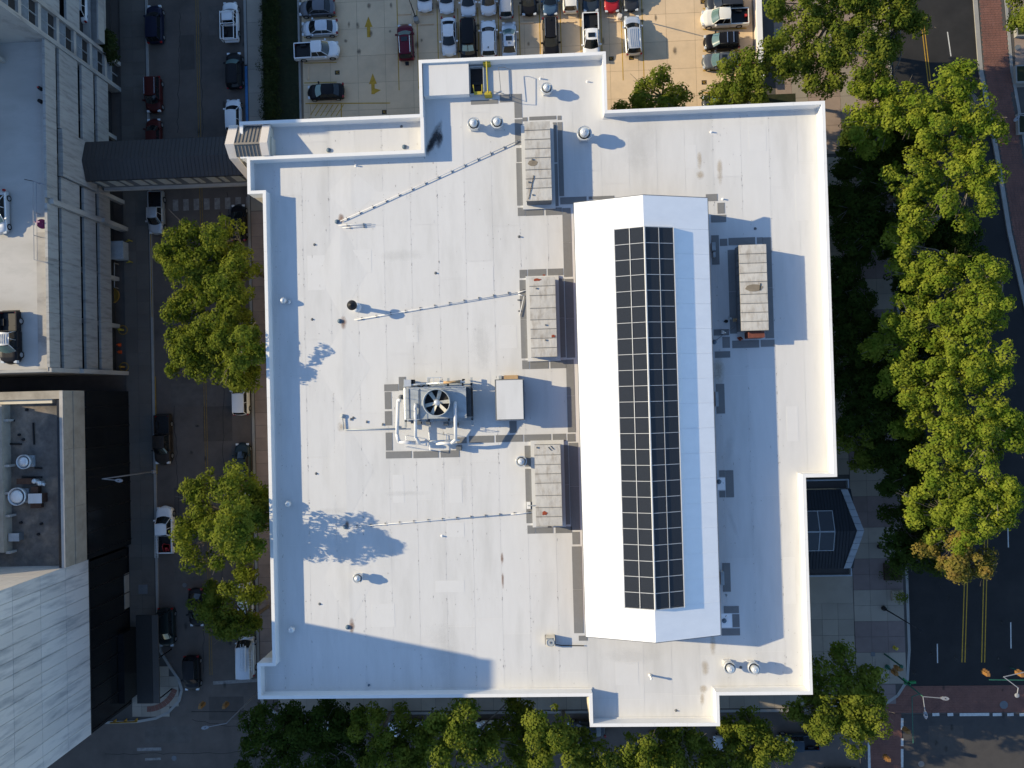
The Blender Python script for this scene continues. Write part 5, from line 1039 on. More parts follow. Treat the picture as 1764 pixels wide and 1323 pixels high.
# ============================================================ VEHICLES
SPEC = dict(   # length, width, deck profile (x from rear 0 to front 1, z), cabin: rear base, rear top, front top, front base, belt z, roof z
    sedan=dict(L=4.75, W=1.84, deck=[(0, .62), (.03, .86), (.1, .98), (.2, 1.0), (.5, .95), (.7, .93), (.85, .84), (.95, .70), (1, .48)], cab=(.13, .27, .56, .73), belt=.95, roof=1.44),
    suv=dict(L=4.75, W=1.92, deck=[(0, .7), (.02, .98), (.06, 1.02), (.5, 1.04), (.72, 1.06), (.86, 1.0), (.95, .86), (1, .55)], cab=(.03, .09, .58, .74), belt=1.03, roof=1.70),
    van=dict(L=5.1, W=1.98, deck=[(0, .7), (.02, 1.0), (.5, 1.02), (.8, 1.02), (.9, .92), (.97, .78), (1, .5)], cab=(.02, .06, .66, .86), belt=1.02, roof=1.78),
    pickup=dict(L=5.85, W=2.0, deck=[(.38, 1.06), (.5, 1.06), (.74, 1.10), (.88, 1.06), (.96, .95), (1, .58)], cab=(.385, .42, .64, .755), belt=1.06, roof=1.86),
    boxvan=dict(L=5.8, W=2.05, deck=[(0, .8), (.02, 1.2), (.5, 1.2), (.8, 1.15), (.92, 1.0), (.98, .85), (1, .5)], cab=(.01, .03, .78, .90), belt=1.2, roof=2.15))
_cm = {}
def car_parts(kind):
    if kind in _cm: return _cm[kind]
    S = SPEC[kind]; L, Wd = S['L'], S['W'] / 2; D = S['deck']; P = {}
    def X(f): return (f - .5) * L
    fx = [d[0] for d in D]; fz = [d[1] for d in D]
    fr = sorted(set(list(np.linspace(fx[0], 1, 22)) + fx))
    ss = np.linspace(-1, 1, 11); mb = MB(); rows = []
    for f in fr:
        z = float(np.interp(f, fx, fz)); hw = Wd * float(np.interp(f, [0, .04, .12, .5, .86, .95, 1], [.88, .96, 1, 1, 1, .94, .80]))
        bowf = (.30 * max(0, (f - .8) / .2) ** 1.5 - .16 * max(0, (.12 - f) / .12)) if kind != 'pickup' or f > .8 else 0
        pr = [(X(f) - bowf * 1.0, -hw * .97, .22), (X(f) - bowf, -hw * 1.0, .5), (X(f) - bowf * .95, -hw, max(.35, z - .16))]
        pr += [(X(f) - bowf * s * s, hw * .94 * s, z - .07 * s ** 4 + (.015 if abs(s) > .55 and abs(s) < .9 and f > .75 else 0)) for s in ss]
        pr += [(X(f) - bowf * .95, hw, max(.35, z - .16)), (X(f) - bowf, hw, .5), (X(f) - bowf, hw * .97, .22)]
        rows.append(pr)
    k = len(rows[0]); vs = [p for r in rows for p in r]
    fs = [(i * k + j, (i + 1) * k + j, (i + 1) * k + j + 1, i * k + j + 1) for i in range(len(rows) - 1) for j in range(k - 1)]
    fs += [tuple(range(k)), tuple(range((len(rows) - 1) * k + k - 1, (len(rows) - 1) * k - 1, -1))]
    mb.add(vs, fs)
    P['body'] = (mb, 'paint', True)
    a, b, c, d = [X(f) for f in S['cab']]; zb, zr = S['belt'] - .01, S['roof']; wb, wt = Wd * .90, Wd * (.70 if kind in ('sedan', 'pickup') else .74)
    if kind == 'boxvan': wt = Wd * .86; wb = Wd * .95
    sl = np.linspace(-1, 1, 9)
    def edge(x, w_, z, bo): return [(x + bo * (1 - s * s), w_ * s, z) for s in sl]
    Pf, Bf, Pr, Br = edge(c, wt, zr - .03, .10), edge(d, wb, zb, .24), edge(a + (b - a), wt, zr - .05, -.05), edge(a, wb * .97, zb, -.10)
    def strip(A, B_): n = len(A); return MB().add(A + B_, [(i, i + 1, n + i + 1, n + i) for i in range(n - 1)])
    def lerp(A, B_, t): return [tuple(p + (q - p) * t for p, q in zip(u, v)) for u, v in zip(A, B_)]
    ws = strip(lerp(Bf, Pf, .05), lerp(Bf, Pf, .93)); P['windscreen'] = (ws, 'carglass', True)
    rw = strip(lerp(Br, Pr, .93), lerp(Br, Pr, .12)); P['rear_window'] = (rw, 'carglass', True)
    # roof with rounded edges
    xs_ = np.linspace(0, 1, 7); rr_ = []
    for t in xs_:
        e = lerp(Pr, Pf, t); rr_.append([(p[0], p[1], p[2] + .05 * (1 - (p[1] / wt) ** 2) + .03 * (1 - (2 * t - 1) ** 2)) for p in e])
    n = len(sl); vs = [p for r in rr_ for p in r]; fs = [(i * n + j, (i + 1) * n + j, (i + 1) * n + j + 1, i * n + j + 1) for i in range(6) for j in range(n - 1)]
    rf = MB().add(vs, fs)
    for s in (0, -1):
        for A, B_ in ((Pf[s], Bf[s]), (Pr[s], Br[s]), (Pr[s], Pf[s])): rf.tube(A, B_, .045, 5)
        m1 = tuple((p + q) / 2 for p, q in zip(Pr[s], Pf[s])); m2 = tuple((p + q) / 2 for p, q in zip(Br[s], Bf[s])); rf.tube(m1, (m1[0] * .5 + m2[0] * .5, m2[1], m2[2]), .04, 5)
    rf.add(lerp(Bf, Pf, 0) + lerp(Bf, Pf, .06), [(i, i + 1, n + i + 1, n + i) for i in range(n - 1)]); rf.add(lerp(Br, Pr, .12) + lerp(Br, Pr, 0), [(i, i + 1, n + i + 1, n + i) for i in range(n - 1)])
    P['roof'] = (rf, 'paint', True)
    sw = MB()
    for s in (0, -1):
        q = [Br[s], Bf[s], Pf[s], Pr[s]]; sw.face(*(q if s == 0 else q[::-1]))
    P['side_window'] = (sw, 'paint' if kind == 'boxvan' else 'carglass', False)
    for s in (-1, 1):
        P['headlight%d' % s] = (MB().box(X(.955) - .16, s * Wd * .72 - .17, .60, X(.955) + .10, s * Wd * .72 + .17, float(np.interp(.955, fx, fz)) - .02), 'headl', False)
        x_ = X(0) if kind != 'pickup' else X(0)
        P['taillight%d' % s] = (MB().box(x_ + .02, s * Wd * .86 - .13, .72, x_ + .22, s * Wd * .86 + .09, .97), 'taill', False)
        mx = X(S['cab'][3]) - .32
        P['mirror%d' % s] = (MB().box(mx - .09, s * (Wd + .12) - .12, S['belt'] - .02, mx + .09, s * (Wd + .12) + .12, S['belt'] + .15).tube((mx, s * Wd * .9, S['belt'] + .02), (mx, s * (Wd + .1), S['belt'] + .05), .04, 5), 'paint', False)
    if kind == 'pickup':
        x0, x1 = X(0.005), X(.375); bm_ = MB(); hb = 1.06
        for s in (-1, 1): bm_.box(x0, min(s * Wd, s * (Wd - .13)), .35, x1, max(s * Wd, s * (Wd - .13)), hb)
        bm_.box(x0 - .03, -Wd + .1, .4, x0 + .08, Wd - .1, hb - .01); bm_.box(x1 - .05, -Wd + .1, .4, x1 + .04, Wd - .1, hb - .01); bm_.box(x0 - .16, -Wd + .08, .38, x0 - .03, Wd - .08, .55)
        P['bed_side'] = (bm_, 'paint', False); fl = MB().box(x0 + .08, -Wd + .13, .62, x1 - .05, Wd - .13, .72)
        for s in (-1, 1): fl.box(X(.14), s * (Wd - .30) - .17, .72, X(.27), s * (Wd - .30) + .17, .92)
        fl.box(x0 + .081, -Wd + .131, .7, x0 + .10, Wd - .131, 1.0); fl.box(x0 + .1, -Wd + .131, .7, x1 - .051, -Wd + .15, 1.03); fl.box(x0 + .1, Wd - .15, .7, x1 - .051, Wd - .131, 1.03)
        P['cargo_bed'] = (fl, 'black', False)
    R_ = .40 if kind in ('pickup', 'boxvan') else .34
    wh = MB().tube((0, -.12, 0), (0, .12, 0), R_, 16); ri = MB().tube((0, -.125, 0), (0, .125, 0), R_ * .62, 12)
    out_ = {}
    for nme, (m_, mat, smooth) in P.items():
        out_[nme] = (mesh_of(nme.rstrip('-1'), m_, C['paint'] if mat == 'paint' else C[mat], smooth=smooth), mat)
    out_['_wheel'] = mesh_of('wheel', wh, C['tyre']); out_['_rim'] = mesh_of('rim', ri, C['rim']); out_['_R'] = R_
    _cm[kind] = out_; return out_
C['paint'] = M('car_paint', (.5, .5, .5), 0.3)
PA = {}
def paint(name, col, rough=.38, metal=0.0):
    PA[name] = M('car_paint_' + name, col, rough, 0.03, 2.0, metal=metal, spec=0.3 if max(col) > .2 else .15, coat=0.35 if max(col) > .2 else .1)
for nm, c in dict(white=(.72, .73, .74), offwhite=(.70, .68, .62), silver=(.42, .44, .46), palesilver=(.56, .59, .62), grey=(.15, .155, .17), dgrey=(.055, .06, .068), black=(.010, .010, .012), navy=(.010, .013, .032), burgundy=(.10, .010, .022), darkred=(.055, .010, .010), red=(.36, .015, .02), blue=(.05, .10, .18), slate=(.045, .062, .080), teal=(.022, .036, .042), green=(.018, .026, .026), brown=(.032, .026, .022), pewter=(.13, .14, .15)).items(): paint(nm, c, metal=.5 if nm in ('silver', 'grey', 'dgrey', 'palesilver', 'pewter', 'slate') else 0.0)
NAMES = dict(sedan=('parked_car', 'car'), suv=('parked_suv', 'car'), van=('parked_minivan', 'car'), pickup=('pickup_truck', 'pickup'), boxvan=('work_van', 'van'))
def car(label, kind, col, px, py, head, L=None, z0=0.0, ws='carglass', opts='', group=None, W_=None, stuff=None):
    S = SPEC[kind]; parts = car_parts(kind); x, y = W(px, py, z0 + .8); nm, cat = NAMES[kind]
    root = thing(nm, label, cat, (x, y, z0), R(head), group)
    kx = (L or S['L']) / S['L']; ky = (W_ or S['W']) / S['W']
    for nme, v in parts.items():
        if nme[0] == '_': continue
        me, mat = v; base = nme.rstrip('1').rstrip('-')
        m_ = PA[col] if mat == 'paint' else None
        if base == 'windscreen' and ws != 'carglass': m_ = C[ws]
        if base == 'roof' and 'silverroof' in opts: m_ = PA['silver']
        if base == 'cargo_bed' and 'whitebed' in opts: m_ = PA['silver']
        o = inst(base, me, root, (0, 0, 0), 0, m_, (kx, ky, 1))
    for fxx in (.185, .82):
        for s in (-1, 1):
            wl = inst('wheel', parts['_wheel'], root, ((fxx - .5) * S['L'] * kx, s * (S['W'] / 2 * ky - .09), parts['_R'])); inst('rim', parts['_rim'], wl)
    zr = S['roof']; wt = S['W'] / 2 * ky
    def lp(name, mb, mat): 
        return inst(name, mesh_of(name, mb, mat), root)
    c0, c1 = (S['cab'][1] - .5) * S['L'] * kx, (S['cab'][2] - .5) * S['L'] * kx
    if 'rail' in opts:
        for s in (-1, 1): lp('roof_rail', MB().tube((c0 + .1, s * wt * .68, zr + .06), (c1 - .1, s * wt * .68, zr + .07), .03, 6), C['chrome'])
    if 'bars' in opts:
        for f in (.25, .6): lp('crossbar', MB().box(c0 + (c1 - c0) * f, -wt * .7, zr + .08, c0 + (c1 - c0) * f + .09, wt * .7, zr + .12), C['chrome'])
    if 'ribs' in opts:
        for q in (-.45, -.22, 0, .22, .45): lp('roof_rib', MB().box(c0 + .12, wt * q - .02, zr + .045, c1 - .12, wt * q + .02, zr + .085), PA[col if 'silverroof' not in opts else 'silver'])
    if 'sun' in opts: lp('sunroof', MB().box(c1 - .75, -wt * .42, zr + .05, c1 - .2, wt * .42, zr + .078), C['carglass'])
    if 'ant' in opts: lp('antenna', MB().box(c0 + .25, -.05, zr + .04, c0 + .45, .05, zr + .12), C['black'])
    if 'shade' in opts:
        xx = (S['cab'][2] * .5 + S['cab'][3] * .5 - .5) * S['L']
        for s in (-1, 1): lp('sunshade', MB().add([(xx - .22, s * .05, zr - .10), (xx + .34, s * .05, zr - .46), (xx + .26, s * .72, zr - .46), (xx - .26, s * .64, zr - .10)], [(0, 1, 2, 3) if s > 0 else (3, 2, 1, 0)]), C['sunshade'])
    if 'hitch' in opts: lp('hitch_rack', MB().box(-S['L'] / 2 - .45, -.22, .45, -S['L'] / 2, .22, .6), C['black'])
    if 'rack' in opts:
        mb = MB(); 
        for s in (-1, 1): mb.tube((-S['L'] * .48, s * wt * .92, 1.95), (c1, s * wt * .92, 1.95), .045, 6)
        for xx in (-S['L'] * .47, -S['L'] * .15, c1 - .1): mb.tube((xx, -wt * .92, 1.95), (xx, wt * .92, 1.95), .045, 6); mb.tube((xx, -wt * .92, 1), (xx, -wt * .92, 1.95), .04, 5); mb.tube((xx, wt * .92, 1), (xx, wt * .92, 1.95), .04, 5)
        lp('ladder_rack', mb, PA['white'])
    return root
def ladder(label, px0, py0, px1, py1, z, w_=.38):
    a, b = Vector((*W(px0, py0, z), z)), Vector((*W(px1, py1, z), z)); d = (b - a); n = Vector((-d.y, d.x, 0)).normalized() * w_ / 2; mb = MB()
    for s in (-1, 1): mb.tube(a + n * s, b + n * s, .035, 5)
    k = int(d.length / .32)
    for i in range(1, k): p = a.lerp(b, i / k); mb.tube(p - n, p + n, .02, 5)
    t = obj('ladder', mb, C['galv'], None, label, 'ladder', loc=tuple(a)); return t
g1 = 'cars parked in the upper row of the lot'; g2 = 'cars parked in the lower row of the lot'; g3 = 'cars parked along the left side of the lot'; g4 = 'cars parked along the right side of the lot'
car('white car cut by the top edge, nose down, first in the upper row', 'sedan', 'white', 731, -13, -90, group=g1)
car('white car cut by the top edge, nose down, second in the upper row', 'sedan', 'white', 768.5, -10, -90, group=g1)
car('white car with black lamp corners, nose down, third in the upper row', 'sedan', 'white', 806, -4.5, -90, group=g1)
car('white car with folded-out mirrors, fourth in the upper row', 'suv', 'white', 841, -5, -90, L=4.5, group=g1)
car('boxy silver off-roader with its tail down, fifth in the upper row', 'suv', 'silver', 871.5, 0, 90, L=4.6, W_=1.75, group=g1)
car('black car, nose down, left of the blue one in the upper row', 'suv', 'black', 911, -4, -90, L=4.5, group=g1)
car('blue car, nose down, in the upper row', 'sedan', 'blue', 947.5, -7, -90, group=g1)
car('small white hatchback with its tail down, right of the blue car', 'suv', 'offwhite', 982, -8, 90, L=4.3, W_=1.85, group=g1)
car('dark slate pickup, nose down, above the white pickup', 'pickup', 'slate', 1017, -18, -90, group=g1)
car('bright red car, nose down, in the upper row', 'sedan', 'red', 1053.5, -12, -90, group=g1)
car('dark grey car, nose down, beside the pale lamp base', 'sedan', 'dgrey', 1087, -14, -90, group=g1)
car('burgundy crossover with silver roof rails, alone at the left of the lower row', 'suv', 'burgundy', 698.5, 72, 92, ws='carglassg', opts='rail sun hitch', L=4.6, group=g2)
car('white sedan, nose down, first of the four packed by the roof edge', 'sedan', 'white', 773, 62, -89.5, L=4.9, group=g2)
car('black minivan with a pale green folding sunshade in its windscreen', 'van', 'black', 806.5, 69, -90, opts='shade', group=g2)
car('white crossover, nose up, between the black minivan and the sunroof car', 'suv', 'white', 841.5, 66, 90, opts='ant', group=g2)
car('white sedan with a dark sunroof and green windscreen, nose up', 'sedan', 'palesilver', 877, 68, 90, ws='carglassg', opts='sun ant', L=4.75, group=g2)
car('black off-roader with chrome roof rails, nose down, lower row', 'suv', 'black', 948.5, 64, -90, opts='rail ant', L=4.9, W_=1.95, group=g2)
car('white pickup with a sunroof, bed up and nose down, in the lower row', 'pickup', 'white', 1018, 63, -90, opts='sun', group=g2)
car('silver ribbed-roof crossover throwing a long shadow, rightmost of the lower row', 'suv', 'palesilver', 1090, 60, 92, opts='ribs', L=5.0, W_=1.98, group=g2)
car('dark grey sedan, nose left, topmost of the left side of the lot', 'sedan', 'grey', 545.5, 13, 180, group=g3)
car('pale silver sedan, nose left, above the white pickup', 'sedan', 'palesilver', 550, 47.5, 180, group=g3)
car('white pickup with a black bed, nose right, over the lawn edge', 'pickup', 'white', 546, 86.5, 1, L=5.75, group=g3)
car('black sedan with a bright windscreen beside the yellow hatching', 'sedan', 'black', 560.5, 157, 180, ws='sunshade', group=g3)  # light on the windscreen is painted with the pale sunshade colour
car('dark crossover at the top right of the lot, above the white pickup', 'suv', 'dgrey', 1248, 4, 180, group=g4)
car('off-white pickup with a red item in its black bed, by the boundary wall', 'pickup', 'offwhite', 1248, 30, 180, L=5.8, ws='carglassg', group=g4)
car('black hatchback with two silver crossbars, nose left, by the boundary wall', 'suv', 'black', 1243, 71, 180, L=4.4, W_=1.85, ws='carglassg', opts='bars', group=g4)
car('metallic grey car half hidden under the round tree by the wall', 'sedan', 'pewter', 1243, 104, 180, ws='carglassg', opts='sun', group=g4)
car('dark car almost hidden under the round tree at the roof edge', 'sedan', 'dgrey', 1243, 175, 180, ws='carglassg', group=g4)
obj('gas_can', MB().box(*W(1283, 28.5, .95), .74, *[a + .3 for a in W(1283, 28.5, .95)], 1.0), C['redstuff'], None, 'small red can in the bed of the off-white pickup', 'can', loc=(*W(1283, 28.5, .95), .74))
g5 = 'vehicles parked along the left street'
car('dark navy crossover at the top of the left street, left kerb', 'suv', 'navy', 266, 41, 90, L=5.0, group=g5)
car('white pickup with a pipe rack over its bed, top of the left street', 'pickup', 'white', 397, 36, 90, L=4.9, W_=1.85, opts='rack', group=g5)
car('black crossover on the left street beside the blue kerb', 'suv', 'black', 403, 121, 90, L=4.7, ws='carglassg', group=g5)
car('white crossover on the left street just above the footbridge', 'suv', 'white', 402, 199, 90, L=4.3, W_=1.8, group=g5)
car('dark red off-roader at the left kerb of the left street', 'suv', 'darkred', 264, 163, -90, L=4.6, opts='rail', group=g5)
car('dark red car partly under the footbridge', 'sedan', 'darkred', 264, 233, 90, L=4.5, group=g5)
car('grey double-cab pickup on the left street just below the footbridge', 'pickup', 'silver', 268.5, 367, -90, L=5.5, W_=1.85, opts='ribs', group=g5)
car('black car at the tip of the upper left street tree', 'sedan', 'black', 410, 383, 90, group=g5)
car('white-nosed car with a black roof under the second street tree', 'suv', 'white', 414.5, 684, 90, L=4.6, opts='blackroof', group=g5)
car('long dark brown pickup with a covered bed at the left kerb', 'pickup', 'brown', 280, 758, -90, L=6.3, opts='ribs', group=g5)
car('dark teal car showing just its front above the third street tree', 'sedan', 'teal', 417, 795, 90, group=g5)
car('white car mostly hidden beneath the third street tree', 'sedan', 'white', 421, 880, 90, group=g5)
car('white pickup with a ladder along its bed in the left street', 'pickup', 'white', 284, 912, 90, L=5.9, group=g5)
car('black sedan driving in the left street beside the dark branches', 'sedan', 'black', 337.5, 1047, -90, L=4.9, opts='sun', group=g5)
car('dark green crossover at the left kerb above the corner pavement', 'suv', 'green', 286, 1081, -90, L=4.95, opts='ribs', group=g5)
car('black car waiting at the white stop line', 'suv', 'black', 330, 1160, -90, L=4.4, group=g5)
car('white work van with ladders on its roof near the roof corner', 'boxvan', 'palesilver', 425, 1130, 90, L=5.0, W_=1.95, group=g5)
car('white car hidden under the dark lower street tree', 'sedan', 'white', 422, 1035, 90, L=4.7, group=g5)
ladder('aluminium ladder lying along the white pickup bed', 269.5, 961, 269.5, 918, 1.3); ladder('left ladder on the roof of the white work van', 417, 1158, 416.5, 1110, 2.5, .34); ladder('right ladder on the roof of the white work van', 430.5, 1158, 430.5, 1120, 2.5, .5)
a, b = W(422.7, 1157, 2.5), W(422.5, 1113, 2.5); obj('pipe_tube', MB().tube((*a, 2.5), (*b, 2.5), .1, 8), C['lag'], None, 'white tube between the ladders on the work van', 'tube', loc=(*a, 2.5))
x, y = W(287, 944, .9); mb = MB(); r9 = random.Random(4)
for k in range(9): mb.box(x - .6 + r9.random() * 1.0, y - .5 + r9.random() * .9, .73, x - .4 + r9.random() * 1.0, y - .3 + r9.random() * .9, .95)
obj('tool_pile', mb, C['redstuff'], None, 'pile of red tools in the bed of the white pickup with the ladder', 'tools', loc=(x, y, .73))
x, y = W(547, 1, .1)
car('dark teal pickup parked on the lower street between the trees', 'pickup', 'slate', 1374, 1279, 180, L=5.1, W_=1.8, ws='carglassg')
g6 = 'cars glimpsed under the lower street trees'
for i, (px, c_, lb) in enumerate(((556, 'white', 'white car glimpsed under the leftmost lower street trees'), (700, 'palesilver', 'pale car glimpsed between the second and third lower street trees'), (845, 'white', 'white car glimpsed under the sunlit lower street tree'), (1010, 'dgrey', 'dark car under the trees left of the roof bay'))):
    car(lb, 'sedan', c_, px, 1257, 180, group=g6)
car('grey car peeking under the tree right of the roof bay', 'sedan', 'silver', 1262, 1281, 180, group=g6)
car('dark car at the bottom edge below the teal pickup', 'sedan', 'black', 1450, 1341, 180)
# cars on the garage deck
car('pale silver sedan on the sunlit garage deck, cut by the left edge', 'sedan', 'palesilver', -4, 365, -90, L=4.9, z0=DZ, ws='carglassg')
car('dark pickup with a silver ribbed cab roof on the garage deck', 'pickup', 'black', 16, 582, -90, L=5.75, z0=DZ, opts='ribs silverroof', ws='carglassg')
car('white car on the garage side ledge at the top left', 'sedan', 'white', 136, 8, 90, z0=4.9, L=4.5)
# ============================================================ TREES
def crown_mesh(name, blobs, n_leaf, size, seed, mat, o, sparse=1.0):
    """leaf-sized faces gathered in clumps over the given crown lobes (x, y, z, rx, ry, rz)"""
    rg = np.random.default_rng(seed); cen = []; rad = []
    for (bx, by, bz, rx, ry, rz) in blobs:
        n = int(max(5, 2.9 * (rx * ry + rx * rz + ry * rz) / 3 * sparse))
        d = rg.normal(size=(n, 3)); d /= np.linalg.norm(d, axis=1)[:, None]; d[:, 2] = np.where(d[:, 2] < -.35, -d[:, 2], d[:, 2])
        f = .45 + .62 * rg.random(n) ** .7
        c = np.array([bx, by, bz]) + d * f[:, None] * np.array([rx, ry, rz]); cen.append(c); rad.append(.42 + .68 * rg.random(n) ** 1.2)
    cen = np.concatenate(cen); rad = np.concatenate(rad); m = len(cen)
    per = np.maximum(14, (n_leaf * rad ** 2 / .5)).astype(int); idx = np.repeat(np.arange(m), per); N = len(idx)
    d = rg.normal(size=(N, 3)); d /= np.linalg.norm(d, axis=1)[:, None]; d[:, 2] = np.abs(d[:, 2]) * .95 - .12 * rg.random(N)
    rr_ = rad[idx] * (.62 + .48 * rg.random(N)); p = cen[idx] + d * rr_[:, None] * np.array([1.0, 1.0, .8])
    nrm = d * 1.0 + np.array([0, 0, .3]) + rg.normal(size=(N, 3)) * .33; nrm /= np.linalg.norm(nrm, axis=1)[:, None]
    t = np.cross(nrm, rg.normal(size=(N, 3))); t /= np.linalg.norm(t, axis=1)[:, None]; b = np.cross(nrm, t)
    s = (size * (.65 + .7 * rg.random(N)))[:, None]
    V = np.empty((N, 4, 3)); V[:, 0] = p - t * s * .62; V[:, 1] = p - b * s * .42 + nrm * s * .08; V[:, 2] = p + t * s * .62; V[:, 3] = p + b * s * .42 + nrm * s * .08
    V -= np.array(o); me = bpy.data.meshes.new(name); me.vertices.add(N * 4); me.vertices.foreach_set('co', V.reshape(-1).astype(np.float32))
    me.loops.add(N * 4); me.loops.foreach_set('vertex_index', np.arange(N * 4, dtype=np.int32)); me.polygons.add(N)
    me.polygons.foreach_set('loop_start', np.arange(0, N * 4, 4, dtype=np.int32))
    me.materials.append(mat); me.update(calc_edges=True); return me, N
NTRI = 0
def tree(label, lobes, ztop, seed, mat='leafA', trunk=None, size=.24, dens=76, name='street_tree', group=None, sparse=1.0, limbs=7):
    """lobes: (px, py, radius px x, radius px y, height of the lobe centre, vertical radius)"""
    global NTRI
    bl = []
    for (px, py, rx, ry, z, rz) in lobes:
        x, y = W(px, py, z); k = (CAMH - z) / 1223.0; rb = random.Random(seed * 31 + len(bl)); bl.append((x, y, z, rx * k * .78, ry * k * .78, rz))
        for q in range(5):      # boughs that reach past the main mass
            a = rb.uniform(0, 2 * math.pi); f = rb.uniform(.68, .92); s_ = rb.uniform(.22, .36); bl.append((x + rx * k * f * math.cos(a), y + ry * k * f * math.sin(a), z + rb.uniform(-.35, .45) * rz, rx * k * s_ * rb.uniform(.8, 1.35), ry * k * s_ * rb.uniform(.8, 1.35), rz * .4))
    if trunk: tx, ty = W(trunk[0], trunk[1], 0)
    else: tx = sum(b[0] for b in bl) / len(bl); ty = sum(b[1] for b in bl) / len(bl)
    t = thing(name, label, 'tree', (tx, ty, 0), group=group)
    me, n = crown_mesh('crown', bl, dens, size, seed, C[mat], (tx, ty, 0), sparse); NTRI += 2 * n
    o = bpy.data.objects.new('crown', me); sc.collection.objects.link(o); o.parent = t
    rg = random.Random(seed); zb = min(b[2] - b[5] for b in bl); mb = MB(); zt = min(zb + 1.0, ztop * .55)
    p0 = Vector((tx, ty, 0)); p1 = Vector((tx + rg.uniform(-.3, .3), ty + rg.uniform(-.3, .3), zt)); mb.tube(p0, p1, .26, 9, r2=.19)
    for b in bl:
        for q in range(max(1, limbs // len(lobes)) if b[5] > 2 else 1):
            e = Vector((b[0] + rg.uniform(-.6, .6) * b[3], b[1] + rg.uniform(-.6, .6) * b[4], b[2] + rg.uniform(-.1, .75) * b[5])); m = p1.lerp(e, .5) + Vector((rg.uniform(-.5, .5), rg.uniform(-.5, .5), .5))
            mb.tube(p1, m, .15, 6, r2=.09); mb.tube(m, e, .09, 5, r2=.03)
            for w_ in range(3): mb.tube(m.lerp(e, .3 + .2 * w_), e + Vector((rg.uniform(-1.3, 1.3), rg.uniform(-1.3, 1.3), rg.uniform(-.3, .8))), .045, 4, r2=.015)
    obj('trunk', mb, C['bark'], t)
    return t
gl = 'trees along the left street'
tree('big green tree over the left street, highest of the left row', [(330, 430, 50, 46, 9.5, 3.6), (395, 425, 48, 44, 10.5, 4), (345, 480, 55, 42, 10, 3.5), (405, 500, 44, 52, 11.5, 4), (330, 535, 28, 22, 9, 2.6), (370, 465, 60, 58, 9.5, 3.2), (385, 540, 44, 34, 10, 3), (310, 450, 26, 26, 8.5, 2.4)], 14, 21, trunk=(465, 480), group=gl)
tree('green tree second in the left row, dark car under its lower tip', [(350, 610, 52, 38, 9.5, 3.2), (400, 580, 45, 46, 11, 4), (375, 560, 40, 30, 10.5, 3), (405, 640, 40, 34, 10, 3), (318, 625, 24, 20, 9, 2.2), (430, 600, 26, 34, 15, 3.6), (350, 590, 50, 40, 9, 3), (385, 620, 50, 40, 9.5, 3)], 18, 22, trunk=(466, 600), group=gl)
tree('green tree third in the left row, throwing the jagged shadow on the roof', [(365, 850, 48, 46, 10, 3.6), (420, 850, 38, 50, 12.5, 4.5), (340, 925, 42, 42, 9.8, 3.4), (405, 920, 46, 44, 12, 4.5), (424, 868, 30, 34, 14, 3.6), (428, 915, 32, 44, 15, 4), (412, 900, 30, 34, 18, 3.4)], 21, 23, trunk=(468, 890), group=gl)
tree('dim green tree fourth in the left row beside the white work van', [(425, 1010, 36, 30, 10, 3.2), (395, 1045, 42, 34, 8, 3), (420, 1075, 38, 28, 8, 2.6), (355, 1035, 26, 24, 7, 2.0)], 12, 24, trunk=(462, 1045), group=gl, sparse=.8)
gb = 'trees along the lower street'
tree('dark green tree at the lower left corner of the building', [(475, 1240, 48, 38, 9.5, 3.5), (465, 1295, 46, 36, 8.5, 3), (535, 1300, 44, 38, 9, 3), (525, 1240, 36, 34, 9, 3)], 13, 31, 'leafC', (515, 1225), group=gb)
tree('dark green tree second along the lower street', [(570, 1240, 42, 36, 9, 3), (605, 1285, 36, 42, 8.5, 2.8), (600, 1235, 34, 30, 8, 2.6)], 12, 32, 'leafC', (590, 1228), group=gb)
tree('mid green tree third along the lower street', [(660, 1245, 48, 36, 9.8, 3.6), (665, 1300, 46, 38, 9.5, 3.4), (710, 1280, 30, 40, 9, 3)], 13, 33, 'leafA', (672, 1228), group=gb)
tree('tree with sunlit yellow-green patches, fourth along the lower street', [(790, 1240, 42, 34, 14.5, 3.6), (785, 1300, 50, 44, 15, 3.8), (860, 1285, 50, 48, 12, 3.6), (760, 1260, 36, 44, 9, 3), (880, 1240, 36, 34, 9, 3)], 19, 34, 'leafA', (820, 1228), group=gb)
tree('tree with a bright sunlit left side, left of the protruding roof bay', [(945, 1240, 38, 34, 14, 3.6), (965, 1300, 48, 44, 14, 3.6), (1015, 1295, 40, 42, 10, 3), (910, 1290, 34, 40, 9, 3)], 18, 35, 'leafA', (970, 1226), group=gb)
tree('sunlit tree below the protruding roof bay', [(1090, 1290, 42, 34, 12, 3.2), (1130, 1318, 50, 38, 12, 3.2), (1160, 1280, 44, 30, 9, 2.8), (1200, 1300, 40, 40, 8, 2.8)], 15, 36, 'leafA', (1120, 1262), group=gb)
tree('dark tree with one sunlit streak, right of the protruding roof bay', [(1275, 1235, 42, 34, 8, 3.0), (1300, 1280, 44, 38, 9, 3.2), (1250, 1300, 36, 28, 8, 3), (1290, 1270, 40, 40, 6, 2.4)], 14, 37, 'leafA', (1280, 1230), group=gb, sparse=.85)
tree('large tree at the lower right corner of the building, sunlit at its lower edge', [(1425, 1150, 36, 44, 8.5, 3.0), (1400, 1220, 46, 34, 8, 3.0), (1465, 1185, 46, 44, 8.5, 3.2), (1440, 1250, 50, 36, 9.5, 3.2), (1490, 1230, 34, 34, 9, 3.0), (1450, 1215, 46, 50, 5.5, 2.5)], 15, 38, 'leafA', (1450, 1170), group=gb)  # lowest lobe is hidden, added to fill out the cast shadow
gt = 'trees behind the upper right of the building'
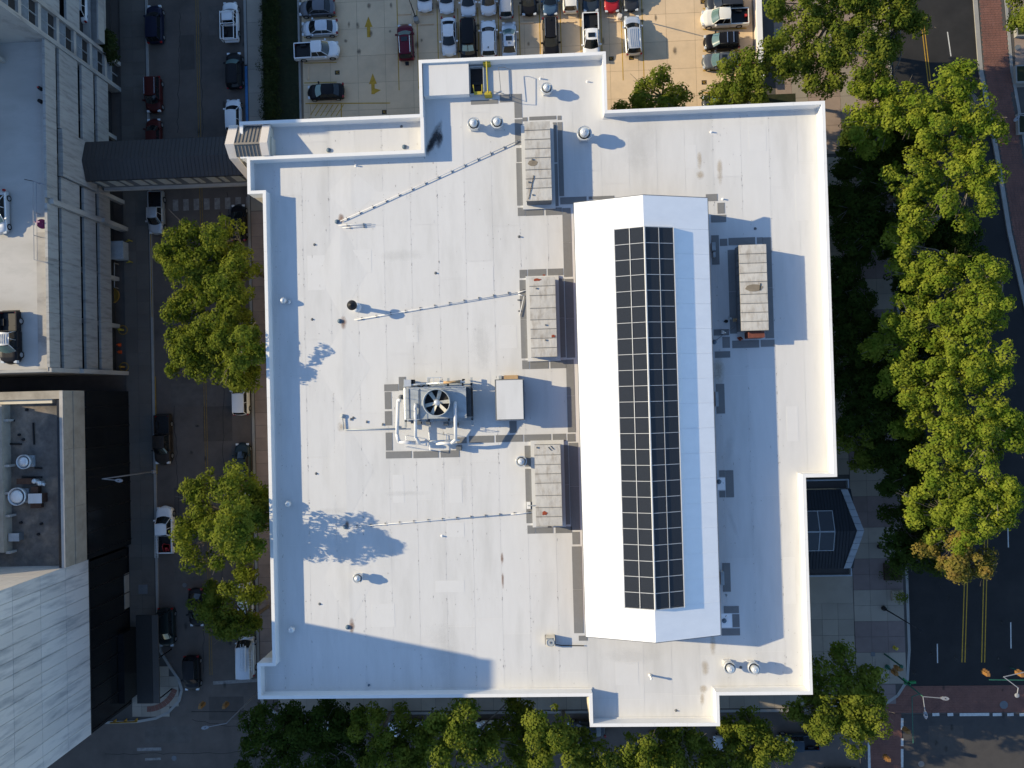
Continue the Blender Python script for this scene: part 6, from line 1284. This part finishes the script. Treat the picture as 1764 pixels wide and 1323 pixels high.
tree('round green tree touching the roof edge in the parking lot', [(1130, 172, 46, 36, 7.5, 2.8), (1095, 190, 30, 18, 6, 2), (1165, 180, 22, 26, 6, 2)], 11, 41, 'leafA', (1130, 195), group=gt, sparse=.8)
tree('bushy green tree by the end of the pale boundary wall', [(1262, 135, 42, 44, 8, 3.2), (1305, 140, 36, 40, 8.5, 3), (1250, 175, 36, 20, 7, 2.4)], 12, 42, 'leafA', (1280, 165), group=gt)
tree('large deep green tree at the top right of the lot wall', [(1370, 30, 50, 48, 9.5, 3.6), (1360, 90, 44, 40, 9.5, 3.4), (1420, 80, 44, 44, 10, 3.6), (1410, 130, 36, 30, 8.5, 3), (1460, 25, 46, 40, 10, 3.4)], 14, 43, 'leafA', (1400, 80), group=gt)
tree('deep green tree second at the top right, near the road', [(1475, 100, 40, 50, 10.5, 3.6), (1540, 60, 46, 36, 9.5, 3.2), (1530, 15, 60, 34, 10.5, 3.4), (1500, 150, 34, 30, 9, 3), (1490, -35, 70, 44, 12, 4), (1555, -30, 44, 36, 11, 3.6)], 14, 44, 'leafA', (1500, 95), group=gt)  # last two lobes added, reaching past the view to shade the road
gr_ = 'yellow-green trees along the right street'
tree('yellow-green tree highest of the right-hand row', [(1500, 180, 52, 46, 10.5, 3.5), (1490, 235, 36, 28, 10, 3), (1540, 215, 40, 44, 10.5, 3.3)], 14, 51, 'leafB', (1520, 200), group=gr_)
tree('wide yellow-green tree reaching over the right road at the top', [(1610, 165, 60, 46, 12.5, 3.6), (1665, 190, 50, 46, 12.5, 3.4), (1600, 230, 62, 40, 12.5, 3.4), (1680, 250, 38, 40, 12, 3.2)], 16, 52, 'leafB', (1590, 205), group=gr_, sparse=.9)
tree('yellow-green tree in the upper part of the right-hand row', [(1550, 310, 54, 34, 11, 3.4), (1640, 300, 60, 38, 12.5, 3.6), (1660, 350, 56, 44, 12.5, 3.4)], 16, 53, 'leafB', (1590, 320), group=gr_, sparse=.9)
tree('small bright tree between the upper and middle groups on the right', [(1570, 385, 36, 26, 10.5, 2.8), (1550, 415, 30, 20, 9.5, 2.4)], 13, 54, 'leafB', (1560, 395), group=gr_)
tree('slender yellow-green tree left in the middle of the right-hand row', [(1565, 450, 26, 32, 10.5, 2.8), (1575, 500, 28, 34, 10, 2.8), (1620, 460, 30, 34, 11, 2.8)], 13, 55, 'leafB', (1585, 470), group=gr_, sparse=.8)
tree('large yellow-green tree in the middle of the right-hand row', [(1665, 480, 50, 44, 12, 3.4), (1685, 530, 52, 42, 12.5, 3.6), (1640, 555, 42, 36, 12, 3.2)], 16, 56, 'leafB', (1640, 520), group=gr_)
tree('yellow-green tree on the left edge of the middle right group', [(1555, 540, 38, 30, 10.5, 2.8), (1585, 570, 36, 30, 10.5, 2.8), (1535, 605, 40, 28, 9.8, 2.6)], 13, 57, 'leafB', (1565, 570), group=gr_, sparse=.85)
tree('yellow-green tree right of centre in the right-hand row', [(1680, 600, 54, 38, 12.5, 3.4), (1640, 640, 56, 34, 12.5, 3.4), (1700, 655, 40, 36, 12, 3.2)], 16, 58, 'leafB', (1650, 630), group=gr_)
tree('yellow-green tree below the middle of the right-hand row', [(1555, 670, 40, 34, 10.5, 3), (1610, 700, 50, 40, 12, 3.4), (1570, 720, 34, 28, 10, 2.8)], 15, 59, 'leafB', (1590, 695), group=gr_)
tree('broad yellow-green tree leaning over the dark right road', [(1680, 710, 58, 42, 12.5, 3.4), (1660, 760, 54, 40, 12.5, 3.4), (1715, 750, 34, 44, 11, 3)], 16, 60, 'leafB', (1655, 735), group=gr_)
tree('yellow-green tree with bare grey twigs, lower right group', [(1610, 800, 44, 42, 11.5, 3.2), (1690, 820, 62, 44, 12.5, 3.4), (1720, 860, 44, 34, 11.5, 3)], 16, 61, 'leafB', (1650, 820), group=gr_, sparse=.75, limbs=14)
tree('yellow-green tree lowest but one of the right-hand row', [(1610, 870, 44, 32, 11.5, 3), (1670, 880, 54, 40, 12, 3.2), (1640, 915, 44, 26, 11, 2.8)], 15, 62, 'leafB', (1640, 880), group=gr_, sparse=.75, limbs=12)
tree('thin tree turning orange at the lower end of the right-hand row', [(1625, 945, 34, 26, 10.5, 2.8), (1660, 965, 36, 28, 10.5, 2.6)], 13, 63, 'leafD', (1630, 945), group=gr_, sparse=.5, limbs=16)
gd = 'small shaded trees beside the right facade'
for i, (a, b, rx, ry, z, lb) in enumerate(((1500, 250, 50, 46, 7, 'shaded tree tucked under the uppermost yellow-green tree'), (1530, 350, 46, 50, 7, 'shaded tree left of the upper right row'), (1455, 500, 34, 60, 6, 'dark tree pressed against the upper middle of the right facade'), (1510, 620, 44, 50, 6.5, 'dark tree left of the middle of the right-hand row'), (1460, 630, 30, 50, 6, 'dark tree pressed against the lower middle of the right facade'), (1530, 730, 50, 50, 7, 'dark tree left of the leaning yellow-green tree'), (1600, 640, 50, 50, 6.5, 'dark tree beneath the middle right row'), (1640, 420, 40, 36, 6.5, 'dark tree beneath the gap beside the right road'), (1450, 370, 26, 50, 6, 'dark tree pressed against the upper end of the right facade'), (1580, 860, 44, 50, 7, 'dark tree between the porch and the lower right row'), (1490, 410, 40, 44, 6.5, 'shaded tree beside the upper right facade'), (1475, 310, 34, 40, 6, 'shaded tree just below the upper right roof corner'), (1480, 560, 38, 50, 6, 'shaded tree beside the middle of the right facade'), (1480, 690, 42, 48, 6.5, 'shaded tree beside the lower part of the right facade'), (1545, 800, 40, 50, 7, 'shaded tree above the dark gabled porch'), (1565, 930, 46, 48, 7, 'shaded tree right of the dark gabled porch'), (1560, 470, 34, 60, 6, 'shaded tree under the middle right row'), (1620, 420, 50, 40, 7.5, 'shaded tree in the gap of the right-hand row'), (1560, 250, 50, 50, 7.5, 'shaded tree beneath the upper right row'), (1540, 650, 36, 40, 6, 'shaded tree under the lower right row'), (1480, 760, 34, 30, 5.5, 'shaded bush above the step of the right facade'))):
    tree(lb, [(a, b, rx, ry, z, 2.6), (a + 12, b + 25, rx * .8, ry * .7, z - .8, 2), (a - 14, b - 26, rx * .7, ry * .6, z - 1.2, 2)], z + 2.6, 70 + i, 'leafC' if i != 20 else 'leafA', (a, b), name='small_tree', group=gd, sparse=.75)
tree('green tree cut by the upper right corner of the view', [(1790, 100, 22, 30, 7, 2.4), (1758, 12, 26, 30, 9, 3), (1775, 40, 26, 22, 8.5, 2.6)], 12, 90, 'leafA', (1762, 20))
tree('small dark tree behind the garage corner at the top left', [(185, 85, 14, 14, 2.5, 1.4), (178, 70, 10, 12, 2.2, 1.2)], 4, 91, 'leafH', (183, 82), name='small_tree')
# ---- hedge of clipped round bushes
g = 'clipped round bushes of the hedge by the lot'
hm = None
for k, py in enumerate((-6, 14, 34, 53, 73, 93, 114, 133, 153, 172, 191)):
    x, y = W(466, py, .6)
    me, n = crown_mesh('bush', [(x, y, .6, .78, .78, .5)], 70, .15, 100 + k, C['leafH'], (x, y, 0), 9); NTRI += 2 * n
    o = bpy.data.objects.new('hedge_bush', me); sc.collection.objects.link(o); o.location = (x, y, 0)
    tag(o, ('clipped round bush in the dark hedge, %s' % ('topmost', 'second from the top', 'third from the top', 'fourth from the top', 'fifth from the top', 'middle one', 'fifth from the bottom', 'fourth from the bottom', 'third from the bottom', 'second from the bottom', 'lowest, against the white roof')[k]), 'bush', g)
    obj('bush_core', MB().ball((x, y, .5), .62, 10, 6, sz=.8), C['leafHc'] if 'leafHc' in C else C['grass'], o) if False else None
# ============================================================ STREET FURNITURE
def lamp(label, base, top, head, h, mat='lampw', name='street_lamp', r=.09, hz=None, headw=.32, cat='street lamp'):
    bx, by = W(*base, 0); x1, y1 = W(*top, h); t = thing(name, label, cat, (bx, by, 0))
    obj('footing', MB().lathe(bx, by, [(.3, 0), (.26, .5), (r, .6)], 12), C[mat], t, smooth=True)
    obj('pole', MB().tube((bx, by, .4), (x1, y1, h), r, 10, r2=r * .6), C[mat], t, smooth=True)
    for hd in (head if isinstance(head, list) else [head]):
        hx, hy = W(*hd, h - .1); dx, dy = hx - x1, hy - y1; L_ = math.hypot(dx, dy) + 1e-6; dx /= L_; dy /= L_
        mh = C['lampw'] if mat == 'green' else C[mat]
        obj('arm', MB().tube((x1, y1, h), (hx, hy, h + .05), .045, 6), mh, t)
        mb = MB(); a = math.atan2(dy, dx)
        prof = [(-.42, .06), (-.2, .17), (.15, .2), (.38, .12), (.45, .02)]; vs = []
        for u, w_ in prof:
            for s, zz in ((-1, h - .02), (1, h - .02), (1, h + .12), (-1, h + .12)): vs.append((hx + dx * u - dy * w_ * s, hy + dy * u + dx * w_ * s, zz))
        fs = [(i * 4 + j, i * 4 + (j + 1) % 4, (i + 1) * 4 + (j + 1) % 4, (i + 1) * 4 + j) for i in range(4) for j in range(4)] + [(0, 3, 2, 1), (16, 17, 18, 19)]
        hd_ = obj('lamp_head', mb.add(vs, fs), mh, t); obj('photocell', MB().lathe(hx, hy, [(.05, h + .12), (.05, h + .2), (.01, h + .21)], 8), C['dark'], hd_)
    return t
lamp('pale street lamp leaning over the dark facade at the left kerb', (267, 812), (176, 825), (206, 827.5), 9.6)
lamp('pale street lamp at the lower left junction', (452, 1185), (390, 1246), (355, 1252), 9.3)
lamp('dark lot lamp post between the wheel stops at the top left of the cars', (717, 33), (703, -6), (690, -14), 7.0, 'dark', 'lot_lamp', .07)
lamp('dark lot lamp post on a pale base right of the red car', (1067, 27), (1076, -8), (1084, -20), 7.0, 'dark', 'lot_lamp', .07)
for a, b, lb in ((717, 34, 'square pale footing of the left lot lamp'), (1067, 28, 'round pale footing of the right lot lamp')):
    x, y = W(a, b, .5); obj('lamp_base', MB().lathe(x, y, [(.32, 0), (.32, .75), (.01, .76)], 16), C['kerb' if a < 900 else 'creamcap'], None, lb, 'lamp base', loc=(x, y, 0))
lamp('black street lamp on the pavement below the gabled porch', (1521, 1047), (1571, 1077), (1585, 1086), 6.2, 'black')
lamp('black street lamp right of the gabled porch', (1514, 941), (1540, 957), (1546, 961), 4.2, 'black')
lamp('double-armed pale lamp over the brick crosswalk at the lower right', (1527, 1148), (1590, 1200), [(1626, 1202), (1593, 1230)], 9.0, 'green', r=.11)
for hd in (): pass
lamp('pale bent street lamp over the right end of the brick crosswalk', (1850, 1330), (1729, 1166), [(1751, 1183), (1753, 1198)], 9.2, 'lampw') if False else None
x1, y1 = W(1729, 1166, 9), W(1755, 1185, 9); t = thing('street_lamp', 'pale bent lamp arm over the right end of the brick crosswalk', 'street lamp', (63.5, -36, 0))
P = [(63.5, -36, 0), (*W(1800, 1150, 8.5), 8.5), (*W(1729, 1166, 9), 9), (*W(1754, 1185, 9), 9), (*W(1752, 1198, 9), 9)]
obj('pole', MB().tube(P[0], P[1], .11, 8, r2=.07), C['lampw'], t); obj('arm', MB().path(P[1:], .05, 6), C['lampw'], t); q = P[-1]; obj('lamp_head', MB().ball((q[0], q[1], q[2]), .26, 10, 6, sz=.5), C['lampw'], t)
def signal(label, px, py, h, dirv, parent=None):
    x, y = W(px, py, h); t = thing('traffic_signal', label, 'traffic signal', (x, y, h - 1.0)); dx, dy = dirv
    obj('housing', MB().box(x - .18, y - .18, h - 1.1, x + .18, y + .18, h), C['orange'], t)
    for k in range(3):
        z = h - .2 - k * .35; l = obj('lens', MB().tube((x + dx * .18, y + dy * .18, z), (x + dx * .2, y + dy * .2, z), .11, 10), C['black'], t)
        obj('visor', MB().box(x + dx * .3 - .13 * (1 if abs(dx) < .5 else .8), y + dy * .3 - .13, z + .1, x + dx * .3 + .13, y + dy * .3 + .13, z + .14), C['orange'], l)
    return t
signal('yellow traffic signal at the lower left junction, left one of the pair', 344, 1219, 6.0, (0, 1)); signal('yellow traffic signal at the lower left junction, right one of the pair', 385, 1219, 6.0, (0, 1))
signal('yellow traffic signal on the span above the brick crosswalk, left one', 1703, 1163, 6.0, (0, 1)); signal('yellow traffic signal cut by the right edge over the brick crosswalk', 1762, 1164, 6.0, (0, 1))
signal('yellow traffic signal on the crossing, beside the broken white line', 1566, 1262, 6.0, (-1, 0)); signal('yellow traffic signal near the bottom over the brick strip', 1532, 1310, 6.0, (-1, 0))
signal('yellow traffic signal head on the green pole at the corner kerb', 1545, 1162, 3.6, (0, 1)); signal('second yellow signal head turned sideways on the green corner pole', 1550, 1154, 3.8, (1, 0))
def mast(label, pts, mat='dark', r=.05):
    P = [(*W(a, b, z), z) for a, b, z in pts]; o = obj('mast_arm', MB().path(P, r, 6), C[mat], None, label, 'mast arm', loc=P[0]); return o
mast('thin dark span arm carrying the lower left signals', [(330, 1226, 6.1), (468, 1226, 6.1), (476, 1180, 0)], 'dark', .04)
mast('green span arm over the top of the right brick crosswalk', [(1704, 1171, 6.2), (1800, 1172, 6.2), (1740, 1150, 0)], 'green', .06)
mast('green span arm running down over the crossing from the corner', [(1585, 1195, 5.8), (1571, 1200, 6.0), (1573, 1280, 6.0)], 'green', .05)
t = thing('signal_post', 'green signal post with a dark cap nearer the kerb, upper of two', 'signal post', (*W(1522, 1125, 0), 0)); a, b = W(1523, 1126, 0), W(1553, 1148, 4.2)
obj('post', MB().tube((*a, 0), (*b, 4.2), .1, 8), C['green'], t); obj('post_cap', MB().ball((*b, 4.2), .22, 8, 5), C['green'], t)
a, b = W(1583, 1188, 6.4), W(1556, 1172, 4.4); t = thing('street_name_sign', 'green street name sign blades above the corner kerb', 'street sign', (*b, 4))
for (p, q, r_, s) in ((1556, 1170, 1568, 1180), (1558, 1178, 1577, 1176)):
    u, v = W(p, q, 4.6), W(r_, s, 4.6); obj('sign_blade', MB().prism([(u[0], u[1] - .04), (v[0], v[1] - .04), (v[0], v[1] + .2), (u[0], u[1] + .2)], 4.5, 4.75), C['greensign'], t)
x, y = W(1543, 1117, .5); t = thing('fire_hydrant', 'yellow hydrant at the kerb of the lower right pavement', 'hydrant', (x, y, .1)); obj('barrel', MB().lathe(x, y, [(.22, .1), (.17, .2), (.16, .6), (.2, .65), (.12, .8), (.01, .85)], 12), C['yellow'], t, smooth=True)
obj('outlet', MB().tube((x - .3, y, .5), (x + .3, y, .5), .09, 8), C['yellow'], t)
for a, b, lb in ((204.5, 594, 'orange traffic cone beside the garage, upper of two'), (205.5, 606.5, 'orange traffic cone beside the garage, lower of two')):
    x, y = W(a, b, .3); obj('traffic_cone', MB().box(x - .22, y - .22, .1, x + .22, y + .22, .14).lathe(x, y, [(.16, .14), (.03, .78), (.01, .78)], 12), C['cone'], None, lb, 'traffic cone', 'orange cones by the garage', loc=(x, y, .1))
for a, b, s_, lb in ((209, 568, 'yellow', 'yellow guard post ring by the garage, upper'), (211, 632, 'yelk', 'faded yellow guard post ring at the garage corner')):
    x, y = W(a, b, .5); t = thing('guard_post', lb, 'bollard', (x, y, .1)); obj('post', MB().tube((x, y, .1), (x, y, 1.1), .13, 10), C[s_], t); obj('painted_ring', MB().lathe(x, y, [(.62, .13), (.62, .15), (.5, .151)], 20), C['yelk'], t)
a, b, c, d = WR(192, 416, 212, 446, 1.3); t = thing('skip_bin', 'grey metal bin with yellow corner posts beside the garage', 'bin', ((a + c) / 2, (b + d) / 2, 0)); obj('bin_body', MB().box(a, b, .1, c, d, 1.3).box(a - .05, b - .05, 1.3, c + .05, d + .05, 1.36), C['steel'], t)
for yy in (b - .25, d + .25): obj('corner_post', MB().tube((c - .3, yy, .1), (c + .5, yy, .5), .07, 8).tube((c + .5, yy, 0), (c + .5, yy, 1.0), .07, 8), C['yellow'], t)
P = [(*W(a, b, .9), .9) for a, b in ((197, 453), (197, 495))]; t = thing('hand_barrier', 'thin pale barrier rail between the bin and the oval kerb by the garage', 'barrier', P[0])
obj('barrier_rail', MB().tube(P[0], P[1], .05, 6), C['steel'], t); [obj('barrier_post', MB().tube((p[0], p[1], 0), p, .07, 6), C['walk'], t) for p in P]
x, y = W(203, 509, .2); obj('planting_island', MB().lathe(x - .8, y, [(1.0, .1), (1.0, .3), (.85, .3), (.85, .2), (.01, .2)], 24), C['yelk'], None, 'dark oval island with a faded kerb beside the garage', 'island', loc=(x, y, .1))
x, y = W(1538, 985, .4); t = thing('square_planter', 'square planter with dry shrubs below the gabled porch', 'planter', (x, y, .1)); obj('planter_box', MB().box(x - 1.0, y - 1.0, .1, x + 1.0, y + 1.0, .55).box(x - .85, y - .85, .55, x + .85, y + .85, .56), C['soil'], t)
me, n = crown_mesh('shrub', [(x, y, .7, .85, .85, .5)], 30, .16, 301, C['leafC'], (x, y, .1), 5); o = bpy.data.objects.new('shrub', me); sc.collection.objects.link(o); o.parent = t
x, y = W(1547, 1027, .4); t = thing('kerb_planter', 'small planter with a green bush at the kerb below the porch', 'planter', (x, y, .1)); obj('planter_box', MB().box(x - .7, y - .6, .1, x + .6, y + .6, .5), C['walk'], t)
me, n = crown_mesh('shrub', [(x + .15, y, .6, .45, .45, .4)], 50, .16, 302, C['leafA'], (x, y, .1), 9); o = bpy.data.objects.new('shrub', me); sc.collection.objects.link(o); o.parent = t
x, y = W(1503, 985, .3)
for a, b, c, d, lb in ((1749, 112, 1790, 142, 'dark raised tree planter at the right edge, upper one'), (1753, 195, 1790, 230, 'dark raised tree planter at the right edge, middle one'), (1750, 40, 1790, 62, 'dark raised tree planter at the upper right corner')):
    a, b, c, d = WR(a, b, c, d, .5); t = thing('tree_planter', lb, 'planter', ((a + c) / 2, (b + d) / 2, .1)); obj('planter_box', MB().box(a, b, .1, c, d, .6), C['kerb'], t); obj('soil_bed', MB().box(a + .15, b + .15, .6, c - .15, d - .15, .62), C['grass'], t)
lamp('pale short lamp post on the pavement at the right edge', (1778, 205), (1757, 198), (1750, 205), 3.4, 'lampw', r=.06)
# a low railing with yellow paint at the lower left corner pavement
a, b = W(190, 1245, .8), W(236, 1243, .8); t = thing('corner_rail', 'orange and yellow barricade rail at the end of the corner pavement', 'barricade', (*a, 0))
obj('rail_board', MB().prism([(a[0], a[1] - .05), (b[0], b[1] - .05), (b[0], b[1] + .05), (a[0], a[1] + .05)], .7, .95), C['yelk'], t)
for u in (.1, .5, .9): x = a[0] + (b[0] - a[0]) * u; y = a[1] + (b[1] - a[1]) * u; obj('rail_foot', MB().box(x - .05, y - .15, 0, x + .05, y + .15, .7), C['yelk'], t)
print('leaf tris', NTRI, 'objects', len(bpy.data.objects))
for m in bpy.data.meshes:
    if m.users == 0: bpy.data.meshes.remove(m)
